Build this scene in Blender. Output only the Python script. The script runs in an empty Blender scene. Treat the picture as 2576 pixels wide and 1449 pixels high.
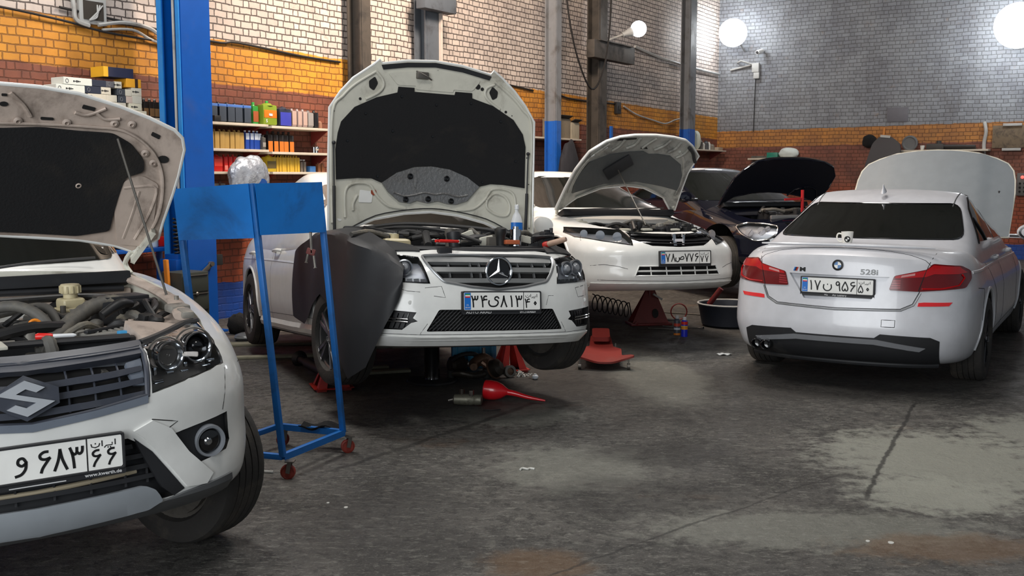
import bpy, bmesh, math, random
import numpy as np
from mathutils import Vector, Matrix
from mathutils.bvhtree import BVHTree
sc = bpy.context.scene; C = sc.collection
R = math.radians
random.seed(7)
# ------------------------------------------------------------------ camera, world, lights, exposure
cam = bpy.data.cameras.new('camera'); camo = bpy.data.objects.new('camera', cam); C.objects.link(camo)
cam.sensor_width = 36; cam.lens = 2600 / 2576 * 36; cam.clip_start = .05; cam.clip_end = 200
camo.location = (0, 0, 1.6); camo.rotation_euler = (R(90 - 6.092), 0, 0)
sc.camera = camo
sc.view_settings.view_transform = 'Standard'; sc.view_settings.look = 'None'
sc.view_settings.gamma = 1; sc.view_settings.use_curve_mapping = False
sc.view_settings.exposure = 0.0
w = bpy.data.worlds.new('daylight'); sc.world = w; w.use_nodes = True
w.node_tree.nodes['Background'].inputs[0].default_value = (.80, .90, 1.0, 1)
w.node_tree.nodes['Background'].inputs[1].default_value = .22

def S(*c):
    "sRGB 0..255 -> linear rgba"
    f = lambda v: (v / 255 / 12.92) if v <= 10 else ((v / 255 + .055) / 1.055) ** 2.4
    return tuple(f(v) for v in c) + (1,)

A_ = R(33.4); CO = Vector((4.68, 23.81, 0))
ROOM = Matrix(((math.cos(A_), -math.sin(A_), 0, CO.x), (-math.sin(A_), -math.cos(A_), 0, CO.y), (0, 0, 1, 0), (0, 0, 0, 1)))
# room frame: p = distance from the left wall, q = distance from the back wall (mirrored handedness is avoided by building in world)
def rw(p, q, z=0): return ROOM @ Vector((p, q, z))
RZ = math.atan2(-math.cos(A_), -math.sin(A_))   # heading of +q (left wall, towards the camera)

def light(name, kind, loc, energy, color, size=1, size_y=None, target=None, spot=None):
    l = bpy.data.lights.new(name, kind); o = bpy.data.objects.new(name, l); C.objects.link(o)
    l.energy = energy; l.color = color[:3]; o.location = loc
    if kind == 'AREA':
        l.size = size
        if size_y: l.shape = 'RECTANGLE'; l.size_y = size_y
    elif kind == 'SPOT':
        l.spot_size = spot; l.spot_blend = .5; l.shadow_soft_size = size
    else: l.shadow_soft_size = size
    if target is not None:
        o.rotation_euler = (Vector(target) - Vector(loc)).to_track_quat('-Z', 'Y').to_euler()
    return o
# daylight of the wide doorway behind the photographer
light('doorway_daylight', 'AREA', (-3.6, -3.0, 3.0), 600, (.95, .98, 1.0), 7, 4.4, (.2, 8, 0.6))
# warm roof lamp, then unseen fill lights added under the roof
light('roof_lamp_warm', 'AREA', rw(3.4, 13.0, 6.4), 640, (1.0, .82, .66), 1.0, 1.0, rw(0.0, 10.5, 3.6))
light('roof_fill_mid', 'AREA', rw(5.6, 13.5, 6.6), 170, (1.0, .96, .92), 1.6, 1.6, rw(5.6, 14.0, 0))
light('roof_fill_front', 'AREA', rw(7.0, 19.5, 6.4), 110, (1.0, .97, .93), 1.6, 1.6, rw(7.0, 18.5, 0))

light('roof_fill_left', 'AREA', rw(2.6, 17.8, 6.3), 200, (1.0, .97, .92), 1.4, 1.4, rw(3.0, 16.5, 0))  # added overhead to lighten the dark flank of the upright-bonnet saloon

# ------------------------------------------------------------------ materials
MATS = {}
class NT:
    def __init__(s, name):
        s.m = bpy.data.materials.new(name); s.m.use_nodes = True
        s.t = s.m.node_tree; s.b = s.t.nodes['Principled BSDF']; s.o = s.t.nodes['Material Output']
        s.co = s.t.nodes.new('ShaderNodeTexCoord').outputs['Object']
    def n(s, typ, **k):
        x = s.t.nodes.new(typ)
        for a, v in k.items(): setattr(x, a, v)
        return x
    def set(s, x, i, v):
        if v is None: return
        if isinstance(v, bpy.types.NodeSocket): s.t.links.new(v, x.inputs[i])
        else: x.inputs[i].default_value = v
    def math(s, op, a, b=None, c=None, clamp=False):
        x = s.n('ShaderNodeMath', operation=op, use_clamp=clamp)
        s.set(x, 0, a); s.set(x, 1, b); s.set(x, 2, c)
        return x.outputs[0]
    def noise(s, scale, detail=4, rough=.55, vec=None, dist=0, out='Fac'):
        x = s.n('ShaderNodeTexNoise'); s.set(x, 'Vector', vec or s.co); s.set(x, 'Scale', scale)
        s.set(x, 'Detail', detail); s.set(x, 'Roughness', rough); s.set(x, 'Distortion', dist)
        return x.outputs[out]
    def ramp(s, f, a, b, ca=(0, 0, 0, 1), cb=(1, 1, 1, 1)):
        x = s.n('ShaderNodeMapRange'); s.set(x, 0, f); s.set(x, 1, a); s.set(x, 2, b); x.interpolation_type = 'SMOOTHSTEP'
        return x.outputs[0]
    def mix(s, f, a, b, mode='MIX'):
        x = s.n('ShaderNodeMix', data_type='RGBA', blend_type=mode); s.set(x, 0, f); s.set(x, 6, a); s.set(x, 7, b)
        return x.outputs[2]
    def xyz(s, v=None):
        x = s.n('ShaderNodeSeparateXYZ'); s.set(x, 0, v or s.co); return x.outputs
    def bump(s, h, strength=.3, dist=.01):
        x = s.n('ShaderNodeBump'); s.set(x, 'Height', h); s.set(x, 'Strength', strength); s.set(x, 'Distance', dist)
        s.t.links.new(x.outputs[0], s.b.inputs['Normal']); return x
    def scale(s, v):
        x = s.n('ShaderNodeMapping'); s.set(x, 'Vector', s.co); x.inputs['Scale'].default_value = v; return x.outputs[0]
def mat(name, col, rough=.5, metal=0, coat=0, dirt=None, dirt_amt=0, dirt_scale=3, bump=0, bump_scale=40, emit=None, es=0, trans=0, ior=1.45, spec=None, drough=.8, dz=None):
    "procedural material: base colour broken by noise and dirt"
    if name in MATS: return MATS[name]
    k = NT(name); b = k.b
    nz = k.noise(9, 3)
    base = k.mix(k.ramp(nz, .3, .7), tuple(c * .93 for c in col[:3]) + (1,), col)
    if dirt:
        f = k.ramp(k.noise(dirt_scale, 8, .65, dist=.4), .62 - dirt_amt * .3, .75)
        f = k.math('MULTIPLY', f, min(1, dirt_amt * 1.6))
        base = k.mix(f, base, dirt)
        k.set(b, 'Roughness', k.math('ADD', k.math('MULTIPLY', f, drough - rough), rough))
    else: b.inputs['Roughness'].default_value = rough
    k.set(b, 'Base Color', base); b.inputs['Metallic'].default_value = metal
    if coat: b.inputs['Coat Weight'].default_value = coat; b.inputs['Coat Roughness'].default_value = .05
    if spec is not None: b.inputs['Specular IOR Level'].default_value = spec
    if trans: b.inputs['Transmission Weight'].default_value = trans; b.inputs['IOR'].default_value = ior
    if bump: k.bump(k.noise(bump_scale, 5), bump, .01)
    if emit: b.inputs['Emission Color'].default_value = emit; b.inputs['Emission Strength'].default_value = es
    MATS[name] = k.m; return k.m

# ------------------------------------------------------------------ mesh helpers
def finish(name, bm, m, parent=None, smooth=35, loc=None, rot=None):
    bmesh.ops.remove_doubles(bm, verts=bm.verts, dist=1e-5)
    bmesh.ops.recalc_face_normals(bm, faces=bm.faces)
    me = bpy.data.meshes.new(name); bm.to_mesh(me); bm.free()
    for x in (m if isinstance(m, (list, tuple)) else [m]): me.materials.append(x)
    if smooth:
        me.polygons.foreach_set('use_smooth', [True] * len(me.polygons)); me.set_sharp_from_angle(angle=R(smooth))
    o = bpy.data.objects.new(name, me); C.objects.link(o)
    if parent is not None: o.parent = parent
    if loc is not None: o.location = loc
    if rot is not None: o.rotation_euler = rot
    return o
def empty(name, loc=(0, 0, 0), rot=(0, 0, 0), parent=None):
    o = bpy.data.objects.new(name, None); C.objects.link(o); o.location = loc; o.rotation_euler = rot
    o.empty_display_size = .1; o.parent = parent; return o
def tag(o, label=None, cat=None, group=None, kind=None):
    if label: o['label'] = label
    if cat: o['category'] = cat
    if group: o['group'] = group
    if kind: o['kind'] = kind
    return o
def copy_tree(o, parent=None, loc=None, rotz=None):
    c = o.copy(); C.objects.link(c)
    if parent is not None: c.parent = parent
    for ch in list(o.children): copy_tree(ch, c)
    if loc is not None: c.location = loc
    if rotz is not None: c.rotation_euler.z = rotz
    return c
def NB(): return bmesh.new()
def box(bm, size, loc=(0, 0, 0), rot=(0, 0, 0), bevel=0, seg=2, mi=0, taper=None):
    r = bmesh.ops.create_cube(bm, size=1); vs = r['verts']
    for v in vs:
        if taper and v.co.z > 0: v.co.x *= taper; v.co.y *= taper
        v.co = Vector((v.co.x * size[0], v.co.y * size[1], v.co.z * size[2]))
    M = Matrix.Translation(loc) @ (rot if isinstance(rot, Matrix) else Matrix(((1,0,0,0),(0,1,0,0),(0,0,1,0),(0,0,0,1))) @ __import__('mathutils').Euler(rot).to_matrix().to_4x4())
    for v in vs: v.co = M @ v.co
    fs = set(f for v in vs for f in v.link_faces)
    for f in fs: f.material_index = mi
    if bevel:
        es = list({e for v in vs for e in v.link_edges})
        bmesh.ops.bevel(bm, geom=es, offset=bevel, segments=seg, profile=.6, affect='EDGES')
    return vs
def frame_from(d, up=(0, 0, 1)):
    d = Vector(d).normalized(); up = Vector(up)
    if abs(d.dot(up)) > .98: up = Vector((1, 0, 0))
    x = up.cross(d).normalized(); y = d.cross(x); return x, y, d
def smooth_path(pts, n=6, closed=False):
    P = [Vector(p) for p in pts]; out = []
    if len(P) < 3 or n <= 1: return P
    m = len(P)
    for i in range(m if closed else m - 1):
        if closed: p0, p1, p2, p3 = P[i - 1], P[i], P[(i + 1) % m], P[(i + 2) % m]
        else: p0, p1, p2, p3 = P[max(i - 1, 0)], P[i], P[i + 1], P[min(i + 2, m - 1)]
        for k in range(n):
            t = k / n
            out.append(.5 * ((2 * p1) + (-p0 + p2) * t + (2 * p0 - 5 * p1 + 4 * p2 - p3) * t * t + (-p0 + 3 * p1 - 3 * p2 + p3) * t ** 3))
    if not closed: out.append(P[-1])
    return out
def tube(bm, pts, r, seg=8, n=5, closed=False, corr=0, mi=0, flat=None):
    "tube through points; r a number or a list per control point; corr = corrugation depth"
    P = smooth_path(pts, n, closed); m = len(P)
    if isinstance(r, (list, tuple)):
        rr = [float(np.interp(i / max(1, m - 1) * (len(r) - 1), range(len(r)), r)) for i in range(m)]
    else: rr = [r] * m
    rings = []; px = None
    for i, p in enumerate(P):
        d = (P[(i + 1) % m] - P[i - 1]) if closed else (P[min(i + 1, m - 1)] - P[max(i - 1, 0)])
        if d.length < 1e-9: d = Vector((0, 0, 1))
        d.normalize()
        if px is None: x, y, _ = frame_from(d)
        else:
            x = (px - d * px.dot(d)); x = x.normalized() if x.length > 1e-6 else frame_from(d)[0]; y = d.cross(x)
        px = x; q = rr[i] + (corr if i % 2 else 0)
        rings.append([bm.verts.new(p + x * math.cos(a) * q + y * math.sin(a) * q * (flat or 1)) for a in [2 * math.pi * k / seg for k in range(seg)]])
    for i in range(m if closed else m - 1):
        A, B = rings[i], rings[(i + 1) % m]
        for k in range(seg):
            f = bm.faces.new((A[k], A[(k + 1) % seg], B[(k + 1) % seg], B[k])); f.material_index = mi
    if not closed:
        for rg in (rings[0], rings[-1]):
            try: bm.faces.new(rg).material_index = mi
            except ValueError: pass
def lathe(bm, prof, loc=(0, 0, 0), axis=(0, 0, 1), seg=24, mi=0, cap=True, scale=(1, 1)):
    x, y, d = frame_from(axis); loc = Vector(loc); rings = []
    for r, h in prof:
        if r < 1e-6: rings.append([bm.verts.new(loc + d * h)])
        else: rings.append([bm.verts.new(loc + d * h + x * r * scale[0] * math.cos(2 * math.pi * k / seg) + y * r * scale[1] * math.sin(2 * math.pi * k / seg)) for k in range(seg)])
    for A, B in zip(rings, rings[1:]):
        for k in range(seg):
            if len(A) == 1 and len(B) == 1: continue
            if len(A) == 1: f = (A[0], B[k], B[(k + 1) % seg])
            elif len(B) == 1: f = (A[k], A[(k + 1) % seg], B[0])
            else: f = (A[k], A[(k + 1) % seg], B[(k + 1) % seg], B[k])
            bm.faces.new(f).material_index = mi
    if cap:
        for rg in (rings[0], rings[-1]):
            if len(rg) > 2: bm.faces.new(rg).material_index = mi
def cyl(bm, a, b, r, seg=16, r2=None, mi=0):
    a, b = Vector(a), Vector(b); lathe(bm, [(r, 0), (r if r2 is None else r2, (b - a).length)], a, b - a, seg, mi)
def bar(bm, a, b, w, h, up=(0, 0, 1), mi=0, bevel=0):
    a, b = Vector(a), Vector(b); x, y, d = frame_from(b - a, up); L = (b - a).length
    M = Matrix((x, y, d)).transposed().to_4x4(); M.translation = (a + b) / 2
    return box(bm, (w, h, L), (0, 0, 0), M, bevel, 1, mi) if False else _bar(bm, M, (w, h, L), mi, bevel)
def _bar(bm, M, size, mi, bevel):
    vs = bmesh.ops.create_cube(bm, size=1)['verts']
    for v in vs: v.co = M @ Vector((v.co.x * size[0], v.co.y * size[1], v.co.z * size[2]))
    for f in {f for v in vs for f in v.link_faces}: f.material_index = mi
    if bevel: bmesh.ops.bevel(bm, geom=list({e for v in vs for e in v.link_edges}), offset=bevel, segments=2, profile=.6, affect='EDGES')
    return vs
def rounded(poly, rad, n=4):
    "round the corners of a 2D polygon"
    out = []; m = len(poly)
    for i in range(m):
        a, b, c = Vector(poly[i - 1]), Vector(poly[i]), Vector(poly[(i + 1) % m])
        r = rad[i] if isinstance(rad, (list, tuple)) else rad
        r = min(r, (a - b).length * .45, (c - b).length * .45)
        if r < 1e-5: out.append(tuple(b)); continue
        p, q = b + (a - b).normalized() * r, b + (c - b).normalized() * r
        for k in range(n + 1):
            t = k / n; out.append(tuple(p * (1 - t) ** 2 + b * 2 * t * (1 - t) + q * t * t))
    return out
def patch(bm, poly, mapf, off=.003, thick=.004, res=.05, mi=0, mi2=None):
    "closed shell over a surface: polygon in (u,v) -> surface point and normal"
    t = bmesh.new(); f = t.faces.new([t.verts.new((u, v, 0)) for u, v in poly]); t.normal_update()
    us = [p[0] for p in poly]; vs = [p[1] for p in poly]
    for ax, lo, hi in ((0, min(us), max(us)), (1, min(vs), max(vs))):
        k = math.ceil(lo / res)
        while k * res < hi - 1e-6:
            no = (1, 0, 0) if ax == 0 else (0, 1, 0); co = (k * res, 0, 0) if ax == 0 else (0, k * res, 0)
            bmesh.ops.bisect_plane(t, geom=t.verts[:] + t.edges[:] + t.faces[:], dist=1e-6, plane_co=co, plane_no=no); k += 1
    bmesh.ops.remove_doubles(t, verts=t.verts, dist=1e-6)
    t.verts.index_update(); top = []; bot = []
    for v in t.verts:
        P, N = mapf(v.co.x, v.co.y)
        top.append(bm.verts.new(P + N * off)); bot.append(bm.verts.new(P + N * (off - thick)))
    for f in t.faces:
        ids = [v.index for v in f.verts]
        try:
            bm.faces.new([top[i] for i in ids]).material_index = mi
            bm.faces.new([bot[i] for i in reversed(ids)]).material_index = mi if mi2 is None else mi2
        except ValueError: pass
    for e in t.edges:
        if len(e.link_faces) == 1:
            a, b = e.verts[0].index, e.verts[1].index
            try: bm.faces.new([top[a], top[b], bot[b], bot[a]]).material_index = mi if mi2 is None else mi2
            except ValueError: pass
    t.free()
def mirror(poly): return [(-a, b) for a, b in reversed(poly)]
def flat_map(o, u, v):
    o, u, v = Vector(o), Vector(u), Vector(v); n = u.cross(v).normalized()
    return lambda a, b: (o + u * a + v * b, n)
def text_mesh(bm, s, size, mapf, at, depth=.002, bold=0, sx=1, mi=0, align='CENTER', off=0.0, fit=None):
    "lettering as thin relief on a surface"
    cu = bpy.data.curves.new('t', 'FONT'); cu.body = s; cu.size = size; cu.offset = bold; cu.align_x = align; cu.resolution_u = 4
    o = bpy.data.objects.new('t', cu); C.objects.link(o); dg = bpy.context.evaluated_depsgraph_get()
    me = bpy.data.meshes.new_from_object(o.evaluated_get(dg)); bpy.data.objects.remove(o); bpy.data.curves.remove(cu)
    t = bmesh.new(); t.from_mesh(me); bpy.data.meshes.remove(me)
    bmesh.ops.remove_doubles(t, verts=t.verts, dist=1e-6)
    bmesh.ops.triangulate(t, faces=t.faces)
    if fit:   # scale the glyph to (width, height) and centre its box on `at`
        xs = [v.co.x for v in t.verts]; ys = [v.co.y for v in t.verts]; w_, h_ = max(xs) - min(xs), max(ys) - min(ys); k = min(fit[0] / w_, fit[1] / h_); ky = k
        if len(fit) > 2: k, ky = fit[0] / w_, fit[1] / h_
        for v in t.verts: v.co.x = (v.co.x - (max(xs) + min(xs)) / 2) * k; v.co.y = (v.co.y - (max(ys) + min(ys)) / 2) * ky
    t.verts.index_update(); top = []; bot = []
    for v in t.verts:
        P, N = mapf(at[0] + v.co.x * sx, at[1] + v.co.y)
        top.append(bm.verts.new(P + N * (off + depth))); bot.append(bm.verts.new(P + N * off))
    for f in t.faces:
        ids = [v.index for v in f.verts]; bm.faces.new([top[i] for i in ids]).material_index = mi
    for e in t.edges:
        if len(e.link_faces) == 1:
            a, b = e.verts[0].index, e.verts[1].index; bm.faces.new([top[a], top[b], bot[b], bot[a]]).material_index = mi
    t.free()
def pchip(xs, ys):
    xs = np.array(xs, float); ys = np.array(ys, float); h = np.diff(xs); d = np.diff(ys) / h; m = np.zeros_like(ys)
    for i in range(1, len(xs) - 1):
        if d[i - 1] * d[i] > 0: w1 = 2 * h[i] + h[i - 1]; w2 = h[i] + 2 * h[i - 1]; m[i] = (w1 + w2) / (w1 / d[i - 1] + w2 / d[i])
    m[0] = d[0]; m[-1] = d[-1]
    def f(x):
        x = np.clip(np.asarray(x, float), xs[0], xs[-1]); i = np.clip(np.searchsorted(xs, x) - 1, 0, len(xs) - 2)
        t = (x - xs[i]) / h[i]; t2 = t * t; t3 = t2 * t
        return (2*t3-3*t2+1)*ys[i] + (t3-2*t2+t)*h[i]*m[i] + (-2*t3+3*t2)*ys[i+1] + (t3-t2)*h[i]*m[i+1]
    return f
def cubegrid(n, p, p2=None):
    "superellipsoid-rounded cube grid; returns arrays a,b,c and quads"
    idx = {}; V = []; F = []
    def vid(i, j, k):
        t = (i, j, k)
        if t not in idx: idx[t] = len(V); V.append((2 * i / n[0] - 1, 2 * j / n[1] - 1, 2 * k / n[2] - 1))
        return idx[t]
    for i in range(n[0]):
        for j in range(n[1]):
            for k in (0, n[2]): q = [vid(i, j, k), vid(i + 1, j, k), vid(i + 1, j + 1, k), vid(i, j + 1, k)]; F.append(q if k else q[::-1])
        for k in range(n[2]):
            for j in (0, n[1]): q = [vid(i, j, k), vid(i, j, k + 1), vid(i + 1, j, k + 1), vid(i + 1, j, k)]; F.append(q if j else q[::-1])
    for j in range(n[1]):
        for k in range(n[2]):
            for i in (0, n[0]): q = [vid(i, j, k), vid(i, j + 1, k), vid(i, j + 1, k + 1), vid(i, j, k + 1)]; F.append(q if i else q[::-1])
    V = np.array(V); V = V * (1.3 - .3 * V * V); p2 = p2 or p * 2
    s = (np.abs(V[:, 0]) ** p + np.abs(V[:, 1]) ** p) ** (1 / p); s = (s ** p2 + np.abs(V[:, 2]) ** p2) ** (1 / p2); return V / s[:, None], F
class Hull:
    "smooth closed car shell with surface lookup"
    def __init__(s, n, p, XR, XF, xr, xf, W, T, B):
        q, F = cubegrid(n, p); a, b, c = q.T; c01 = (c + 1) / 2; a01 = (a + 1) / 2
        xn = XR + (XF - XR) * a01
        z = B(xn) + (T(xn, b) - B(xn)) * c01
        y = b * W(xn, c01)
        x = xr(c01, b) + (xf(c01, b) - xr(c01, b)) * a01
        s.V = np.stack([x, y, z], 1); s.F = F; s.build()
    def build(s):
        bm = bmesh.new(); vs = [bm.verts.new(v) for v in s.V]
        for f in s.F: bm.faces.new([vs[i] for i in f])
        bmesh.ops.recalc_face_normals(bm, faces=bm.faces); bm.normal_update(); bm.verts.ensure_lookup_table(); bm.faces.ensure_lookup_table()
        s.N = [v.normal.copy() for v in bm.verts]; s.bvh = BVHTree.FromBMesh(bm); s.fv = [[v.index for v in f.verts] for f in bm.faces]; s.P = [v.co.copy() for v in bm.verts]
        s.bm = bm
    def nrm(s, co, fi):
        w = Vector(); 
        for i in s.fv[fi]: w += s.N[i] / ((s.P[i] - co).length + 1e-4)
        return w.normalized()
    def cast(s, o, d):
        co, n, fi, _ = s.bvh.ray_cast(Vector(o), Vector(d))
        if co is None: co, n, fi, _ = s.bvh.find_nearest(Vector(o) + Vector(d) * 3)
        return co, s.nrm(co, fi)
    def front(s, sgn=1):   # (y,z)
        return lambda y, z: s.cast((5 * sgn, y, z), (-sgn, 0, 0))
    def side(s, sgn=1):    # (x,z)
        return lambda x, z: s.cast((x, 3 * sgn, z), (0, -sgn, 0))
    def top(s):            # (x,y)
        return lambda x, y: s.cast((x, y, 4), (0, 0, -1))
    def obj(s, name, m, parent):
        return finish(name, s.bm.copy(), m, parent, 40)
def carve(o, cutters):
    "boolean-difference bmesh cutters (material index kept) out of an object"
    for cb in cutters:
        bmesh.ops.recalc_face_normals(cb, faces=cb.faces)
        me = bpy.data.meshes.new('cut'); cb.to_mesh(me); cb.free()
        for m in o.data.materials: me.materials.append(m)
        c = bpy.data.objects.new('cut', me); C.objects.link(c); c.parent = o.parent
        md = o.modifiers.new('b', 'BOOLEAN'); md.operation = 'DIFFERENCE'; md.solver = 'EXACT'; md.object = c
        bpy.context.view_layer.update()
        dg = bpy.context.evaluated_depsgraph_get(); new = bpy.data.meshes.new_from_object(o.evaluated_get(dg))
        o.modifiers.clear(); old = o.data; o.data = new; bpy.data.meshes.remove(old); bpy.data.objects.remove(c); bpy.data.meshes.remove(me)
    me = o.data; me.polygons.foreach_set('use_smooth', [True] * len(me.polygons)); me.set_sharp_from_angle(angle=R(32))
def surf_path(pts, mapf, step=.03, off=.0, closed=False):
    out = []; P = list(pts) + ([pts[0]] if closed else [])
    for a, b in zip(P, P[1:]):
        n = max(1, int(math.hypot(b[0] - a[0], b[1] - a[1]) / step))
        for k in range(n): t = k / n; p, N = mapf(a[0] + (b[0] - a[0]) * t, a[1] + (b[1] - a[1]) * t); out.append(p + N * off)
    if not closed: p, N = mapf(*P[-1]); out.append(p + N * off)
    return out
def seam(bm, pts, mapf, r=.003, off=-.001, closed=False, step=.03, mi=0, seg=6):
    tube(bm, surf_path(pts, mapf, step, off, closed), r, seg, 1, closed, mi=mi)
# ------------------------------------------------------------------ room shell, local frame: x = q (along the left wall towards the camera), y = p (away from the left wall)
def room_empty(name, q=0, p=0, z=0, rz=0): return empty(name, rw(p, q, z), (0, 0, RZ + rz))
def place(o, q, p, z, rz=0): o.location = rw(p, q, z); o.rotation_euler = (0, 0, RZ + rz); return o
def brick_mat(name, axis, hi, mid, slope, tone, mamt=.88, og=(S(222, 152, 52), S(196, 128, 42))):
    k = NT(name); X = k.xyz(); u = X[axis]; z = X[2]
    ch, st, hd = .0785, .175, .085; P = st + hd
    wob = k.math('MULTIPLY', k.math('SUBTRACT', k.noise(7, 2), .5), .022)
    zz = k.math('ADD', k.math('ADD', z, wob), k.math('MULTIPLY', k.math('SUBTRACT', k.noise(.7, 2), .5), .05))
    row = k.math('FLOOR', k.math('DIVIDE', zz, ch)); fz = k.math('SUBTRACT', zz, k.math('MULTIPLY', row, ch))
    par = k.math('MODULO', k.math('ADD', row, 400), 2.0)
    wn = k.n('ShaderNodeTexWhiteNoise', noise_dimensions='1D'); k.set(wn, 'W', row)
    uu = k.math('ADD', k.math('ADD', u, 50.0), k.math('ADD', k.math('MULTIPLY', par, P / 2), k.math('MULTIPLY', wn.outputs[0], .035)))
    uu = k.math('ADD', uu, k.math('MULTIPLY', k.math('SUBTRACT', k.noise(11, 2), .5), .02))
    cell = k.math('FLOOR', k.math('DIVIDE', uu, P)); t = k.math('SUBTRACT', uu, k.math('MULTIPLY', cell, P))
    d1 = k.math('ABSOLUTE', k.math('SUBTRACT', t, st)); d2 = k.math('MINIMUM', t, k.math('SUBTRACT', P, t))
    dx = k.math('MINIMUM', d1, d2); dz = k.math('MINIMUM', fz, k.math('SUBTRACT', ch, fz))
    d = k.math('MINIMUM', dx, dz); d = k.math('ADD', d, k.math('MULTIPLY', k.math('SUBTRACT', k.noise(30, 4, .7), .5), .012))
    brick = k.ramp(d, .0045, .0095)
    isH = k.math('GREATER_THAN', t, st)
    w2 = k.n('ShaderNodeTexWhiteNoise', noise_dimensions='3D'); cv = k.n('ShaderNodeCombineXYZ')
    k.set(cv, 0, cell); k.set(cv, 1, row); k.set(cv, 2, isH); k.set(w2, 'Vector', cv.outputs[0]); rnd = w2.outputs[0]
    # paint bands
    edge = k.math('MULTIPLY', k.math('SUBTRACT', k.noise(5, 4), .5), .06)
    zb = k.math('ADD', z, k.math('SUBTRACT', edge, k.math('MULTIPLY', u, slope)))
    grey = k.mix(k.ramp(k.noise(1.3, 6, .7), .35, .7), tone[0], tone[1])
    grey = k.mix(k.ramp(k.noise(3.5, 6, .75), .58, .75), grey, S(140, 128, 120))
    orange = k.mix(k.ramp(k.noise(2.1, 5), .3, .7), og[0], og[1])
    brown = k.mix(k.ramp(k.noise(2.6, 5), .3, .7), S(140, 82, 62), S(108, 62, 50))
    red = k.mix(k.ramp(k.noise(2.6, 5), .3, .7), S(164, 78, 46), S(140, 64, 40))
    blue = S(10, 70, 160)
    f_h = k.ramp(zb, hi - .006, hi + .006); f_m = k.ramp(zb, mid - .012, mid + .012); f_r = k.ramp(zb, 1.2, 1.55); f_b = k.ramp(zb, .235, .245)
    col = k.mix(f_b, blue, red); col = k.mix(f_r, col, brown); col = k.mix(f_m, col, orange); col = k.mix(f_h, col, grey)
    col = k.mix(k.math('MULTIPLY', k.math('SUBTRACT', rnd, .0), .22), col, S(60, 50, 48))
    mort = k.mix(f_h, k.mix(.62, col, S(66, 34, 18)), k.mix(mamt, col, S(44, 34, 32)))
    fb = k.math('MAXIMUM', brick, k.math('SUBTRACT', 1.0, f_b)); 
    col = k.mix(fb, mort, col)
    soot = k.ramp(k.noise(.9, 7, .7, dist=.5), .50, .78)
    col = k.mix(k.math('MULTIPLY', soot, .45), col, S(70, 58, 52))
    k.set(k.b, 'Base Color', col); k.b.inputs['Roughness'].default_value = .62
    h = k.math('ADD', k.math('MULTIPLY', brick, .8), k.math('MULTIPLY', k.noise(60, 5, .7), .25))
    k.bump(h, .55, .012)
    return k.m
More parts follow.
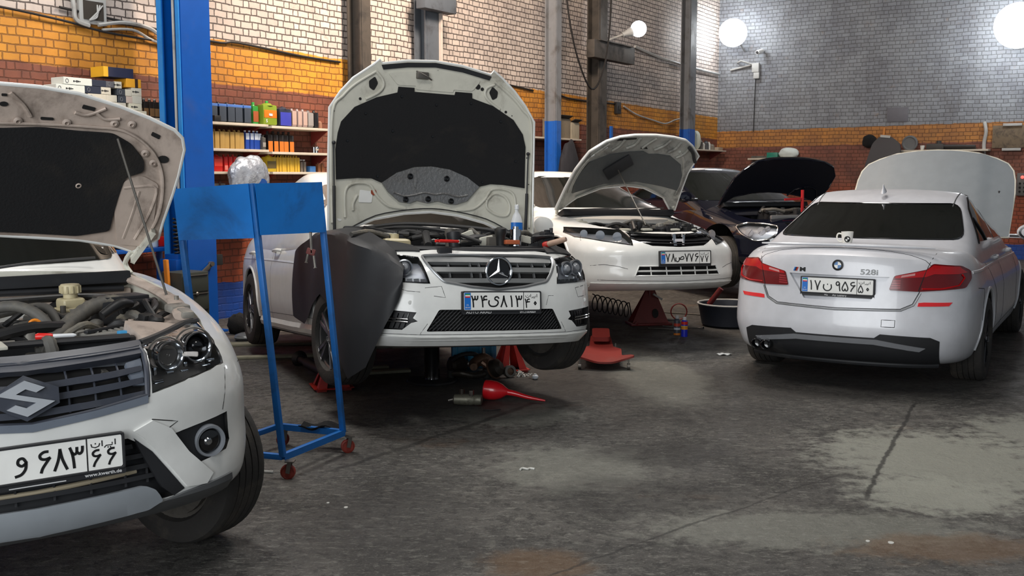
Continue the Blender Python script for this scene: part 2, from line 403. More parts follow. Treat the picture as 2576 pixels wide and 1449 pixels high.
def floor_mat():
    k = NT('floor_concrete'); X = k.xyz()
    v = k.scale((1.0, 1.0, 1.0))
    big = k.noise(.55, 6, .6, dist=.6); mid = k.noise(2.3, 8, .68, dist=.8); fine = k.noise(16, 8, .75); grit = k.noise(70, 4, .7)
    col = k.mix(k.ramp(big, .35, .68), S(70, 68, 65), S(98, 95, 90))
    col = k.mix(k.math('MULTIPLY', k.ramp(mid, .48, .60), .5), col, S(40, 38, 36))
    col = k.mix(k.math('MULTIPLY', k.ramp(k.noise(5.2, 8, .72, dist=1.2), .56, .70), .55), col, S(124, 122, 113))
    col = k.mix(k.math('MULTIPLY', k.ramp(fine, .515, .565), .6), col, S(34, 32, 31))
    col = k.mix(k.math('MULTIPLY', k.ramp(k.noise(24, 10, .82, dist=.3, vec=k.scale((.55, 1.3, 1))), .535, .585), .55), col, S(142, 141, 133))
    col = k.mix(k.math('MULTIPLY', k.ramp(k.noise(1.1, 5, .6, vec=k.scale((1, 1, 3))), .62, .74), .4), col, S(126, 92, 62))
    col = k.mix(k.math('MULTIPLY', k.ramp(grit, .57, .64), .35), col, S(158, 155, 148))
    # worn light patches and oil stains, each a place on the floor (world metres)
    def blot(cx, cy, rx, ry, amt, c, n=1.6, sc=2.5, colr=col):
        nx = k.math('MULTIPLY', k.math('SUBTRACT', k.noise(sc, 6, .7), .5), n)
        a = k.math('POWER', k.math('DIVIDE', k.math('SUBTRACT', X[0], cx), rx), 2); b = k.math('POWER', k.math('DIVIDE', k.math('SUBTRACT', X[1], cy), ry), 2)
        d = k.math('ADD', k.math('SQRT', k.math('ADD', a, b)), nx)
        return k.mix(k.math('MULTIPLY', k.ramp(d, 1.15, .55), amt), colr, c)
    def blots(col, L):
        for a in L: col = blot(*a[:4], a[4], a[5], a[6] if len(a) > 6 else 1.6, a[7] if len(a) > 7 else 2.5, colr=col)
        return col
    light_c = S(160, 161, 150); oil = S(34, 31, 30); rust = S(118, 88, 56)
    col = blots(col, [(2.45, 5.75, .75, .8, .8, light_c, 2.0, 8), (2.15, 5.1, .45, .35, .85, light_c, 2.0, 9), (3.4, 6.3, .6, .6, .7, light_c, 2.0, 8), (.35, 5.6, .5, .5, .35, light_c, 2, 6), (1.4, 4.6, .9, .3, .4, light_c, 2.2, 9), (.0, 6.9, .5, .4, .3, light_c, 2, 8), (.1, 4.15, .25, .2, .5, rust, 1.5, 6), (1.9, 4.35, .5, .2, .5, rust, 1.8, 6), (2.7, 4.2, .3, .25, .45, rust, 1.8, 6),
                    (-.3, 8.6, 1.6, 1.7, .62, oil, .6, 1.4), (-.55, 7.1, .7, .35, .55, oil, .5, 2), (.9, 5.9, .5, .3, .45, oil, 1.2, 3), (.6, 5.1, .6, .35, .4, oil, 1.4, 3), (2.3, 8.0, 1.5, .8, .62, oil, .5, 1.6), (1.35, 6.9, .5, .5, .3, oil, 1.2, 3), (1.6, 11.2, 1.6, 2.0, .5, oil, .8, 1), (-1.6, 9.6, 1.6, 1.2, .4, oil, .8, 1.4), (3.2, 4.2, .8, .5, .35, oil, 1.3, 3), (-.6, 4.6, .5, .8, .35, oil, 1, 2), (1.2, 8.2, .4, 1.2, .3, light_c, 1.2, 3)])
    # expansion joint and cracks
    def line(x0, y0, x1, y1, wd, amt, col):
        L = math.hypot(x1 - x0, y1 - y0); ux, uy = (x1 - x0) / L, (y1 - y0) / L
        dx = k.math('SUBTRACT', X[0], x0); dy = k.math('SUBTRACT', X[1], y0)
        t = k.math('ADD', k.math('MULTIPLY', dx, ux), k.math('MULTIPLY', dy, uy)); s = k.math('ABSOLUTE', k.math('ADD', k.math('SUBTRACT', k.math('MULTIPLY', dx, uy), k.math('MULTIPLY', dy, ux)), k.math('MULTIPLY', k.math('SUBTRACT', k.noise(3, 5, .7), .5), .10)))
        inside = k.math('MULTIPLY', k.ramp(t, 0, .1), k.ramp(t, L, L - .1))
        f = k.math('MULTIPLY', k.math('MULTIPLY', k.ramp(s, wd, wd * .3), inside), amt)
        return k.mix(f, col, S(28, 26, 25))
    for a in [(2.9, 7.3, 1.75, 5.0, .02, .8), (-1.0, 5.5, .2, 7.3, .035, .6), (.1, 4.0, 1.8, 5.5, .012, .6), (-3.0, 10.4, -1.0, 11.2, .03, .8), (1.3, 10.3, 5.0, 9.4, .02, .7), (.3, 4.6, .95, 4.2, .02, .4)]: col = line(*a, col)
    k.set(k.b, 'Base Color', col)
    rg = k.math('ADD', .42, k.math('MULTIPLY', k.ramp(mid, .3, .7), .28)); rg = k.math('ADD', rg, k.math('MULTIPLY', k.ramp(big, .45, .7), .12))
    k.set(k.b, 'Roughness', rg)
    h = k.math('ADD', k.math('MULTIPLY', fine, .7), k.math('MULTIPLY', mid, 1.0)); h = k.math('ADD', h, k.math('MULTIPLY', grit, .25))
    k.bump(h, .8, .03); return k.m
def shell(name, boxes, m):
    bm = NB()
    for a, b in boxes: box(bm, [b[i] - a[i] for i in range(3)], [(a[i] + b[i]) / 2 for i in range(3)])
    o = finish(name, bm, m, smooth=0); place(o, 0, 0, 0); return tag(o, kind='structure')
# floor keeps world coordinates so that its stains sit at world places
bm = NB(); vs = [bm.verts.new((*rw(p, q, z)[:2], z)) for z in (-.1, 0) for q, p in ((-.3, -.3), (27, -.3), (27, 18), (-.3, 18))]
for f in ((0, 1, 2, 3), (7, 6, 5, 4), (0, 4, 5, 1), (1, 5, 6, 2), (2, 6, 7, 3), (3, 7, 4, 0)): bm.faces.new([vs[i] for i in f])
tag(finish('floor', bm, floor_mat(), smooth=0), kind='structure')
shell('wall_left', [((-.3, -.3, 0), (27, 0, 7))], brick_mat('painted_brick_left', 0, 2.955, 2.475, .0118, (S(214, 200, 190), S(184, 172, 166))))
shell('wall_back', [((-.3, 0, 0), (0, 18, 7))], brick_mat('painted_brick_back', 1, 2.64, 2.27, .0085, (S(146, 151, 157), S(122, 126, 134)), .5, (S(190, 128, 58), S(160, 106, 56))))
shell('ceiling', [((-.3, -.3, 7), (27, 18, 7.2))], mat('ceiling_metal', S(120, 118, 115), .7, dirt=S(70, 66, 62), dirt_amt=.5))
M_col = mat('column_grey', S(118, 120, 124), .5, dirt=S(70, 62, 56), dirt_amt=.5)
M_colb = mat('column_blue', S(28, 92, 178), .45, dirt=S(30, 50, 80), dirt_amt=.4)
M_cold = mat('column_dark', S(72, 66, 60), .6, dirt=S(30, 28, 28), dirt_amt=.6)
M_pale = mat('pale_strip', S(196, 182, 172), .6, dirt=S(120, 110, 100), dirt_amt=.4)
def column(q, p, wq, wp, zb, ms, lab, strip=False, extra=None):
    o = room_empty('steel_column', q, p)
    tag(o, lab, 'column')
    def isec(bm, z0, z1):
        L = z1 - z0; zc = (z0 + z1) / 2
        box(bm, (wq, .02, L), (0, wp / 2 - .01, zc)); box(bm, (wq, .02, L), (0, -wp / 2 + .01, zc)); box(bm, (.02, wp, L), (0, 0, zc))
        box(bm, (wq * .8, .012, L), (0, wp / 2 + .004, zc))
    bm = NB(); isec(bm, zb, 7); finish('upper_shaft', bm, ms[0], o)
    if zb > 0: bm = NB(); isec(bm, 0.01, zb); tag(finish('lower_shaft', bm, ms[1], o), 'bright blue painted foot of the column')
    bm = NB(); box(bm, (wq + .12, wp + .1, .02), (0, 0, .01)); finish('base_plate', bm, ms[1], o)
    if strip:
        bm = NB(); box(bm, (.03, .05, 7 - .02), (-wq / 2 - .016, wp / 2 + .02, 3.51)); tag(finish('edge_strip', bm, M_pale, o), 'pale plastered strip along its far edge')
    if extra:
        for nm, z, ln, h, dd in extra:
            bm = NB(); box(bm, (ln, .16, h), (dd, wp / 2 + .08, z), bevel=.01); box(bm, (ln * .8, .2, .02), (dd, wp / 2 + .1, z + h / 2)); finish(nm, bm, ms[0], o)
    return o
column(12.36, .22, .20, .22, 0, (M_cold, M_cold), 'dark brown steel column rising behind the open bonnet with the blue shelf tins on its left')
column(10.95, .2, .30, .2, 0, (mat('column_bluegrey', S(84, 90, 98), .55, dirt=S(50, 50, 54), dirt_amt=.5), M_cold), 'wide blue-grey steel column with pale edge above the middle of the upright bonnet', strip=True, extra=[('haunch_plate', 4.0, .7, .28, 0)])
column(8.15, .55, .18, .2, 2.50, (M_col, M_colb), 'grey steel column with bright blue foot beside the small shelf of cartons')
column(6.25, .3, .30, .24, 0, (M_cold, M_cold), 'dark steel column carrying the dark crossbar below the small floodlight', extra=[('crossbar', 3.78, 1.5, .30, -.15)])
bm = NB(); box(bm, (.06, .04, 2.5), (5.98, .45, 1.26)); place(tag(finish('blue_upright', bm, M_colb), 'light blue upright bar standing against the dark steel column', 'post'), 0, 0, 0)
column(2.35, .3, .34, .2, 2.60, (M_col, M_colb), 'grey steel column with blue foot nearest the back corner of the hall')

# cables, conduits and wall fittings
M_cab = mat('cable_black', S(34, 32, 32), .6); M_cond = mat('conduit_grey', S(178, 178, 176), .5, dirt=S(110, 100, 92), dirt_amt=.4)
def wallcable(name, pts, r, m, lab, cat='cable', seg=6):
    bm = NB(); tube(bm, [rw(b, a, c) for a, b, c in pts], r, seg, 5); return tag(finish(name, bm, m), lab, cat)
wallcable('cable', [(8.3, .85, 5.2), (8.25, .85, 4.4), (7.9, .82, 3.6), (7.35, .8, 3.05), (6.9, .78, 3.4), (6.62, .75, 4.2), (6.5, .7, 5.2)], .016, M_cab, 'black cable hanging in a deep loop between two steel columns')
wallcable('cable', [(16.4, .03, 3.22), (14.6, .02, 3.10), (14.2, .03, 3.12), (13.2, .02, 3.07), (12.5, .02, 3.06)], .014, M_cab, 'thin dark cable run along the grey brick above the orange band near the blue lift')
wallcable('cable', [(10.6, .02, 3.25), (9.5, .03, 3.1), (8.6, .02, 3.06), (7.9, .02, 3.02)], .014, M_cab, 'dark cable sagging on the pale brick right of the upright bonnet')
wallcable('cable', [(7.4, .02, 3.06), (6.9, .03, 2.98), (6.4, .02, 2.96), (5.4, .02, 2.97), (4.9, .02, 2.98)], .014, M_cab, 'dark cable leading into the small black wall switch')
wallcable('conduit', [(4.7, .03, 2.95), (4.2, .05, 2.82), (3.4, .04, 2.74), (2.9, .06, 2.70), (2.4, .06, 2.80), (1.9, .03, 2.86)], .016, M_cond, 'pale bent conduit sagging on the orange band beside the last grey column', 'pipe')
wallcable('conduit', [(4.3, .05, 4.1), (3.2, .05, 4.0), (2.1, .06, 3.95), (1.2, .05, 3.93), (.1, .05, 3.92)], .028, M_cond, 'pale horizontal conduit high on the left wall reaching the back corner', 'pipe')
bm = NB(); box(bm, (.16, .07, .22), (4.95, .035, 2.9), bevel=.01); box(bm, (.05, .02, .08), (4.95, .08, 2.9), bevel=.004); place(tag(finish('wall_switch', bm, mat('switch_black', S(44, 44, 46), .5)), 'small black switch box at the edge of the orange band', 'switch'), 0, 0, 0)
# junction box and bundled pipes upper left
jb = room_empty('junction_box', 16.05, 0, 3.23); tag(jb, 'open recessed junction box with pipes high on the left wall', 'junction box')
bm = NB(); box(bm, (.30, .05, .26), (0, .025, 0), bevel=.006); finish('housing', bm, M_cond, jb)
bm = NB(); box(bm, (.22, .02, .18), (0, .052, 0), bevel=.004); tag(finish('opening', bm, mat('recess_dark', S(60, 54, 48), .9), jb), 'dark open face')
bm = NB()
for i in range(3): tube(bm, [(-.1 + i * .03, .06, .06), (-.02, .08, -.02 - i * .02), (.06, .07, -.1)], .008, 6, 5)
finish('wire', bm, M_cond, jb)
wallcable('pipe', [(16.3, .05, 3.6), (16.26, .05, 3.25), (16.24, .05, 3.12), (16.1, .05, 3.08)], .022, M_cond, 'pale vertical pipe dropping to the junction box', 'pipe')
wallcable('pipe', [(16.0, .05, 3.10), (15.7, .05, 3.16), (15.4, .05, 3.14), (15.2, .05, 3.05), (14.9, .05, 3.06), (14.7, .05, 3.12), (14.66, .05, 3.5)], .02, M_cond, 'pale pipe curving up beside the blue lift column from the junction box', 'pipe')
wallcable('pipe', [(15.95, .04, 3.06), (15.6, .04, 3.1), (15.35, .04, 3.02), (15.0, .04, 2.97), (14.6, .04, 2.97)], .014, M_cond, 'thin pale pipe following the top of the orange band', 'pipe')
wallcable('pipe', [(18.5, .04, 3.16), (17.2, .04, 3.15), (16.4, .04, 3.10), (15.9, .04, 3.04), (15.2, .04, 3.02)], .012, M_cab, 'dark cable bordering orange and grey paint at the far left', 'cable')

# floodlights
M_em = mat('lamp_glow', (1, 1, 1, 1), .5, emit=(.93, .97, 1, 1), es=26)
M_emw = mat('lamp_glow_small', (1, 1, 1, 1), .5, emit=(.96, .98, 1, 1), es=9)
def floodlight(loc, r, power, lab, arm, m=M_em):
    o = empty('floodlight', loc); tag(o, lab, 'lamp')
    bm = NB(); bmesh.ops.create_icosphere(bm, subdivisions=4, radius=r); b = finish('bulb', bm, m, o); b.visible_shadow = True  # globe enlarged to the blown-out glare disc around the lamp
    a = Vector(arm) - Vector(loc); d = a.normalized()
    bm = NB(); lathe(bm, [(r * .5, 0), (r * .55, .05), (r * .3, .16), (.05, .2)], d * r * .78, d, 20); finish('socket', bm, M_cond, o)
    bm = NB(); tube(bm, [d * (r + .05), d * a.length], .02, 8, 1); finish('bracket', bm, M_cond, o)
    return o
def lamp_point(name, loc, power, col): light(name, 'POINT', loc, power, col, .35)
FL = [(rw(.62, .75, 4.72), .30, 900, 'brilliant white floodlight in the back corner of the hall', rw(.62, .02, 4.4)),
      (rw(6.25, .85, 4.42), .42, 1100, 'largest brilliant white floodlight at the right edge of the back wall', rw(6.25, .02, 4.3))]
for a in FL:
    floodlight(*a[:2], a[2], a[3], a[4])
fl = floodlight(rw(.85, 5.75, 4.20), .14, 250, 'small brilliant floodlight on the dark crossbar of the left wall', rw(.45, 6.1, 4.0), M_emw)
bm = NB(); tube(bm, [rw(.46, .02, 4.16), rw(.62, .25, 4.17), rw(.87, .03, 4.08)], .02, 8, 1)
tube(bm, [rw(.3, .04, 4.0), rw(.87, .04, 4.1)], .022, 8, 1); tag(finish('conduit', bm, M_cond), 'pale conduit below the corner floodlight on the back wall', 'pipe')
sb = room_empty('wall_switch_box', .04, .9, 4.02); tag(sb, 'pale electrical box with a hanging wire below the corner floodlight', 'junction box')
bm = NB(); box(bm, (.09, .16, .2), (.02, 0, 0), bevel=.012); box(bm, (.07, .13, .14), (.02, .02, -.17), bevel=.012); finish('housing', bm, M_cond, sb)
bm = NB(); tube(bm, [(.02, 0, -.24), (.0, -.02, -.8), (.0, -.03, -1.4)], .01, 6, 4); finish('wire', bm, M_cab, sb)
cm = room_empty('security_camera', .05, 1.05, 4.37); tag(cm, 'small white security camera on the back wall right of the corner floodlight', 'camera')
bm = NB(); lathe(bm, [(.05, 0), (.05, .14), (.045, .2)], (.06, 0, 0), (1, -.2, -.25), 16); finish('housing', bm, mat('white_plastic', S(225, 225, 225), .35), cm)
bm = NB(); tube(bm, [(-.04, 0, .0), (.06, 0, .0)], .018, 8, 1); finish('bracket', bm, M_cond, cm)
bm = NB(); lathe(bm, [(.035, 0), (.0, .005)], (.26, -.04, -.05), (1, -.2, -.25), 12); finish('lens', bm, M_cab, cm)
bm = NB(); box(bm, (.012, .42, .3), (.008, 3.95, 2.9), bevel=.003); place(tag(finish('wall_cover_plate', bm, mat('cover_grey', S(104, 104, 112), .6)), 'small dark grey cover plate on the pale back wall', 'cover plate'), 0, 0, 0)
bm = NB(); tube(bm, [rw(3.7, .04, 2.64), rw(3.68, .04, 2.2)], .025, 8, 1); tag(finish('pipe', bm, mat('pipe_orange', S(200, 126, 50), .5)), 'orange painted pipe on the orange band of the back wall', 'pipe')
bm = NB(); tube(bm, [rw(5.62, .05, 2.7), rw(5.66, .07, 2.5), rw(5.63, .05, 2.25), rw(5.66, .05, 1.9)], .035, 8, 4); tag(finish('pipe', bm, M_cond), 'pale lumpy pipe on the back wall beside the bare plaster patch', 'pipe')
# ------------------------------------------------------------------ cars: smooth shells in car-local metres (x forward, y left, z up; origin under the front axle, the rear axle for the last one)
def lerp(a, b, t): return a + (b - a) * t
def pose(x, y, z, yaw, pitch=0, roll=0):
    M = Matrix.Translation((x, y, z)) @ Matrix.Rotation(R(yaw), 4, 'Z') @ Matrix.Rotation(-R(pitch), 4, 'Y') @ Matrix.Rotation(R(roll), 4, 'X')
    return M
def make_shells(s):
    Tt = pchip(*s['T']); Bb = pchip(*s['B']); Ww = pchip(*s['W']); wz = pchip(*s['WZ']); nf = pchip(*s['NF']); nr = pchip(*s['NR'])
    low = Hull(s.get('n', (64, 28, 18)), s.get('p', 7), s['XR'], s['XF'],
        lambda c, b: s['XR'] + nr(c) + s['RB'] * np.abs(b) ** 2.4,
        lambda c, b: s['XF'] + nf(c) - s['FB'] * np.abs(b) ** s.get('FE', 2.4),
        lambda x, c: Ww(x) * wz(c),
        lambda x, b: Tt(x) - s.get('crown', .05) * b ** 2, lambda x: Bb(x))
    g = s['G']
    gw = pchip(*g['W']); gt = pchip(*g['T']); ff = pchip(*g['F']); fr = pchip(*g['R'])
    top = Hull((36, 24, 14), g.get('p', 9), g['XR'], g['XF'],
        lambda c, b: fr(c) + g.get('RB', .10) * np.abs(b) ** 2, lambda c, b: ff(c) - g.get('FB', .16) * np.abs(b) ** 2.2,
        lambda x, c: gw(c), lambda x, b: gt(x) - .035 * b ** 2, lambda x: g['B'] + 0 * x)
    return low, top
POSE = {'merc': pose(-.425, 7.14, .293, -65.3, 5.0, -2.5), 'civic': pose(1.186, 10.15, .335, -67.4, 3, -1), 'bmw': pose(2.96, 8.56, 0, 59.3), 'suz': pose(-2.09, 4.04, 0, -54), 'black': pose(3.45, 13.45, .30, -70, 1)}
SPEC = {}
SPEC['merc'] = dict(XR=-3.74, XF=.83, RB=.22, FB=.24, FE=2.6, p=11,
    T=((-3.8, -3.3, -2.6, -1.2, -.5, 0, .5, .86), (1.02, 1.06, 1.0, .97, .985, .965, .90, .80)),
    B=((-3.8, -3.0, -2.0, 0, .5, .86), (.30, .20, .17, .17, .17, .185)),
    W=((-3.8, -3.2, -2.6, -1.5, -.3, .2, .86), (.86, .885, .89, .88, .885, .88, .86)),
    WZ=((0, .12, .35, .62, .85, 1), (.93, .97, 1.0, 1.0, .965, .90)),
    NF=((0, .08, .22, .45, .6, .75, .9, 1), (-.05, -.01, 0, -.005, -.02, -.05, -.11, -.20)),
    NR=((0, .3, .6, 1), (.08, 0, 0, .10)),
    G=dict(XR=-3.3, XF=-.45, B=.80, W=((0, .3, 1), (.86, .82, .60)), T=((-3.3, -2.4, -1.7, -1.1, -.4), (1.40, 1.50, 1.52, 1.47, 1.36)),
           F=((0, .3, 1), (-.15, -.45, -1.30)), R=((0, .35, 1), (-3.5, -3.25, -2.55))))
SPEC['civic'] = dict(XR=-3.55, XF=.93, RB=.25, FB=.30, FE=2.3, p=10,
    T=((-3.6, -3.2, -2.5, -1.2, -.6, 0, .5, .95), (1.05, 1.08, 1.02, .98, 1.00, .92, .84, .74)),
    B=((-3.6, -3.0, -2.0, 0, .5, .95), (.30, .20, .17, .17, .18, .22)),
    W=((-3.6, -3.0, -2.4, -1.5, -.3, .2, .95), (.84, .87, .875, .875, .878, .87, .84)),
    WZ=((0, .12, .35, .62, .85, 1), (.93, .97, 1.0, 1.0, .955, .87)),
    NF=((0, .1, .22, .42, .6, .75, .9, 1), (-.07, -.01, 0, -.02, -.02, -.05, -.12, -.24)),
    NR=((0, .3, .6, 1), (.08, 0, 0, .10)),
    G=dict(XR=-3.2, XF=-.35, B=.80, W=((0, .3, 1), (.86, .82, .60)), T=((-3.2, -2.4, -1.7, -1.1, -.3), (1.30, 1.40, 1.435, 1.41, 1.30)),
           F=((0, .3, 1), (.05, -.40, -1.35)), R=((0, .35, 1), (-3.4, -3.1, -2.45))))
SPEC['bmw'] = dict(XR=-1.12, XF=3.80, RB=.24, FB=.30, p=11,
    T=((-1.15, -.95, -.5, 0, 1.0, 2.3, 3.0, 3.5, 3.85), (1.08, 1.095, 1.09, 1.04, 1.02, 1.03, .98, .90, .80)),
    B=((-1.15, -.7, 0, 2.9, 3.85), (.225, .20, .19, .18, .2)),
    W=((-1.15, -.6, 0, 1.4, 2.9, 3.85), (.90, .93, .935, .925, .93, .89)),
    WZ=((0, .10, .35, .60, .82, 1), (.90, .95, 1.0, 1.0, .96, .86)),
    NF=((0, .3, .6, 1), (-.05, 0, -.03, -.16)),
    NR=((0, .12, .30, .45, .62, .80, .93, 1), (.10, .03, .0, .02, .045, .06, .075, .14)),
    G=dict(XR=-.6, XF=2.6, B=.85, W=((0, .3, 1), (.87, .83, .61)), T=((-.6, .1, .8, 1.5, 2.6), (1.36, 1.46, 1.50, 1.47, 1.36)),
           F=((0, .3, 1), (2.75, 2.45, 1.55)), R=((0, .32, 1), (-.95, -.55, .36)), RB=.14))
SPEC['suz'] = dict(XR=-3.4, XF=.86, RB=.2, FB=.26, FE=2.4, p=10, n=(72, 36, 22),
    T=((-3.4, -2.5, -1.2, -.5, 0, .45, .7, .9), (1.18, 1.18, 1.16, 1.19, 1.165, 1.10, 1.045, 1.01)),
    B=((-3.4, -2.6, -2.0, 0, .5, .9), (.40, .36, .34, .34, .36, .37)),
    W=((-3.4, -2.8, -2.2, -1.2, -.3, .2, .9), (.86, .90, .90, .89, .935, .94, .92)),
    WZ=((0, .12, .35, .62, .85, 1), (.93, .97, 1.0, 1.0, .965, .90)),
    NF=((0, .06, .14, .26, .45, .62, .8, .92, 1), (-.05, 0, .03, .02, 0, .0, -.02, -.06, -.12)),
    NR=((0, .3, .6, 1), (.04, 0, 0, .04)),
    G=dict(XR=-3.35, XF=-.45, B=.95, W=((0, .3, 1), (.86, .83, .68)), T=((-3.3, -2.4, -1.7, -1.1, -.4), (1.66, 1.69, 1.69, 1.67, 1.60)),
           F=((0, .2, 1), (-.20, -.45, -1.15)), R=((0, .35, 1), (-3.35, -3.3, -3.05))))
SPEC['black'] = dict(XR=-3.7, XF=.9, RB=.25, FB=.36, FE=2.3, p=7,
    T=((-3.7, -3.2, -2.5, -1.2, -.6, 0, .5, .95), (1.05, 1.10, 1.04, 1.0, 1.02, .95, .87, .78)),
    B=((-3.7, -3.0, -2.0, 0, .5, .95), (.30, .20, .17, .17, .18, .22)),
    W=((-3.7, -3.0, -2.4, -1.5, -.3, .2, .95), (.88, .91, .915, .915, .92, .91, .88)),
    WZ=((0, .12, .35, .62, .85, 1), (.93, .97, 1.0, 1.0, .955, .87)),
    NF=((0, .1, .22, .42, .6, .75, .9, 1), (-.07, -.01, 0, -.02, -.02, -.05, -.12, -.24)),
    NR=((0, .3, .6, 1), (.08, 0, 0, .10)),
    G=dict(XR=-3.2, XF=-.35, B=.80, W=((0, .3, 1), (.88, .84, .62)), T=((-3.2, -2.4, -1.7, -1.1, -.3), (1.34, 1.45, 1.48, 1.45, 1.34)),
           F=((0, .3, 1), (.05, -.40, -1.35)), R=((0, .35, 1), (-3.4, -3.1, -2.45))))
# ------------------------------------------------------------------ shared car parts
W_SOLID = S(226, 227, 224)
M_white = mat('paint_white', W_SOLID, .3, coat=.45, dirt=S(150, 145, 135), dirt_amt=.10, dirt_scale=2.2)
M_inner = mat('paint_white_dusty', S(205, 203, 190), .5, dirt=S(120, 112, 98), dirt_amt=.45, dirt_scale=4)
M_plast = mat('plastic_black', S(34, 35, 38), .5, dirt=S(84, 80, 74), dirt_amt=.25)
M_gloss = mat('plastic_gloss_black', S(14, 14, 16), .12, coat=.5)
M_glass = mat('glass_tinted', S(16, 20, 18), .06, coat=.6)
M_chrome = mat('chrome', S(205, 208, 212), .12, metal=1)
M_silver = mat('silver_painted', S(150, 152, 154), .35, metal=.7, dirt=S(80, 78, 76), dirt_amt=.3)
M_alu = mat('alloy_rim', S(128, 128, 130), .35, metal=.8, dirt=S(50, 46, 42), dirt_amt=.5, dirt_scale=6)
M_tire = mat('tyre_rubber', S(46, 44, 42), .8, dirt=S(108, 98, 86), dirt_amt=.4, dirt_scale=3, bump=.2, bump_scale=60)
M_felt = mat('felt_black', S(20, 20, 22), .95, dirt=S(48, 42, 34), dirt_amt=.3, dirt_scale=2, bump=.3, bump_scale=90)
M_dark = mat('cavity_dark', S(22, 21, 21), .8)
M_lens = mat('lens_clear', (.95, .97, 1, 1), .03, trans=1, ior=1.12)
M_steel = mat('steel_worn', S(120, 116, 110), .4, metal=.8, dirt=S(60, 52, 44), dirt_amt=.5)
M_plate = mat('plate_white', S(236, 236, 232), .35)
M_ink = mat('plate_ink', S(14, 14, 16), .5)
M_pblue = mat('plate_blue', S(20, 110, 200), .4)
M_letw = mat('lettering_white', S(215, 215, 215), .5)
M_red = mat('jack_red', S(178, 40, 30), .4, dirt=S(70, 30, 26), dirt_amt=.5)
M_eng = mat('engine_grime', S(88, 84, 78), .6, dirt=S(38, 34, 30), dirt_amt=.5, dirt_scale=8)
M_hose = mat('hose_rubber', S(84, 82, 78), .6, dirt=S(136, 128, 112), dirt_amt=.6, dirt_scale=6)
M_hosed = mat('hose_black', S(30, 30, 31), .5, dirt=S(80, 74, 64), dirt_amt=.3, dirt_scale=6)
M_cast = mat('aluminium_cast', S(158, 154, 146), .5, metal=.4, dirt=S(80, 72, 62), dirt_amt=.5, dirt_scale=6, bump=.2)
M_resv = mat('reservoir_plastic', S(198, 186, 150), .45, dirt=S(120, 104, 76), dirt_amt=.4)
M_heat = mat('heat_shield', S(150, 150, 150), .38, metal=.75, dirt=S(90, 86, 82), dirt_amt=.4, bump=.5, bump_scale=45)
M_flag = [mat('flag_green', S(30, 140, 80), .5), mat('flag_red', S(215, 40, 40), .5)]
def islands(bm):
    "split a bmesh into its connected pieces"
    bmesh.ops.remove_doubles(bm, verts=bm.verts, dist=1e-6); seen = set(); out = []
    for v in bm.verts:
        if v in seen: continue
        st = [v]; seen.add(v); comp = []
        while st:
            a = st.pop(); comp.append(a)
            for e in a.link_edges:
                q = e.other_vert(a)
                if q not in seen: seen.add(q); st.append(q)
        b = NB(); mp = {a: b.verts.new(a.co) for a in comp}
        for f in {f for a in comp for f in a.link_faces}:
            b.faces.new([mp[a] for a in f.verts]).material_index = f.material_index
        out.append(b)
    bm.free(); return out
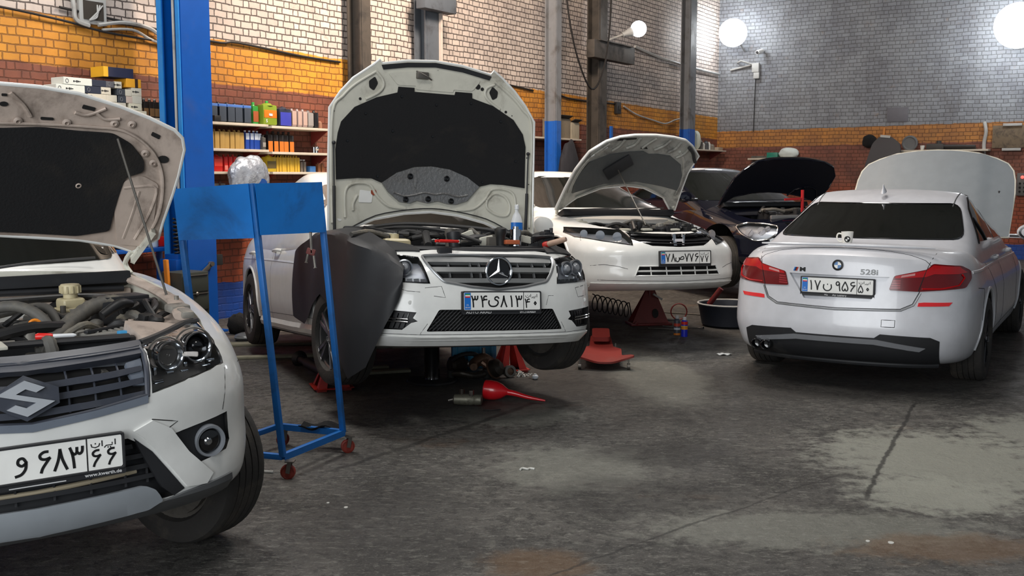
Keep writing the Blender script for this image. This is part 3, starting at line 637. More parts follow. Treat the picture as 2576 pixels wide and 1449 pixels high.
class Car:
    def __init__(s, key, name, lab, paint=None):
        s.k = key; s.root = empty(name); s.root.matrix_world = POSE[key]; tag(s.root, lab, 'car'); bpy.context.view_layer.update()
        s.low, s.top = make_shells(SPEC[key]); s.paint = paint or M_white
        s.F = s.low.front(1); s.Bk = s.low.front(-1); s.T = s.low.top()
        s.SL, s.SR = s.low.side(1), s.low.side(-1)
    def part(s, name, m, f, parent=None, smooth=35, label=None, split=False):
        bm = NB(); f(bm)
        if split:
            for b in islands(bm): o = finish(name, b, m, parent or s.root, smooth)
            return o
        o = finish(name, bm, m, parent or s.root, smooth)
        if label: tag(o, label)
        return o
    def patch(s, name, m, poly, mapf, off=.003, thick=.004, res=.05, parent=None, label=None):
        return s.part(name, m, lambda bm: patch(bm, poly, mapf, off, thick, res), parent, label=label)
    def body(s, cutters, extra=None):
        o = s.low.obj('body', [s.paint, M_dark, M_inner], s.root)
        carve(o, cutters); s.bodyo = o; return o
    def cutter(s, poly, mapf, depth, out=.08, mi=1, res=.06):
        bm = NB(); patch(bm, poly, mapf, out, out + depth, res, mi); return bm
    def arch_cut(s, x, y, r, z, depth=.34):
        bm = NB(); sg = 1 if y > 0 else -1; cyl(bm, (x, sg * (abs(y) + .25), z), (x, sg * (abs(y) - depth), z), r, 40, mi=1); return bm
    def arch_lip(s, x, sg, r, z, w=.03, m=None):
        pts = [(x + math.cos(a) * r, z + math.sin(a) * r) for a in [R(-8 + 196 * i / 28) for i in range(29)]]
        return s.part('arch_lip', m or s.paint, lambda bm: tube(bm, [Vector((p[0], sg * abs((s.SL if sg > 0 else s.SR)(*p)[0].y) - sg * .004, p[1])) for p in pts], .014, 8, 1))
    def greenhouse(s, side, front=None, rear=None):
        o = s.top.obj('cabin', s.paint, s.root)
        for sg in (1, -1):
            mp = s.top.side(sg)
            for poly in side: s.patch('side_window', M_glass, rounded(poly, .03), mp, .004, .008, .08)
        if front: s.patch('windscreen', M_glass, rounded(front, .05), s.top.front(1), .004, .008, .08)
        if rear: s.patch('rear_window', M_glass, rounded(rear, .06), s.top.front(-1), .004, .008, .08)
        return o
    def seams(s, lines, name='panel_gap', r=.0035):
        def f(bm):
            for pts, mp in lines: seam(bm, pts, mp, r, -.001, step=.025)
        return s.part(name, M_dark, f)
    def wheel(s, x, y, z=.32, r=.32, w=.225, steer=0, spokes=5, rim=None, drop=0, label=None):
        sg = 1 if y > 0 else -1
        e = empty('wheel', (x, y, z - drop), (0, 0, R(steer)), s.root)
        if label: tag(e, label)
        h = w / 2; ax = (0, sg, 0)
        prof = [(r * .66, -h * .8), (r * .70, -h), (r * .86, -h * 1.04), (r * .96, -h * .94), (r * .99, -h * .80)]
        for g in (-.5, -.17, .17, .5): prof += [(r, h * (g - .13)), (r, h * (g - .03)), (r - .010, h * (g - .02)), (r - .010, h * (g + .02)), (r, h * (g + .03)), (r, h * (g + .13))]
        prof += [(r * .99, h * .80), (r * .96, h * .94), (r * .86, h * 1.04), (r * .70, h), (r * .66, h * .8)]
        bm = NB(); lathe(bm, prof, (0, 0, 0), ax, 56, cap=False)
        finish('tyre', bm, M_tire, e, 30)
        bm = NB(); lathe(bm, [(r * .69, h * .95), (r * .69, h * .80), (r * .63, h * .7), (r * .62, -h * .7), (r * .69, -h * .9)], (0, 0, 0), ax, 48, cap=False)
        lathe(bm, [(r * .15, h * .45), (r * .17, h * .78), (r * .12, h * .86), (0, h * .88)], (0, 0, 0), ax, 24)
        for i in range(spokes):
            a = 2 * math.pi * i / spokes
            for da in (-.16, .16):
                p = Vector((math.cos(a + da * .4) * r * .12, sg * h * .74, math.sin(a + da * .4) * r * .12)); q = Vector((math.cos(a + da) * r * .66, sg * h * .72, math.sin(a + da) * r * .66))
                bar(bm, p, q, .028, .03, (0, 1, 0), bevel=.006)
        finish('rim', bm, rim or M_alu, e, 30)
        bm = NB(); cyl(bm, (0, sg * h * .1, 0), (0, sg * h * .25, 0), r * .48, 32); cyl(bm, (0, -sg * h * .5, 0), (0, sg * h * .3, 0), r * .2, 20); finish('brake_disc', bm, M_steel, e, 30)
        bm = NB(); cyl(bm, (0, -sg * h * .9, 0), (0, -sg * h * .7, 0), r * .62, 32); finish('hub_back', bm, M_eng, e, 30)
        return e
    def plate(s, P0, u, v, chars, region, frame_text, rear=False, z_frame=.0):
        "520 x 110 mm plate: chars = [(x mm, glyph, size)]"
        mp0 = flat_map(P0, u, v); mp = lambda a, b: mp0(a / 1000, b / 1000)
        fr = s.part('number_plate', M_plast, lambda bm: (patch(bm, rounded([(-271, -82), (271, -82), (271, 62), (-271, 62)], 8), mp, .004, .02, 2000),
                tube(bm, [mp(a, b)[0] + mp(a, b)[1] * .006 for a, b in rounded([(-266, -60), (266, -60), (266, 58), (-266, 58)], 6)], .005, 6, 1, True)))
        s.part('plate_face', M_plate, lambda bm: patch(bm, rounded([(-260, -55), (260, -55), (260, 55), (-260, 55)], 8), mp, .008, .004, 2000), fr)
        s.part('blue_strip', M_pblue, lambda bm: patch(bm, [(-257, -52), (-215, -52), (-215, 52), (-257, 52)], mp, .0092, .001, 2000), fr)
        s.part('flag', [M_flag[0], M_plate, M_flag[1]], lambda bm: [patch(bm, [(-252, 22 + 8 * i), (-220, 22 + 8 * i), (-220, 30 + 8 * i), (-252, 30 + 8 * i)], mp, .0100, .001, 2000, mi=(2, 1, 0)[i]) for i in range(3)], fr)
        def ink(bm):
            for x, g, sz in chars:
                pen_glyph(bm, g, x, -36 if x < 145 else -42, 68 if x < 145 else 54, 4.6 if x < 145 else 3.8, mp)
            patch(bm, [(143, -55), (147, -55), (147, 55), (143, 55)], mp, .0088, .0008, 2000)
            for g in ([(238, 24), (238, 42)], [(228, 32), (228, 24), (208, 24), (202, 18)], [(195, 24), (195, 42)], [(187, 34), (184, 25), (172, 21), (161, 25), (159, 34)], [(173, 33), (173.1, 36)], [(222, 19), (222.1, 16)], [(214, 19), (214.1, 16)]): pen(bm, g, 1.7, mp, 1)
        s.part('characters', M_ink, ink, fr)
        s.part('country_letters', M_letw, lambda bm: (text_mesh(bm, 'I.R.', 14, mp, (-236, -28), .0003, off=.0094), text_mesh(bm, 'IRAN', 14, mp, (-236, -44), .0003, off=.0094)), fr)
        if frame_text: s.part('frame_lettering', M_letw, lambda bm: [text_mesh(bm, t, sz, mp, (x, -76), .0004, bold=.3, sx=sx, off=.0045) for t, x, sz, sx in frame_text], fr)
        return fr
M_slat = mat('slat_grey', S(128, 130, 130), .45, metal=.3, dirt=S(84, 82, 80), dirt_amt=.3)
M_lampd = mat('lamp_inside_dark', S(96, 93, 90), .35, metal=.1, dirt=S(50, 46, 44), dirt_amt=.5, dirt_scale=12)
M_under = mat('underside_beige', S(188, 172, 160), .5, dirt=S(104, 90, 80), dirt_amt=.55, dirt_scale=5, bump=.25, bump_scale=18)
M_lampin = mat('lamp_inside', S(150, 152, 156), .3, metal=.12)
M_refl = mat('lamp_reflector', S(190, 194, 200), .35, metal=.9)
GLYPHS = {'\u06f1': [[(-.05, 1), (.03, .6), (.05, 0)]], '\u06f3': [[(-.32, 1), (-.22, .7), (-.17, .35), (-.15, 0)], [(-.23, .76), (-.12, .66), (0, .74), (.02, .98)], [(.02, .76), (.14, .66), (.27, .76), (.30, 1.0)]],
 '\u06f4': [[(-.30, 1), (-.21, .7), (-.16, .35), (-.14, 0)], [(.28, .97), (.08, .97), (-.05, .82), (.04, .68), (.30, .68)], [(.06, .67), (-.18, .58)]],
 '\u06f5': [[(0, 1), (-.2, .64), (-.32, .3), (-.24, .06), (-.08, .06), (0, .24), (.08, .06), (.24, .06), (.32, .3), (.2, .64), (0, 1)]],
 '\u06f6': [[(.22, .99), (.02, .98), (-.16, .85), (-.12, .68), (.08, .62), (.30, .67)], [(.30, .67), (.10, .42), (-.06, .2), (-.14, 0)]],
 '\u06f7': [[(-.30, 1), (-.10, .5), (0, 0)], [(0, 0), (.10, .5), (.30, 1)]], '\u06f8': [[(-.30, 0), (-.10, .5), (0, 1)], [(0, 1), (.10, .5), (.30, 0)]],
 '\u06f9': [[(.17, .78), (.08, .95), (-.08, .97), (-.20, .82), (-.14, .62), (.02, .60), (.17, .78)], [(.17, .78), (.18, .4), (.24, 0)]], '\u06f0': [[(0, .68), (-.13, .5)], [(-.13, .5), (0, .32)], [(0, .32), (.13, .5)], [(.13, .5), (0, .68)]],
 'ی': [[(.56, .78), (.40, .92), (.18, .86), (.16, .68), (.40, .56), (.48, .36), (.30, .12), (0, .04), (-.34, .10), (-.50, .34), (-.46, .58)]],
 'ن': [[(-.42, .62), (-.46, .28), (-.26, .02), (0, -.04), (.26, .04), (.44, .30), (.40, .64)], [(-.02, .66), (.02, .66)]],
 'ص': [[(-.66, .50), (-.68, .18), (-.48, -.02), (-.26, .02), (-.12, .22), (-.12, .52)], [(-.12, .28), (.15, .28), (.50, .29), (.64, .46), (.52, .64), (.28, .60), (.06, .44), (-.08, .28)]],
 'و': [[(.26, .62), (.12, .82), (-.08, .78), (-.12, .58), (.06, .46), (.26, .58)], [(.26, .62), (.22, .30), (.02, .06), (-.26, -.02)]]}
def pen(bm, pts, hw, mp, n=5):
    "one broad pen stroke laid on a surface"
    P = smooth_path([Vector((a, b, 0)) for a, b in pts], n if len(pts) > 2 else 1); d0 = (P[1] - P[0]).normalized(); d1 = (P[-1] - P[-2]).normalized()
    P[0] = P[0] - d0 * hw * .5; P[-1] = P[-1] + d1 * hw * .5; L = []; Rr = []
    for i, p in enumerate(P):
        d = (P[min(i + 1, len(P) - 1)] - P[max(i - 1, 0)]).normalized(); q = Vector((-d.y, d.x, 0)) * hw
        for lst, s_ in ((L, 1), (Rr, -1)):
            a = p + q * s_; S_, N_ = mp(a.x, a.y); lst.append((bm.verts.new(S_ + N_ * .0090), bm.verts.new(S_ + N_ * .0080)))
    for i in range(len(P) - 1):
        bm.faces.new((L[i][0], Rr[i][0], Rr[i + 1][0], L[i + 1][0])); bm.faces.new((L[i][1], L[i + 1][1], Rr[i + 1][1], Rr[i][1]))
        bm.faces.new((L[i][0], L[i + 1][0], L[i + 1][1], L[i][1])); bm.faces.new((Rr[i][0], Rr[i][1], Rr[i + 1][1], Rr[i + 1][0]))
    bm.faces.new((L[0][0], L[0][1], Rr[0][1], Rr[0][0])); bm.faces.new((L[-1][0], Rr[-1][0], Rr[-1][1], L[-1][1]))
def pen_glyph(bm, g, x, y, h, hw, mp):
    for st in GLYPHS[g]: pen(bm, [(x + a * h * .95, y + b * h) for a, b in st], hw, mp)
IRAN = [(216, '\uFE8D'), (200, '\uFBFF'), (186, '\uFEAE'), (172, '\uFE8D'), (160, '\uFEE5')]
def hood(car, plane, outline, dome, m_out, m_in, rim=.008, thick=.03, name='bonnet', res=.06):
    O, U, V = [Vector(a) for a in plane]; n = U.cross(V).normalized()
    def mp(u, v):
        e = 1e-3; P = O + U * u + V * v + n * dome(u, v)
        a = (U * e + n * (dome(u + e, v) - dome(u, v))); b = (V * e + n * (dome(u, v + e) - dome(u, v)))
        return P, a.cross(b).normalized()
    def f(bm):
        patch(bm, outline, mp, 0, .006, res, 1, 1); patch(bm, outline, mp, -.006, thick - .006, res, 0, 0)
        tube(bm, [mp(*p)[0] - mp(*p)[1] * rim for p in outline], rim * 1.3, 8, 1, True, mi=0)
    o = car.part(name, [m_out, m_in], f)
    return o, mp
def clutter(car, seed, region, z0, z1, n, dusty=False):
    "small engine-bay parts scattered over a bay region, each a part of its own"
    rnd = random.Random(seed); mats = [M_eng, M_cast, M_hose, M_cast, M_under, M_eng, M_hose] if dusty else [M_eng, M_plast, M_plast, M_cast, M_hosed, M_eng, M_hose]
    x0, x1, y0, y1 = region
    for i in range(n):
        x, y = rnd.uniform(x0, x1), rnd.uniform(y0, y1); k = rnd.random(); zt = rnd.uniform(z0, z1); m = rnd.choice(mats)
        if k < .42:
            a = (x, y, zt); b = (x + rnd.uniform(-.2, .2), y + rnd.uniform(-.35, .35), zt + rnd.uniform(-.04, .04)); c = ((a[0] + b[0]) / 2 + rnd.uniform(-.08, .08), (a[1] + b[1]) / 2, zt + rnd.uniform(.01, .06))
            car.part('hose', rnd.choice([M_hosed, M_hose, M_hose if dusty else M_hosed]), lambda bm: tube(bm, [a, c, b], rnd.uniform(.010, .024), 8, 6, corr=.002))
        elif k < .78:
            sz = (rnd.uniform(.06, .16), rnd.uniform(.08, .2), rnd.uniform(.1, .2))
            def f(bm):
                box(bm, sz, (x, y, zt - sz[2] / 2), (0, 0, rnd.uniform(-.3, .3)), bevel=.012)
                box(bm, (sz[0] * .6, sz[1] * .3, .02), (x, y, zt + .008), bevel=.004); cyl(bm, (x + sz[0] * .2, y + sz[1] * .3, zt), (x + sz[0] * .2, y + sz[1] * .3, zt + .03), .012, 10)
            car.part(rnd.choice(['fuse_box', 'engine_cover', 'air_box', 'control_unit']), m, f)
        else:
            r = rnd.uniform(.025, .05)
            car.part(rnd.choice(['filler_cap', 'pulley', 'canister']), m, lambda bm: (lathe(bm, [(r * .8, -.12), (r * .8, -.02), (r, 0), (r, .03), (r * .5, .04), (0, .04)], (x, y, zt), (rnd.uniform(-.2, .2), rnd.uniform(-.2, .2), 1), 20)))
# ------------------------------------------------------------------ white saloon on jack stands, bonnet upright (middle left)
c = Car('merc', 'saloon_car', 'white saloon car jacked up with bonnet standing upright and round star emblem in its grille')
F_ = c.F
def sym(p): return p + [(-a, b) for a, b in reversed(p)]
GR = sym([(0.0, .757), (.30, .757), (.455, .750), (.440, .700), (.398, .640), (.352, .588), (.18, .555)]) ; GR = [(0, .757)] + [(.30, .757), (.455, .750), (.440, .700), (.398, .640), (.352, .588), (.18, .556), (0, .540), (-.18, .556), (-.352, .588), (-.398, .640), (-.440, .700), (-.455, .750), (-.30, .757)]
LOWG = rounded([(-.39, .416), (.39, .416), (.468, .282), (-.468, .282)], .012)
FOG = [(.525, .400), (.765, .425), (.775, .300), (.605, .293), (.555, .335), (.518, .345), (.545, .365)]
LAMP = [(.478, .738), (.440, .578), (.60, .588), (.735, .602), (.80, .70), (.795, .775), (.68, .765), (.57, .752)]
def bay_outline(s): return [(-.42, .64), (-.42, -.64), (0, -.69), (.30, -.69), (.46, -.62), (.58, -.44), (.66, 0), (.58, .44), (.46, .62), (.30, .69), (0, .69)]
cut = [c.cutter(bay_outline(1), c.T, .36, .12, 1, .12), c.cutter(GR, F_, .05, .06), c.cutter(LOWG, F_, .05, .06), c.cutter(FOG, F_, .05, .06), c.cutter(mirror(FOG), F_, .05, .06), c.cutter(LAMP, F_, .09, .06), c.cutter(mirror(LAMP), F_, .09, .06)]
for x in (0, -2.76):
    for y in (.78, -.78): cut.append(c.arch_cut(x, y, .375, .33))
c.body(cut)
for x in (0, -2.76):
    for sg in (1, -1): c.arch_lip(x, sg, .378, .33)
c.greenhouse([[(-.75, .99), (-1.25, 1.30), (-1.80, 1.36), (-1.80, .99)], [(-1.86, .99), (-1.86, 1.36), (-2.45, 1.33), (-2.95, 1.10), (-2.8, 1.0)]],
    [(-.66, 1.0), (.66, 1.0), (.56, 1.36), (-.56, 1.36)], [(-.62, 1.10), (.62, 1.10), (.52, 1.36), (-.52, 1.36)])
for sg in (1, -1): c.wheel(0, sg * .775, .32, .325, .225, 13 if sg > 0 else 7, 5, drop=.05 if sg > 0 else .10)
for sg in (1, -1): c.wheel(-2.76, sg * .775, .33, .325, .235, 0, 5)
SR = c.SR; SL = c.SL
for S_ in (SR, SL): pass
lines = []
for S_ in (SR, SL):
    lines += [([(-1.86, .94), (-1.87, .6), (-1.84, .26)], S_), ([(-.62, .95), (-.66, .6), (-.62, .26)], S_), ([(-2.75, .95), (-2.62, .80), (-2.36, .62), (-2.34, .4), (-2.36, .26)], S_), ([(-.4, .325), (-2.3, .325)], S_)]
lines += [([(-.465, .135 + .07), (-.50, .27), (-.46, .33)], F_), ([(.465, .205), (.50, .27), (.46, .33)], F_), ([(-.76, .272), (-.5, .262), (.5, .262), (.76, .272)], F_), ([(.40, .50), (.36, .50), (.34, .44)], F_), ([(-.47, .55), (-.37, .56), (-.35, .49), (-.42, .50)], F_), ([(.60, .55), (.72, .57), (.71, .50), (.62, .49), (.60, .55)], F_), ([(-.60, .57), (-.70, .57), (-.57, .53), (-.50, .525)], F_)]
c.seams(lines, r=.002)
c.part('side_crease', M_white, lambda bm: [tube(bm, surf_path([(-3.3, .80), (-2.4, .775), (-1.2, .73), (-.5, .70)], S_, .06, -.012), .016, 8, 1) for S_ in (SR, SL)], split=True)
c.part('sill_trim', M_white, lambda bm: [tube(bm, surf_path([(-2.32, .235), (-1.2, .225), (-.42, .23)], S_, .06, -.03), .055, 10, 1) for S_ in (SR, SL)], split=True)
for sg in (1, -1):
    for x in (-1.72, -2.62):
        hp_ = (SL if sg > 0 else SR)(x, .83)[0]
        c.part('door_handle', M_white, lambda bm: tube(bm, [hp_ + Vector((-.09, sg * .0, 0)), hp_ + Vector((-.05, sg * .035, 0)), hp_ + Vector((.07, sg * .035, .005)), hp_ + Vector((.11, 0, 0))], .014, 8, 5))
    c.part('door_mirror', [M_white, M_plast], lambda bm: (lathe(bm, [(.03, -.08), (.085, -.05), (.10, .0), (.085, .05), (.0, .07)], (-.62, sg * 1.0, 1.03), (1, 0, .1), 20, scale=(1, .75)), box(bm, (.05, .14, .04), (-.62, sg * .88, 1.0), bevel=.01, mi=1)))
# grille
g = c.part('grille', M_silver, lambda bm: tube(bm, [F_(*p)[0] + F_(*p)[1] * .0 for p in rounded(GR, .02, 3)], .010, 8, 1, True))
for zc, hw, hh in ((.733, .435, .017), (.668, .405, .015), (.598, .345, .014)):
    c.part('slat', M_slat, lambda bm: patch(bm, rounded([(-hw, zc - hh), (hw, zc - hh), (hw + .012, zc + hh), (-hw - .012, zc + hh)], .006), F_, -.006, .03, .05), g)
c.part('divider', M_silver, lambda bm: [bar(bm, F_(y, z - .022)[0] - Vector((.03, 0, 0)), F_(y, z + .022)[0] - Vector((.03, 0, 0)), .008, .02) for z in (.70, .632) for y in (-.30, -.16, -.1, .17, .28, .38) if abs(y) < .44 - (.70 - z)], g, split=True)
c.part('grille_mesh', M_dark, lambda bm: patch(bm, GR, F_, -.042, .006, .08), g)
# star emblem
sc0 = F_(.012, .655)[0] + Vector((.012, 0, 0))
e = c.part('emblem_ring', M_chrome, lambda bm: tube(bm, [sc0 + Vector((0, .086 * math.cos(t), .086 * math.sin(t))) for t in [2 * math.pi * i / 40 for i in range(40)]], .0085, 10, 1, True))
c.part('emblem_disc', M_gloss, lambda bm: cyl(bm, sc0 - Vector((.02, 0, 0)), sc0 - Vector((.006, 0, 0)), .084, 40), e)
def star(bm):
    ctr = bm.verts.new(sc0 + Vector((.010, 0, 0))); pts = []
    for i in range(6):
        a = math.pi / 2 + i * math.pi / 3; r = .080 if i % 2 == 0 else .0135
        pts.append((bm.verts.new(sc0 + Vector((-.001, r * math.cos(a), r * math.sin(a))))))
    for i in range(6): bm.faces.new((ctr, pts[i], pts[(i + 1) % 6]))
    bm.faces.new(pts[::-1])
c.part('star', M_chrome, star, e, smooth=0)
# head lamps
for sg in (1, -1):
    LP = LAMP if sg > 0 else mirror(LAMP)
    hl = c.part('headlamp', M_lampin, lambda bm: patch(bm, LP, F_, -.050, .006, .08))
    c.part('lamp_lens', M_lens, lambda bm: patch(bm, LP, F_, -.002, .003, .05), hl)
    for (y, z, r) in ((.56, .675, .048), (.67, .685, .052)):
        P = F_(sg * y, z)[0] - Vector((.045, 0, 0))
        c.part('projector', M_refl, lambda bm: (lathe(bm, [(r, .0), (r * 1.08, .03), (r * .92, .034), (r * .8, .01)], P, (1, sg * .25, 0), 28, cap=False)), hl)
        c.part('projector_glass', M_lampin, lambda bm: lathe(bm, [(r * .8, 0), (r * .7, .025), (r * .4, .042), (0, .046)], P, (1, sg * .25, 0), 28), hl)
    c.part('light_strip', M_chrome, lambda bm: [patch(bm, [(sg * (.475 + .04 * i) + d, z) for d, z in ((-.015, .590 + .002 * i), (.015, .592 + .002 * i), (.015, .612 + .002 * i), (-.015, .610 + .002 * i))], F_, -.02, .012, .05) for i in range(6)], hl, split=True)
    c.part('lamp_trim', M_gloss, lambda bm: tube(bm, surf_path(LP, F_, .03, .0, True), .005, 6, 1, True), hl)
    FP = FOG if sg > 0 else mirror(FOG)
    v = c.part('bumper_vent', M_plast, lambda bm: patch(bm, FP, F_, -.035, .006, .06))
    c.part('vent_blade', M_chrome, lambda bm: [tube(bm, surf_path([(sg * .77, z + .01), (sg * .65, z + .003), (sg * .575, z - .004)], F_, .03, .0), .0085, 8, 1, flat=.6) for z in (.362, .345)], v, split=True)
    c.part('vent_mesh', M_gloss, lambda bm: [tube(bm, surf_path([(sg * (.60 + .03 * i), .30), (sg * (.57 + .03 * i), .395)], F_, .03, -.028), .003, 5, 1) for i in range(5)], v)
def mesh_low(bm):
    for i in range(46):
        x0 = -.55 + i * .025
        for d in (1, ):
            a, b = (x0, .285), (x0 + .13 * d, .413)
            lim = lambda p: abs(p[0]) < .466 - (p[1] - .282) * .58
            P = [(a[0] + (b[0] - a[0]) * t / 8, a[1] + (b[1] - a[1]) * t / 8) for t in range(9)]; P = [p for p in P if lim(p)]
            if len(P) > 1: tube(bm, [F_(*p)[0] - Vector((.012, 0, 0)) for p in P], .0042, 6, 1)
        for k in range(1): pass
    for z in [.30 + .019 * i for i in range(6)]:
        w = .462 - (z - .282) * .58; tube(bm, [F_(-w + 2 * w * t / 14, z)[0] - Vector((.03, 0, 0)) for t in range(15)], .003, 5, 1)
c.part('lower_grille', M_plast, mesh_low)
c.part('parking_sensor', M_white, lambda bm: [lathe(bm, [(.013, 0), (.013, .003), (.010, .004)], F_(y, z)[0] - Vector((.001, 0, 0)), (1, 0, 0), 16) for y, z in ((-.56, .46), (.69, .47))], split=True)
c.part('underside_tray', M_eng, lambda bm: box(bm, (2.9, 1.3, .05), (-1.4, 0, .155), bevel=.02))
c.part('bumper_lip', M_white, lambda bm: patch(bm, [(-.76, .20), (.76, .20), (.77, .262), (.50, .250), (-.50, .250), (-.77, .262)], F_, .012, .02, .05))
# plate
zc = .468; P0 = F_(0.012, zc)[0] + Vector((.018, 0, 0))
c.plate(P0, (0, 1, 0), (-.04, 0, 1), [(-188, '۳', 92), (-126, '۴', 92), (-62, 'ی', 80), (8, '۸', 92), (60, '۱', 92), (112, '۳', 92), (172, '۴', 76), (226, '۰', 76)], IRAN,
    [('AUTO ARAD', -160, 22, 1.35), ('09121004869', 175, 20, 1.0)])
# upright bonnet
hp = [(-.42, 0, .98), (0, 1, 0), (math.cos(R(86)), 0, math.sin(R(86)))]
HO = [(-.777, -.058), (-.781, .404), (-.780, .823), (-.705, .936), (-.613, 1.039), (-.46, 1.150), (-.421, 1.186), (-.40, 1.160), (-.213, 1.196), (0, 1.212), (.213, 1.196), (.436, 1.150), (.46, 1.180), (.53, 1.130), (.634, 1.039), (.725, .936), (.80, .823), (.807, .511), (.805, -.073), (.64, -.04), (.42, .05), (.21, .099), (0, .118), (-.21, .10), (-.436, .055), (-.681, -.041)]
dome = lambda u, v: .055 * (u / .8) ** 2 - .03 * math.sin(max(0, min(1, v / 1.2)) * math.pi)
ho, hm = hood(c, hp, HO, dome, M_white, M_inner)
LIN = [(-.728, .325), (-.735, .533), (-.72, .651), (-.697, .731), (-.60, .84), (-.436, .921), (-.281, .967), (-.276, 1.008), (-.155, 1.010), (-.154, .982), (.161, .982), (.166, 1.006), (.294, 1.006), (.297, .968), (.466, .922), (.63, .830), (.710, .725), (.735, .633), (.735, .320), (.567, .338), (.464, .340), (.375, .317), (.277, .385), (.14, .436), (0, .452), (-.14, .440), (-.277, .393), (-.39, .317), (-.464, .344), (-.567, .342)]
ln = c.part('insulation_mat', M_felt, lambda bm: patch(bm, LIN, hm, .012, .011, .06), ho)
c.part('heat_shield', M_heat, lambda bm: (patch(bm, [(.372, .316), (.277, .382), (.14, .433), (0, .449), (-.14, .437), (-.277, .390), (-.386, .316), (-.336, .25), (-.25, .182), (-.175, .174), (-.122, .196), (-.035, .179), (.041, .198), (.119, .179), (.185, .176), (.274, .205)], hm, .02, .018, .05),
    tube(bm, [hm(*p)[0] + hm(*p)[1] * .022 for p in ((-.30, .25), (-.22, .225), (-.14, .235), (-.06, .255), (.02, .245), (.10, .255), (.2, .235), (.28, .25))], .008, 6, 4), bar(bm, hm(-.13, .42)[0] + hm(-.13, .42)[1] * .02, hm(-.13, .29)[0] + hm(-.13, .29)[1] * .02, .014, .01)), ho)
c.part('rubber_buffer', M_gloss, lambda bm: [lathe(bm, [(.024, 0), (.02, .012), (.010, .014), (.008, .004), (0, .003)], hm(u, v)[0] + hm(u, v)[1] * .018, hm(u, v)[1], 16) for u, v in ((-.17, .37), (.115, .365), (-.205, .20), (-.03, .21), (.15, .2))], ho, split=True)
c.part('clip', M_gloss, lambda bm: [lathe(bm, [(.011, 0), (.009, .004), (0, .005)], hm(u, v)[0] + hm(u, v)[1] * .012, hm(u, v)[1], 10) for u, v in ((-.31, .69), (0, .67), (.29, .93), (-.25, .94), (.53, .81), (-.52, .80), (-.65, .60), (.66, .52), (.40, .35), (-.42, .36), (.02, .90))], ho, split=True)
hole = lambda pts: (lambda bm: [patch(bm, p, hm, .0035, .003, .2) for p in pts])
circ = lambda u, v, r, n=14: [(u + r * math.cos(2 * math.pi * i / n), v + r * math.sin(2 * math.pi * i / n)) for i in range(n)]
c.part('inner_opening', M_dark, hole([rounded([(-.50, 1.03), (-.455, 1.065), (-.43, 1.02), (-.46, .965), (-.495, .985)], .012), rounded([(.50, 1.03), (.455, 1.065), (.43, 1.02), (.46, .965), (.495, .985)], .012), circ(.02, 1.13, .020), circ(-.29, 1.065, .018), circ(-.26, 1.062, .013), circ(.34, 1.055, .02), circ(.375, 1.04, .013), [(0, 1.05), (.04, 1.05), (.04, 1.063), (0, 1.063)], circ(.10, 1.12, .004), circ(.20, 1.11, .004), circ(-.56, .90, .010), circ(.57, .885, .010), circ(.62, .86, .004), circ(-.75, .80, .004), circ(.77, .35, .004), circ(.775, .02, .005), circ(.75, .55, .004)]), ho)
c.part('hood_latch', M_steel, lambda bm: (box(bm, (.05, .09, .05), hm(-.1, 1.10)[0] + hm(-.1, 1.1)[1] * .01, bevel=.008), tube(bm, [hm(-.15, 1.13)[0] + hm(-.1, 1.1)[1] * .02, hm(-.08, 1.10)[0] + hm(-.1, 1.1)[1] * .035, hm(-.03, 1.075)[0] + hm(-.1, 1.1)[1] * .02], .006, 6, 4)), ho)
c.part('front_seal', M_plast, lambda bm: patch(bm, [(-.395, 1.118), (-.213, 1.150), (0, 1.168), (.213, 1.150), (.425, 1.108), (.44, 1.138), (.213, 1.184), (0, 1.200), (-.213, 1.184), (-.41, 1.150)], hm, .008, .008, .06), ho)
c.part('edge_seal', M_plast, lambda bm: tube(bm, [hm(*p)[0] + hm(*p)[1] * .008 for p in ((-.62, -.01), (-.43, .08), (-.2, .125), (0, .142), (.2, .125), (.43, .078), (.60, .0))], .004, 6, 3), ho)
c.part('inner_rib', M_inner, lambda bm: ([tube(bm, [hm(*p)[0] + hm(*p)[1] * .004 for p in pts], .010, 8, 4) for pts in (
    [(-.66, .06), (-.66, .24), (-.60, .30), (-.48, .30), (-.42, .22), (-.33, .15), (-.2, .135)], [(.66, .06), (.66, .24), (.60, .30), (.48, .30), (.42, .22), (.33, .15), (.2, .135)],
    [(-.57, .22), (-.60, .16), (-.60, .11)], [(.44, .22), (.50, .27), (.58, .25), (.62, .18), (.60, .11), (.52, .11), (.44, .16), (.44, .22)],
    [(-.755, .02), (-.765, .4), (-.762, .80), (-.69, .91), (-.60, 1.00), (-.45, 1.10)], [(.775, .02), (.785, .4), (.775, .80), (.70, .91), (.61, 1.00), (.47, 1.10)],
    [(-.45, 1.10), (-.40, 1.05), (-.39, 1.0), (-.43, .95), (-.52, .90)], [(.47, 1.08), (.41, 1.05), (.40, 1.0), (.44, .95), (.52, .90)])],
    patch(bm, rounded([(-.28, 1.02), (-.14, 1.025), (-.14, 1.0), (.15, 1.0), (.15, 1.02), (.30, 1.02), (.36, 1.10), (0, 1.15), (-.36, 1.10)], .02), hm, .006, .006, .06)), ho)
c.part('maker_sticker', M_plate, lambda bm: patch(bm, rounded([(-.56, .17), (-.46, .17), (-.45, .25), (-.55, .26)], .01), hm, .005, .002, .2), ho)
c.part('filler_plug', mat('plug_red', S(150, 70, 45), .5), lambda bm: patch(bm, circ(-.445, .245, .022), hm, .006, .004, .3), ho)
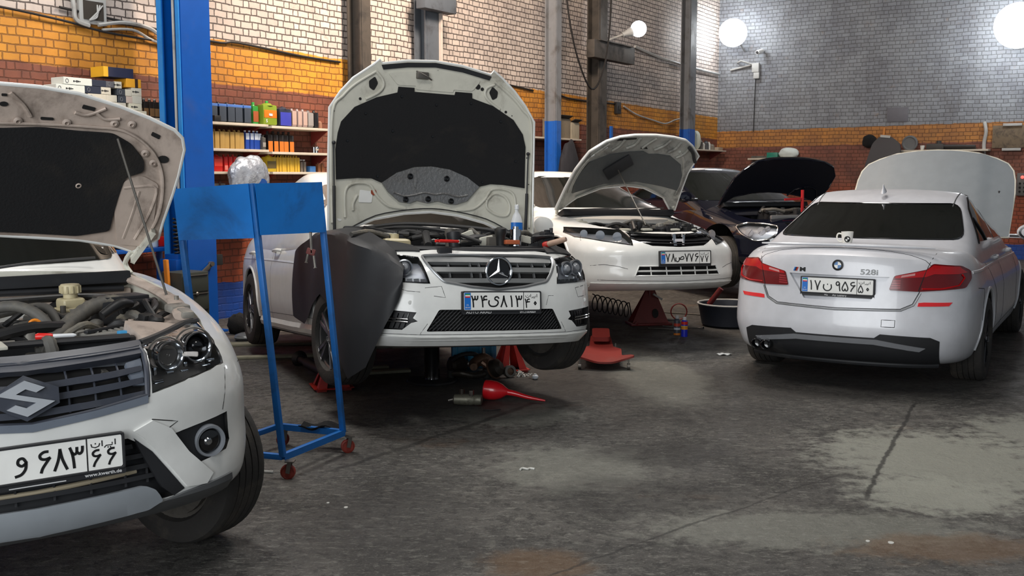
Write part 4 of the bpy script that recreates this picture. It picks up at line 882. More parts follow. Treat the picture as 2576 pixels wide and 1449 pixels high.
for sg in (1, -1):
    u_ = .755 * sg; a = Vector((-.36, sg * .74, .93)); b = hm(u_, .58)[0] + hm(u_, .58)[1] * .02; m_ = a + (b - a) * .52
    st = c.part('gas_strut', M_plast, lambda bm: (cyl(bm, a, m_, .011, 12), cyl(bm, m_, b, .005, 10), bmesh.ops.create_icosphere(bm, subdivisions=2, radius=.014, matrix=Matrix.Translation(b))))
    c.part('hinge', M_white, lambda bm: tube(bm, [(-.52, sg * .70, .92), (-.46, sg * .71, 1.0), hm(.70 * sg, .05)[0]], .018, 8, 4))
# engine bay
c.part('scuttle_panel', M_plast, lambda bm: (box(bm, (.16, 1.36, .05), (-.40, 0, .93), (0, -.3, 0), bevel=.01), [tube(bm, [(-.36, y, .955), (-.38, y + .35, .975), (-.42, y + .62, .98)], .008, 6, 4) for y in (-.55, -.02)]))
c.part('air_box', M_plast, lambda bm: (box(bm, (.34, .34, .2), (-.02, .42, .78), (0, 0, .1), bevel=.03), box(bm, (.12, .5, .06), (.36, .25, .80), bevel=.02), tube(bm, [(.1, .3, .86), (.25, .1, .87), (.35, -.1, .84)], .04, 10, 6, corr=.004)))
c.part('engine_cover', M_plast, lambda bm: (box(bm, (.52, .44, .18), (.0, 0, .78), (0, .06, 0), bevel=.04, seg=3), [bar(bm, (-.2, y, .875), (.22, y, .862), .02, .012, bevel=.004) for y in (-.14, -.05, .05, .14)]))
c.part('strut_tower', M_inner, lambda bm: [lathe(bm, [(.14, -.2), (.12, -.03), (.08, .0), (.04, .005), (.03, .02), (0, .02)], (-.2, y, .88), (0, 0, 1), 28) for y in (-.56, .56)], split=True)
c.part('coolant_tank', M_resv, lambda bm: (box(bm, (.14, .20, .14), (.24, -.50, .80), (0, 0, .2), bevel=.035, seg=3), cyl(bm, (.24, -.5, .86), (.24, -.5, .90), .032, 18)))
c.part('front_crossmember', M_plast, lambda bm: (tube(bm, [(.32, -.66, .80), (.50, -.46, .795), (.60, -.2, .79), (.62, 0, .79), (.60, .2, .79), (.50, .46, .795), (.32, .66, .80)], .045, 10, 5, flat=.5), box(bm, (.05, .09, .06), (.645, -.30, .775), bevel=.01)))
c.part('lamp_cover_panel', M_plast, lambda bm: [patch(bm, rounded([(.30, sg * .60), (.50, sg * .46), (.60, sg * .44), (.42, sg * .72), (.30, sg * .74)], .02), c.T, .012, .02, .08) for sg in (1, -1)], split=True)
c.part('radiator', M_silver, lambda bm: (box(bm, (.05, 1.05, .3), (.50, 0, .62), bevel=.008), [bar(bm, (.528, -.5, z), (.528, .5, z), .006, .006) for z in [.50 + .03 * i for i in range(9)]]))
c.part('radiator_hose', M_hosed, lambda bm: (tube(bm, [(.46, -.34, .82), (.3, -.3, .9), (.12, -.22, .9), (.0, -.18, .86)], .026, 10, 6), tube(bm, [(-.3, -.6, .95), (-.15, -.3, .99), (.0, .1, .97), (.15, .35, .93), (.3, .5, .88)], .014, 8, 6), tube(bm, [(-.2, -.66, .90), (.1, -.45, .95), (.3, -.2, .93), (.42, .05, .85)], .011, 8, 6)))
c.part('bracket', M_inner, lambda bm: (box(bm, (.03, .16, .06), (.30, .16, .87), (.2, 0, .2), bevel=.01), box(bm, (.03, .13, .05), (.27, .42, .885), (-.2, 0, -.1), bevel=.01), box(bm, (.08, .30, .02), (.20, -.56, .90), (0, .1, .2), bevel=.008), box(bm, (.03, .12, .08), (.22, .02, .885), (.4, 0, 0), bevel=.012)), split=True)
c.part('wiring_loom', M_hosed, lambda bm: [tube(bm, [(.1 + .05 * i, .55, .91), (.2 + .04 * i, .62, .935 - .01 * i), (.34 + .02 * i, .56, .90), (.42, .42, .86 + .01 * i)], .009, 8, 6, corr=.002) for i in range(4)])
c.part('fuse_holder', mat('fuse_orange', S(180, 96, 60), .5), lambda bm: box(bm, (.05, .10, .03), (.40, .28, .855), bevel=.006))
clutter(c, 3, (-.30, .42, -.60, .60), .84, .93, 30)
MERC = c
# things lying in that bay
def world(car, p): return POSE[car] @ Vector(p)
def lay(o, car): o.matrix_world = POSE[car]; return o
bm = NB(); cyl(bm, (.33, .34, .83), (.33, .34, .945), .040, 24); lathe(bm, [(.041, 0), (.041, .02), (.041, .025)], (.33, .34, .86), seg=24); cyl(bm, (.33, .34, .945), (.33, .34, .965), .02, 16)
lay(tag(finish('oil_filter', bm, M_chrome), 'small shiny cylindrical can standing in the engine bay of the upright-bonnet saloon', 'filter'), 'merc')
bl = empty('spray_bottle'); bl.matrix_world = POSE['merc'] @ Matrix.Translation((-.30, .64, .94)); tag(bl, 'white bottle with blue label standing at the right foot of the upright bonnet', 'bottle')
bm = NB(); lathe(bm, [(.04, 0), (.045, .01), (.045, .10), (.03, .145), (.014, .17), (.014, .19)], seg=20, scale=(1, .7)); finish('bottle_body', bm, mat('bottle_white', S(226, 228, 230), .35), bl)
bm = NB(); lathe(bm, [(.0465, .03), (.0465, .09)], seg=20, scale=(1, .7), cap=False); tag(finish('paper_label', bm, M_pblue, bl), 'blue label')
bm = NB(); lathe(bm, [(.017, .19), (.017, .22), (.012, .225)], seg=14); finish('cap', bm, mat('bottle_white', S(226, 228, 230)), bl)
pl = empty('pliers'); pl.matrix_world = POSE['merc'] @ Matrix.Translation((.60, -.18, .845)) @ Matrix.Rotation(.25, 4, 'Z'); tag(pl, 'red handled pliers lying on the front crossmember above the star grille', 'pliers')
bm = NB(); [tube(bm, [(0, 0, 0), (.01 * s, -.04, 0), (.03 * s, -.10, 0), (.022 * s, -.17, 0)], .009, 8, 5) for s in (1, -1)]; finish('handle', bm, mat('handle_red', S(220, 36, 30), .35), pl)
bm = NB(); [tube(bm, [(0, -.005, 0), (-.012 * s, .02, 0), (-.006 * s, .06, 0)], [.011, .009, .005], 8, 5) for s in (1, -1)]; cyl(bm, (0, 0, -.012), (0, 0, .012), .014, 14); finish('jaw', bm, M_steel, pl)
tc = empty('torch'); tc.matrix_world = POSE['merc'] @ Matrix.Translation((.50, .57, .86)) @ Matrix.Rotation(.7, 4, 'Z') @ Matrix.Rotation(-.25, 4, 'Y'); tag(tc, 'worn stubby tool with red end lying on the right headlamp of the upright-bonnet saloon', 'tool')
bm = NB(); lathe(bm, [(.022, 0), (.026, .02), (.024, .11), (.018, .14)], (-.07, 0, 0), (1, 0, 0), 14, scale=(1, .8)); finish('grip', bm, mat('tool_tan', S(170, 140, 120), .5, dirt=S(80, 50, 40), dirt_amt=.5), tc)
bm = NB(); lathe(bm, [(.026, -.03), (.03, -.02), (.028, .005)], (-.07, 0, 0), (1, 0, 0), 14, scale=(1, .8)); tag(finish('end_cap', bm, M_red, tc), 'red end cap')
# black rubber fender cover, draped over the wing
def cover_sheet():
    bm = NB(); pl_ = []
    # plan path on the body from the side of the wing round the corner to the front
    path = [(-.86, .885), (-.60, .885), (-.35, .885), (-.10, .882), (.12, .872), (.30, .85), (.45, .82), (.57, .76), (.655, .67), (.70, .585)]
    top_z = [.80, .86, .905, .91, .90, .875, .84, .80, .735, .66]
    bot_z = [.33, .28, .40, .50, .42, .22, -.02, .06, .32, .56]
    P = smooth_path([Vector((a, -b, 0)) for a, b in path], 5); m = len(P)
    ip = lambda a, i: float(np.interp(i / (m - 1) * 9, range(10), a)); rows = []
    nS = 26
    for i, p in enumerate(P):
        d = (P[min(i + 1, m - 1)] - P[max(0, i - 1)]).normalized(); nn = Vector((d.y, -d.x, 0)); 
        if nn.y > 0 and abs(nn.y) > abs(nn.x): nn = -nn
        if nn.x < -.2: nn = -nn
        zt, zb = ip(top_z, i), ip(bot_z, i); col = []
        for j in range(nS + 1):
            t = j / nS
            if t < .22:
                k = t / .22; q = p - nn * (.17 * (1 - k)) ; z = zt + .035 * math.sin(k * math.pi / 2 + 1.2) + .0 ; z = zt + .03 * (1 - k) + .012
                q = q + nn * .015
            else:
                k = (t - .22) / .78; z = zt + (zb - zt) * k
                bulge = .020 + .012 * math.sin(k * 3.0) + .012 * math.sin(i * .45 + k * 2)
                bulge += .035 * max(0, min(1, (i / m - .35) * 4)) * min(1, k * 1.6)
                q = p + nn * bulge
            col.append(bm.verts.new((q.x, q.y, z)))
        rows.append(col)
    for A, B in zip(rows, rows[1:]):
        for j in range(nS): bm.faces.new((A[j], B[j], B[j + 1], A[j + 1]))
    r = bmesh.ops.solidify(bm, geom=bm.faces[:], thickness=.006); return bm
o = finish('fender_cover', cover_sheet(), mat('rubber_sheet', S(34, 35, 38), .55, dirt=S(70, 72, 76), dirt_amt=.25, dirt_scale=2.5))
lay(tag(o, 'black rubber protective sheet draped over the front wing of the upright-bonnet saloon', 'cover'), 'merc')
# cloth strip lying over the lamp towards the grille
def symz(half):
    "half: points with y >= 0 from top centre to bottom centre -> closed symmetric polygon"
    return half + [(-a, b) for a, b in reversed(half) if abs(a) > 1e-6]
# ------------------------------------------------------------------ white saloon behind, bonnet on a thin rod (middle right)
c = Car('civic', 'saloon_car', 'white saloon car with letter emblem on dark grille and crumpled silver lined bonnet raised')
F_ = c.F
GR = symz([(0, .712), (.20, .718), (.40, .735), (.43, .668), (.27, .606), (0, .594)])
LAMP = [(.415, .752), (.60, .768), (.76, .782), (.80, .735), (.78, .690), (.645, .650), (.44, .612)]
LOWG = symz([(0, .425), (.405, .425), (.445, .338), (0, .338)])
def bay(s=1): return [(-.34, .60), (-.34, -.60), (.05, -.60), (.30, -.52), (.50, -.42), (.66, -.34), (.72, 0), (.66, .34), (.50, .42), (.30, .52), (.05, .60)]
cut = [c.cutter(bay(), c.T, .36, .12, 1, .12), c.cutter(GR, F_, .03, .06), c.cutter(LOWG, F_, .06, .06), c.cutter(LAMP, F_, .07, .06), c.cutter(mirror(LAMP), F_, .07, .06)]
for x in (0, -2.67):
    for y in (.78, -.78): cut.append(c.arch_cut(x, y, .37, .33))
c.body(cut)
for x in (0, -2.67):
    for sg in (1, -1): c.arch_lip(x, sg, .373, .33)
c.greenhouse([[(-.35, 1.00), (-.62, 1.12), (-.66, 1.0)], [(-.72, 1.0), (-.72, 1.16), (-1.30, 1.34), (-1.70, 1.37), (-1.70, 1.0)], [(-1.76, 1.0), (-1.76, 1.37), (-2.3, 1.33), (-2.8, 1.12), (-2.7, 1.02)]],
    [(-.72, .985), (.72, .985), (.56, 1.34), (-.56, 1.34)], [(-.60, 1.12), (.60, 1.12), (.52, 1.33), (-.52, 1.33)])
c.wheel(0, -.76, .31, .31, .205, 0, 5, drop=.06)
for sg in (1, -1): c.wheel(-2.67, sg * .76, .31, .31, .205, 0, 5)
c.part('wheel_hub', M_steel, lambda bm: (cyl(bm, (0, .60, .30), (0, .70, .30), .13, 28), cyl(bm, (0, .70, .30), (0, .73, .30), .04, 16), cyl(bm, (0, .3, .30), (0, .62, .30), .04, 12)))
lines = []
for S_ in (c.SR, c.SL): lines += [([(-1.73, .95), (-1.75, .6), (-1.72, .26)], S_), ([(-.58, .95), (-.62, .6), (-.55, .26)], S_), ([(-2.62, .95), (-2.45, .7), (-2.3, .45), (-2.3, .26)], S_), ([(-.4, .33), (-2.25, .33)], S_), ([(.36, .70), (.42, .655)], S_)]
lines += [([(.50, .40), (.58, .425), (.68, .44), (.76, .43)], F_), ([(-.50, .40), (-.58, .425), (-.68, .44), (-.76, .43)], F_), ([(-.72, .30), (0, .285), (.72, .30)], F_)]
c.seams(lines, r=.0025)
for sg in (1, -1):
    for x in (-1.55, -2.5):
        q = (c.SL if sg > 0 else c.SR)(x, .82)[0]
        c.part('door_handle', M_white, lambda bm: tube(bm, [q + Vector((-.09, 0, 0)), q + Vector((-.05, sg * .035, 0)), q + Vector((.07, sg * .035, .005)), q + Vector((.11, 0, 0))], .014, 8, 5))
    if sg < 0: c.part('door_mirror', [M_white, M_plast], lambda bm: (lathe(bm, [(.03, -.08), (.085, -.05), (.10, .0), (.085, .05), (.0, .07)], (-.60, sg * .98, 1.03), (1, 0, .1), 20, scale=(1, .75)), box(bm, (.05, .14, .04), (-.60, sg * .86, 1.0), bevel=.01, mi=1)))
    LP = LAMP if sg > 0 else mirror(LAMP)
    hl = c.part('headlamp', M_lampin, lambda bm: patch(bm, LP, F_, -.058, .006, .08))
    c.part('lamp_lens', M_lens, lambda bm: patch(bm, LP, F_, -.002, .003, .05), hl)
    c.part('lamp_trim', M_gloss, lambda bm: tube(bm, surf_path(LP, F_, .03, .0, True), .005, 6, 1, True), hl)
    for y, z, r in ((.50, .69, .042), (.60, .705, .042), (.69, .72, .035)):
        P = F_(sg * y, z)[0] - Vector((.05, 0, 0))
        c.part('reflector', M_refl, lambda bm: lathe(bm, [(r, .03), (r * .8, .01), (r * .4, 0), (0, 0)], P, (1, sg * .35, 0), 20), hl)
        c.part('bulb', M_lens, lambda bm: lathe(bm, [(r * .3, 0), (r * .3, .02), (0, .03)], P, (1, 0, 0), 12), hl)
g = c.part('grille', M_gloss, lambda bm: patch(bm, GR, F_, -.004, .02, .05))
c.part('slat', M_gloss, lambda bm: tube(bm, surf_path([(-.40, .70), (-.2, .690), (0, .686), (.2, .690), (.40, .70)], F_, .03, .004), .012, 8, 1), g)
c.part('slat', M_plast, lambda bm: tube(bm, surf_path([(-.39, .66), (-.2, .652), (0, .648), (.2, .652), (.39, .66)], F_, .03, .002), .006, 8, 1), g)
c.part('slat', M_plast, lambda bm: tube(bm, surf_path([(-.32, .632), (0, .622), (.32, .632)], F_, .03, .002), .006, 8, 1), g)
for sg in (1, -1): c.part('trim_wedge', M_chrome, lambda bm: patch(bm, [(sg * .40, .728), (sg * .29, .720), (sg * .29, .706), (sg * .36, .712)][::sg], F_, .01, .008, .05), g)
E0 = F_(0, .660)[0] + Vector((.022, 0, 0))
e = c.part('emblem', M_chrome, lambda bm: (bar(bm, E0 + Vector((0, -.040, -.050)), E0 + Vector((-.008, -.052, .050)), .026, .016, (1, 0, 0), bevel=.003), bar(bm, E0 + Vector((0, .040, -.050)), E0 + Vector((-.008, .052, .050)), .026, .016, (1, 0, 0), bevel=.003), bar(bm, E0 + Vector((0, -.04, -.004)), E0 + Vector((0, .04, -.004)), .014, .020, bevel=.003)))
c.part('lower_grille', M_white, lambda bm: (tube(bm, surf_path([(-.43, .382), (.43, .382)], F_, .05, -.012), .009, 8, 1), [tube(bm, surf_path([(y, .342), (y, .422)], F_, .02, -.012), .006, 6, 1) for y in (-.30, -.15, 0, .15, .30)], tube(bm, surf_path(LOWG, F_, .04, 0, True), .007, 6, 1, True)))
c.part('chin_spoiler', M_white, lambda bm: patch(bm, [(-.74, .21), (.74, .21), (.75, .275), (-.75, .275)], F_, .012, .02, .05))
P0 = F_(.035, .50)[0] + Vector((.014, 0, 0)) + Vector((0, 0, 0))
c.plate(P0, (0, 1, 0), (-.04, 0, 1), [(-188, '۷', 92), (-132, '۸', 92), (-62, 'ص', 70), (10, '۷', 92), (60, '۷', 92), (112, '۶', 92), (172, '۷', 76), (222, '۷', 76)], IRAN, None)
pl = [(-.30, 0, .97), (0, 1, 0), (math.cos(R(52)), 0, math.sin(R(52)))]
HO = [(-.70, .0), (-.665, .25), (-.62, .46), (-.535, .68), (-.40, .81), (-.275, .868), (-.125, .895), (.10, .905), (.30, .892), (.443, .866), (.545, .80), (.670, .68), (.640, .46), (.645, .25), (.66, .0), (.60, .005), (.478, .145), (.226, .245), (0, .268), (-.257, .235), (-.50, .13), (-.64, .0)]
M_foil = mat('foil_liner', S(190, 190, 184), .38, metal=.5, dirt=S(96, 94, 90), dirt_amt=.5, dirt_scale=5, bump=.9, bump_scale=14)
ho, hm = hood(c, pl, HO, lambda u, v: .05 * (u / .7) ** 2 + .07 * max(0, (v - .45) / .45) ** 2 - .02, M_white, M_foil)
c.part('insulation_mat', mat('liner_grey', S(84, 86, 86), .75, dirt=S(110, 108, 104), dirt_amt=.4, dirt_scale=2, bump=.6, bump_scale=12), lambda bm: patch(bm, [(-.58, .20), (-.60, .38), (-.50, .56), (-.30, .655), (-.10, .69), (.05, .70), (.12, .665), (.22, .672), (.36, .66), (.52, .56), (.575, .44), (.60, .25), (.40, .29), (.1, .33), (-.25, .30)], hm, .012, .012, .05), ho)
c.part('inner_crease', M_foil, lambda bm: [tube(bm, [hm(*p)[0] + hm(*p)[1] * .006 for p in pts], r, 8, 4, flat=.6) for pts, r in (
    ([(-.48, .66), (-.42, .72), (-.36, .80)], .018), ([(-.30, .70), (-.24, .76), (-.22, .85)], .02), ([(-.16, .73), (-.08, .78), (-.06, .87)], .022), ([(.02, .74), (.06, .80), (.12, .88)], .02), ([(.16, .72), (.24, .78), (.28, .87)], .02), ([(.32, .70), (.38, .76), (.40, .84)], .02), ([(.44, .64), (.50, .70), (.52, .78)], .02), ([(-.62, .20), (-.585, .42), (-.50, .62), (-.36, .74)], .016), ([(.60, .20), (.60, .42), (.54, .60), (.44, .72)], .016), ([(-.52, .14), (-.26, .26), (0, .295), (.24, .265), (.5, .15)], .014))], ho)
c.part('hood_latch', M_dark, lambda bm: (patch(bm, [(-.30, .83), (-.10, .855), (-.10, .87), (-.28, .86)], hm, .006, .004, .2), patch(bm, [(.0, .735), (.08, .735), (.06, .755), (.02, .755)], hm, .01, .006, .2)), ho)
c.part('side_rubber', M_plast, lambda bm: tube(bm, [hm(*p)[0] + hm(*p)[1] * .02 for p in ((.50, .80), (.57, .74), (.62, .66), (.65, .62))], .018, 8, 4), ho)
c.part('hinge', M_inner, lambda bm: [tube(bm, [(-.38, sg * .64, .92), (-.33, sg * .65, .99), hm(.62 * sg, .05)[0]], .016, 8, 4) for sg in (1, -1)], split=True)
c.part('scuttle_panel', M_plast, lambda bm: (box(bm, (.20, 1.26, .06), (-.34, 0, .91), (0, -.3, 0), bevel=.01), tube(bm, [(-.36, -.5, .955), (-.40, -.1, .975), (-.44, .30, .985)], .008, 6, 4), tube(bm, [(-.36, .1, .955), (-.40, .4, .975), (-.44, .62, .985)], .008, 6, 4)))
c.part('front_panel', M_inner, lambda bm: (tube(bm, [(.44, -.38, .725), (.56, -.3, .72), (.62, 0, .715), (.56, .3, .72), (.44, .38, .725)], .028, 10, 5, flat=.5), [box(bm, (.06, .10, .02), (.46, y, .755), (0, .1, 0), bevel=.008) for y in (-.33, -.1, .2, .38)]))
c.part('engine_cover', M_plast, lambda bm: box(bm, (.40, .5, .16), (.12, .05, .72), (0, .1, 0), bevel=.04, seg=3))
c.part('strut_tower', M_inner, lambda bm: [lathe(bm, [(.13, -.2), (.11, -.03), (.07, .0), (.04, .005), (.03, .02), (0, .02)], (-.12, y, .84), (0, 0, 1), 24) for y in (-.52, .52)], split=True)
clutter(c, 11, (.02, .46, -.38, .38), .735, .80, 34)
# pad on a thin rod under that bonnet
o = empty('prop_rod'); o.matrix_world = POSE['civic']; tag(o, 'thin rod with a dark rectangular pad propping the silver lined bonnet', 'prop')
a = Vector((.44, -.10, .80)); b = hm(-.18, .50)[0] + hm(-.18, .5)[1] * .06
bm = NB(); tube(bm, [a, b], .006, 8, 1); finish('rod', bm, M_steel, o)
bm = NB(); box(bm, (.03, .30, .13), b + Vector((.0, 0, .03)), (.65, .5, 0), bevel=.01); finish('pad', bm, M_plast, o)
CIV = c

# ------------------------------------------------------------------ silver-white saloon seen from behind (right)
M_pearl = mat('paint_silver_white', S(206, 207, 212), .32, coat=.4, metal=.05, dirt=S(150, 150, 150), dirt_amt=.10)
c = Car('bmw', 'saloon_car', 'silver white saloon seen from behind with red tail lamps and a mug on its boot', M_pearl)
B_ = c.Bk; SR, SL = c.SR, c.SL
M_tl = mat('lamp_red_dark', S(104, 10, 16), .22, coat=.15); M_tlb = mat('lamp_red_bright', S(176, 18, 24), .22, coat=.15); M_tlw = mat('lamp_reverse', S(200, 140, 138), .15, coat=.5)
REC = symz([(0, .880), (.365, .880), (.24, .698), (0, .690)])
DIF = symz([(0, .436), (.285, .436), (.325, .466), (.655, .452), (.71, .425), (.70, .14), (0, .14)])
cut = [c.cutter(REC, B_, .035, .06, 0), c.cutter([(2.85, .62), (2.85, -.62), (3.45, -.60), (3.68, 0), (3.45, .60)], c.T, .35, .12, 1, .12)]
for x in (0, 2.97):
    for y in (.82, -.82): cut.append(c.arch_cut(x, y, .385, .35))
c.body(cut)
for x in (0, 2.97):
    for sg in (1, -1): c.arch_lip(x, sg, .388, .35)
c.greenhouse([[(.22, 1.085), (.36, 1.17), (.62, 1.33), (.84, 1.41), (1.12, 1.43), (1.12, 1.07)], [(1.18, 1.07), (1.18, 1.43), (1.50, 1.41), (1.80, 1.30), (2.28, 1.08), (2.2, 1.06)]],
    [(-.66, 1.05), (.66, 1.05), (.56, 1.40), (-.56, 1.40)], [(-.725, 1.12), (.725, 1.12), (.60, 1.372), (-.60, 1.372)])
for x in (0, 2.97):
    for sg in (1, -1): c.wheel(x, sg * .81, .335, .335, .245, 0, 7, rim=mat('alloy_dark', S(70, 72, 76), .35, metal=.8))
c.part('window_trim', M_gloss, lambda bm: [tube(bm, surf_path([(.20, 1.075), (.36, 1.17), (.62, 1.33), (.84, 1.42), (1.2, 1.45), (1.52, 1.43), (1.82, 1.32), (2.32, 1.08)], c.top.side(sg), .06, .004), .010, 8, 1) for sg in (1, -1)], split=True)
c.part('window_divider', M_gloss, lambda bm: [tube(bm, surf_path([(.60, 1.08), (.52, 1.26)], c.top.side(sg), .06, .010), .010, 8, 1) for sg in (1, -1)], split=True)
c.part('glass_edge', M_gloss, lambda bm: tube(bm, surf_path(rounded([(-.73, 1.115), (.73, 1.115), (.605, 1.378), (-.605, 1.378)], .07), c.top.front(-1), .06, .002, True), .007, 6, 1, True))
TR = [(.640, 1.045), (.612, .960), (.567, .776), (.527, .690), (.450, .652), (0, .640), (-.450, .652), (-.527, .690), (-.567, .776), (-.612, .960), (-.640, 1.045)]
lines = [(TR, B_), ([(-.62, -.640), (-.62, .640)], lambda x, y: c.T(x - .30, y))]
for S_ in (SR, SL): lines += [([(1.15, 1.02), (1.14, .7), (1.16, .30)], S_), ([(.20, 1.03), (.30, .85), (.52, .62), (.50, .30)], S_), ([(2.25, 1.02), (2.30, .7), (2.32, .30)], S_), ([(.45, .34), (2.5, .34)], S_), ([(-.50, .78), (-.30, .76), (-.36, .52)], S_)]
lines += [([(-.42, .52), (-.42, .57), (-.33, .57), (-.33, .52), (-.42, .52)], B_)]
c.seams(lines, r=.003)
c.part('side_crease', M_pearl, lambda bm: [tube(bm, surf_path([(-.55, .90), (.3, .885), (1.2, .872), (2.3, .86), (3.2, .83)], S_, .06, -.012), .018, 8, 1) for S_ in (SR, SL)], split=True)
c.part('boot_spoiler', M_pearl, lambda bm: tube(bm, [(-.86 - .10 * (1 - (y / .64) ** 2) + .02, y, 1.088 + .012 * (1 - (y / .64) ** 2)) for y in [-.64 + .08 * i for i in range(17)]], [.010] + [.022] * 8 + [.010], 10, 1, flat=.6))
c.part('boot_lower_edge', M_silver, lambda bm: tube(bm, surf_path([(.575, .77), (.535, .682), (.455, .642), (0, .628), (-.455, .642), (-.535, .682), (-.575, .77)], B_, .03, -.003), .009, 8, 1, flat=.8))
for sg in (1, -1):
    LP = [(.365, .786), (.395, .890), (.605, .938), (.635, .976), (.80, .955), (.85, .915), (.862, .86), (.84, .80), (.56, .780)]
    if sg < 0: LP = mirror(LP)
    tl = c.part('tail_lamp', M_tl, lambda bm: patch(bm, rounded(LP, .015), B_, .010, .014, .04))
    up = [(.40, .872), (.405, .888), (.600, .932), (.64, .965), (.79, .948), (.835, .905), (.79, .90), (.65, .905), (.60, .885)]
    c.part('upper_band', M_tlb, lambda bm: patch(bm, up if sg > 0 else mirror(up), B_, .0125, .004, .04), tl)
    rv = [(.44, .878), (.445, .893), (.53, .911), (.53, .895)]
    c.part('reverse_light', M_tlw, lambda bm: patch(bm, rv if sg > 0 else mirror(rv), B_, .014, .004, .04), tl)
    ins = [(.372, .795), (.393, .862), (.44, .868), (.43, .80)]
    c.part('indicator', mat('lamp_pink', S(150, 44, 50), .2, coat=.2), lambda bm: [patch(bm, q if sg > 0 else mirror(q), B_, .0130, .003, .04) for q in ([(.372 + .005 * i, .797 + .017 * i), (.375 + .005 * i, .808 + .017 * i), (.44, .810 + .017 * i), (.44, .799 + .017 * i)] for i in range(4))], tl)
    c.part('light_tube', M_tlb, lambda bm: tube(bm, surf_path([(sg * .58, .80), (sg * .70, .80), (sg * .80, .82), (sg * .825, .87), (sg * .81, .895)], B_, .03, .012), .006, 6, 1), tl)
    c.part('lamp_gap', M_dark, lambda bm: tube(bm, surf_path([(sg * .558, .781), (sg * .60, .935)], B_, .03, .011), .003, 6, 1), tl)
    rf = [(.565, .700), (.60, .704), (.775, .703), (.755, .677), (.56, .674)]
    c.part('reflector', mat('reflector_red', S(232, 40, 46), .2, coat=.5), lambda bm: patch(bm, rf if sg > 0 else mirror(rf), B_, .005, .008, .04))
    c.part('exhaust_tip' if sg > 0 else 'tow_cover', M_gloss if sg > 0 else M_pearl, (lambda bm: [lathe(bm, [(.036, 0), (.040, .0), (.040, .12), (.034, .125), (.034, .04), (0, .03)], B_(y, .325)[0] + Vector((.03, 0, -.005)), (-1, 0, 0), 24, cap=False) for y in (.60, .515)]) if sg > 0 else (lambda bm: patch(bm, [(-.33, .52), (-.42, .52), (-.42, .57), (-.33, .57)], B_, .001, .004, .04)))
    c.part('door_mirror', [M_pearl, M_plast, M_gloss], lambda bm: (lathe(bm, [(.0, -.07), (.085, -.05), (.11, .0), (.09, .06), (.0, .09)], (2.20, sg * 1.03, 1.08), (1, 0, 0), 24, scale=(1, .72)), box(bm, (.05, .14, .04), (2.22, sg * .92, 1.04), bevel=.01, mi=1), lathe(bm, [(.088, 0), (.0, .006)], (2.147, sg * 1.03, 1.08), (-1, 0, 0), 24, mi=2, scale=(1, .72))))
    for x in (1.0, 2.02):
        q = (SL if sg > 0 else SR)(x, .915)[0]
        c.part('door_handle', M_pearl, lambda bm: tube(bm, [q + Vector((-.10, 0, 0)), q + Vector((-.06, sg * .035, 0)), q + Vector((.07, sg * .035, .005)), q + Vector((.11, 0, 0))], .014, 8, 5))
c.part('diffuser', M_plast, lambda bm: (patch(bm, [(a, max(b, .240)) for a, b in DIF], B_, .008, .016, .05), tube(bm, [B_(y, .240)[0] + Vector((.012, 0, -.018)) for y in [-.685 + .137 * i for i in range(11)]], .022, 8, 1)))
c.part('diffuser_blade', mat('blade_grey', S(120, 122, 126), .3, coat=.3), lambda bm: patch(bm, [(.62, .375), (.30, .425), (-.30, .425), (-.62, .375), (-.58, .35), (-.28, .39), (.28, .39), (.58, .35)], B_, .016, .012, .06))
P0 = B_(0, .80)[0] + Vector((.010, 0, 0))
c.plate(P0, (0, -1, 0), (.02, 0, 1), [(-190, '۱', 92), (-142, '۷', 92), (-68, 'ن', 84), (8, '۹', 92), (60, '۵', 92), (112, '۶', 92), (172, '۵', 76), (222, '۰', 76)], IRAN, [('AS Gallery', 20, 20, 1.2), ('≡S', -78, 20, 1.3)])
E0 = B_(0, .955)[0]
def quad(bm, k):
    for i in range(4):
        if i % 2 != k: continue
        pts = [(0, 0)] + [(.026 * math.cos(R(90 * i + 90 * t / 6)), .026 * math.sin(R(90 * i + 90 * t / 6))) for t in range(7)]
        patch(bm, pts, flat_map(E0 + Vector((-.004, 0, 0)), (0, -1, 0), (.12, 0, 1)), .003, .003, 5)
em = c.part('badge', M_ink, lambda bm: lathe(bm, [(.041, -.002), (.041, .004), (.038, .006), (0, .006)], E0, (-1, 0, .12), 32))
c.part('badge_ring', M_chrome, lambda bm: (tube(bm, [E0 + Vector((-.005, .040 * math.cos(R(9 * i)), .040 * math.sin(R(9 * i)))) for i in range(40)], .0022, 6, 1, True), tube(bm, [E0 + Vector((-.007, .0265 * math.cos(R(9 * i)), .0265 * math.sin(R(9 * i)))) for i in range(40)], .0015, 6, 1, True)), em)
c.part('badge_blue', mat('badge_blue', S(60, 120, 180), .3), lambda bm: quad(bm, 1), em, split=True)
c.part('badge_white', M_plate, lambda bm: quad(bm, 0), em, split=True)
bmap = lambda a, b: B_(-a, b)
c.part('model_lettering', M_slat, lambda bm: text_mesh(bm, '528i', .055, bmap, (.225, .893), .004, bold=.0012, sx=1.35))
c.part('side_lettering', [M_ink, M_pblue, M_red], lambda bm: (text_mesh(bm, 'M', .040, bmap, (-.262, .898), .004, bold=.002, sx=1.5), [patch(bm, [(.325 - .010 * i, .898), (.334 - .010 * i, .898), (.324 - .010 * i, .926), (.315 - .010 * i, .926)], B_, .004, .004, .05, mi=(1, 0, 2)[i]) for i in range(3)]))
c.part('roof_antenna', M_pearl, lambda bm: (lathe(bm, [(.055, 0), (.045, .015), (.022, .04), (.010, .07), (0, .075)], (.52, 0, 1.475), (-.30, 0, 1), 18, scale=(.45, 1))))
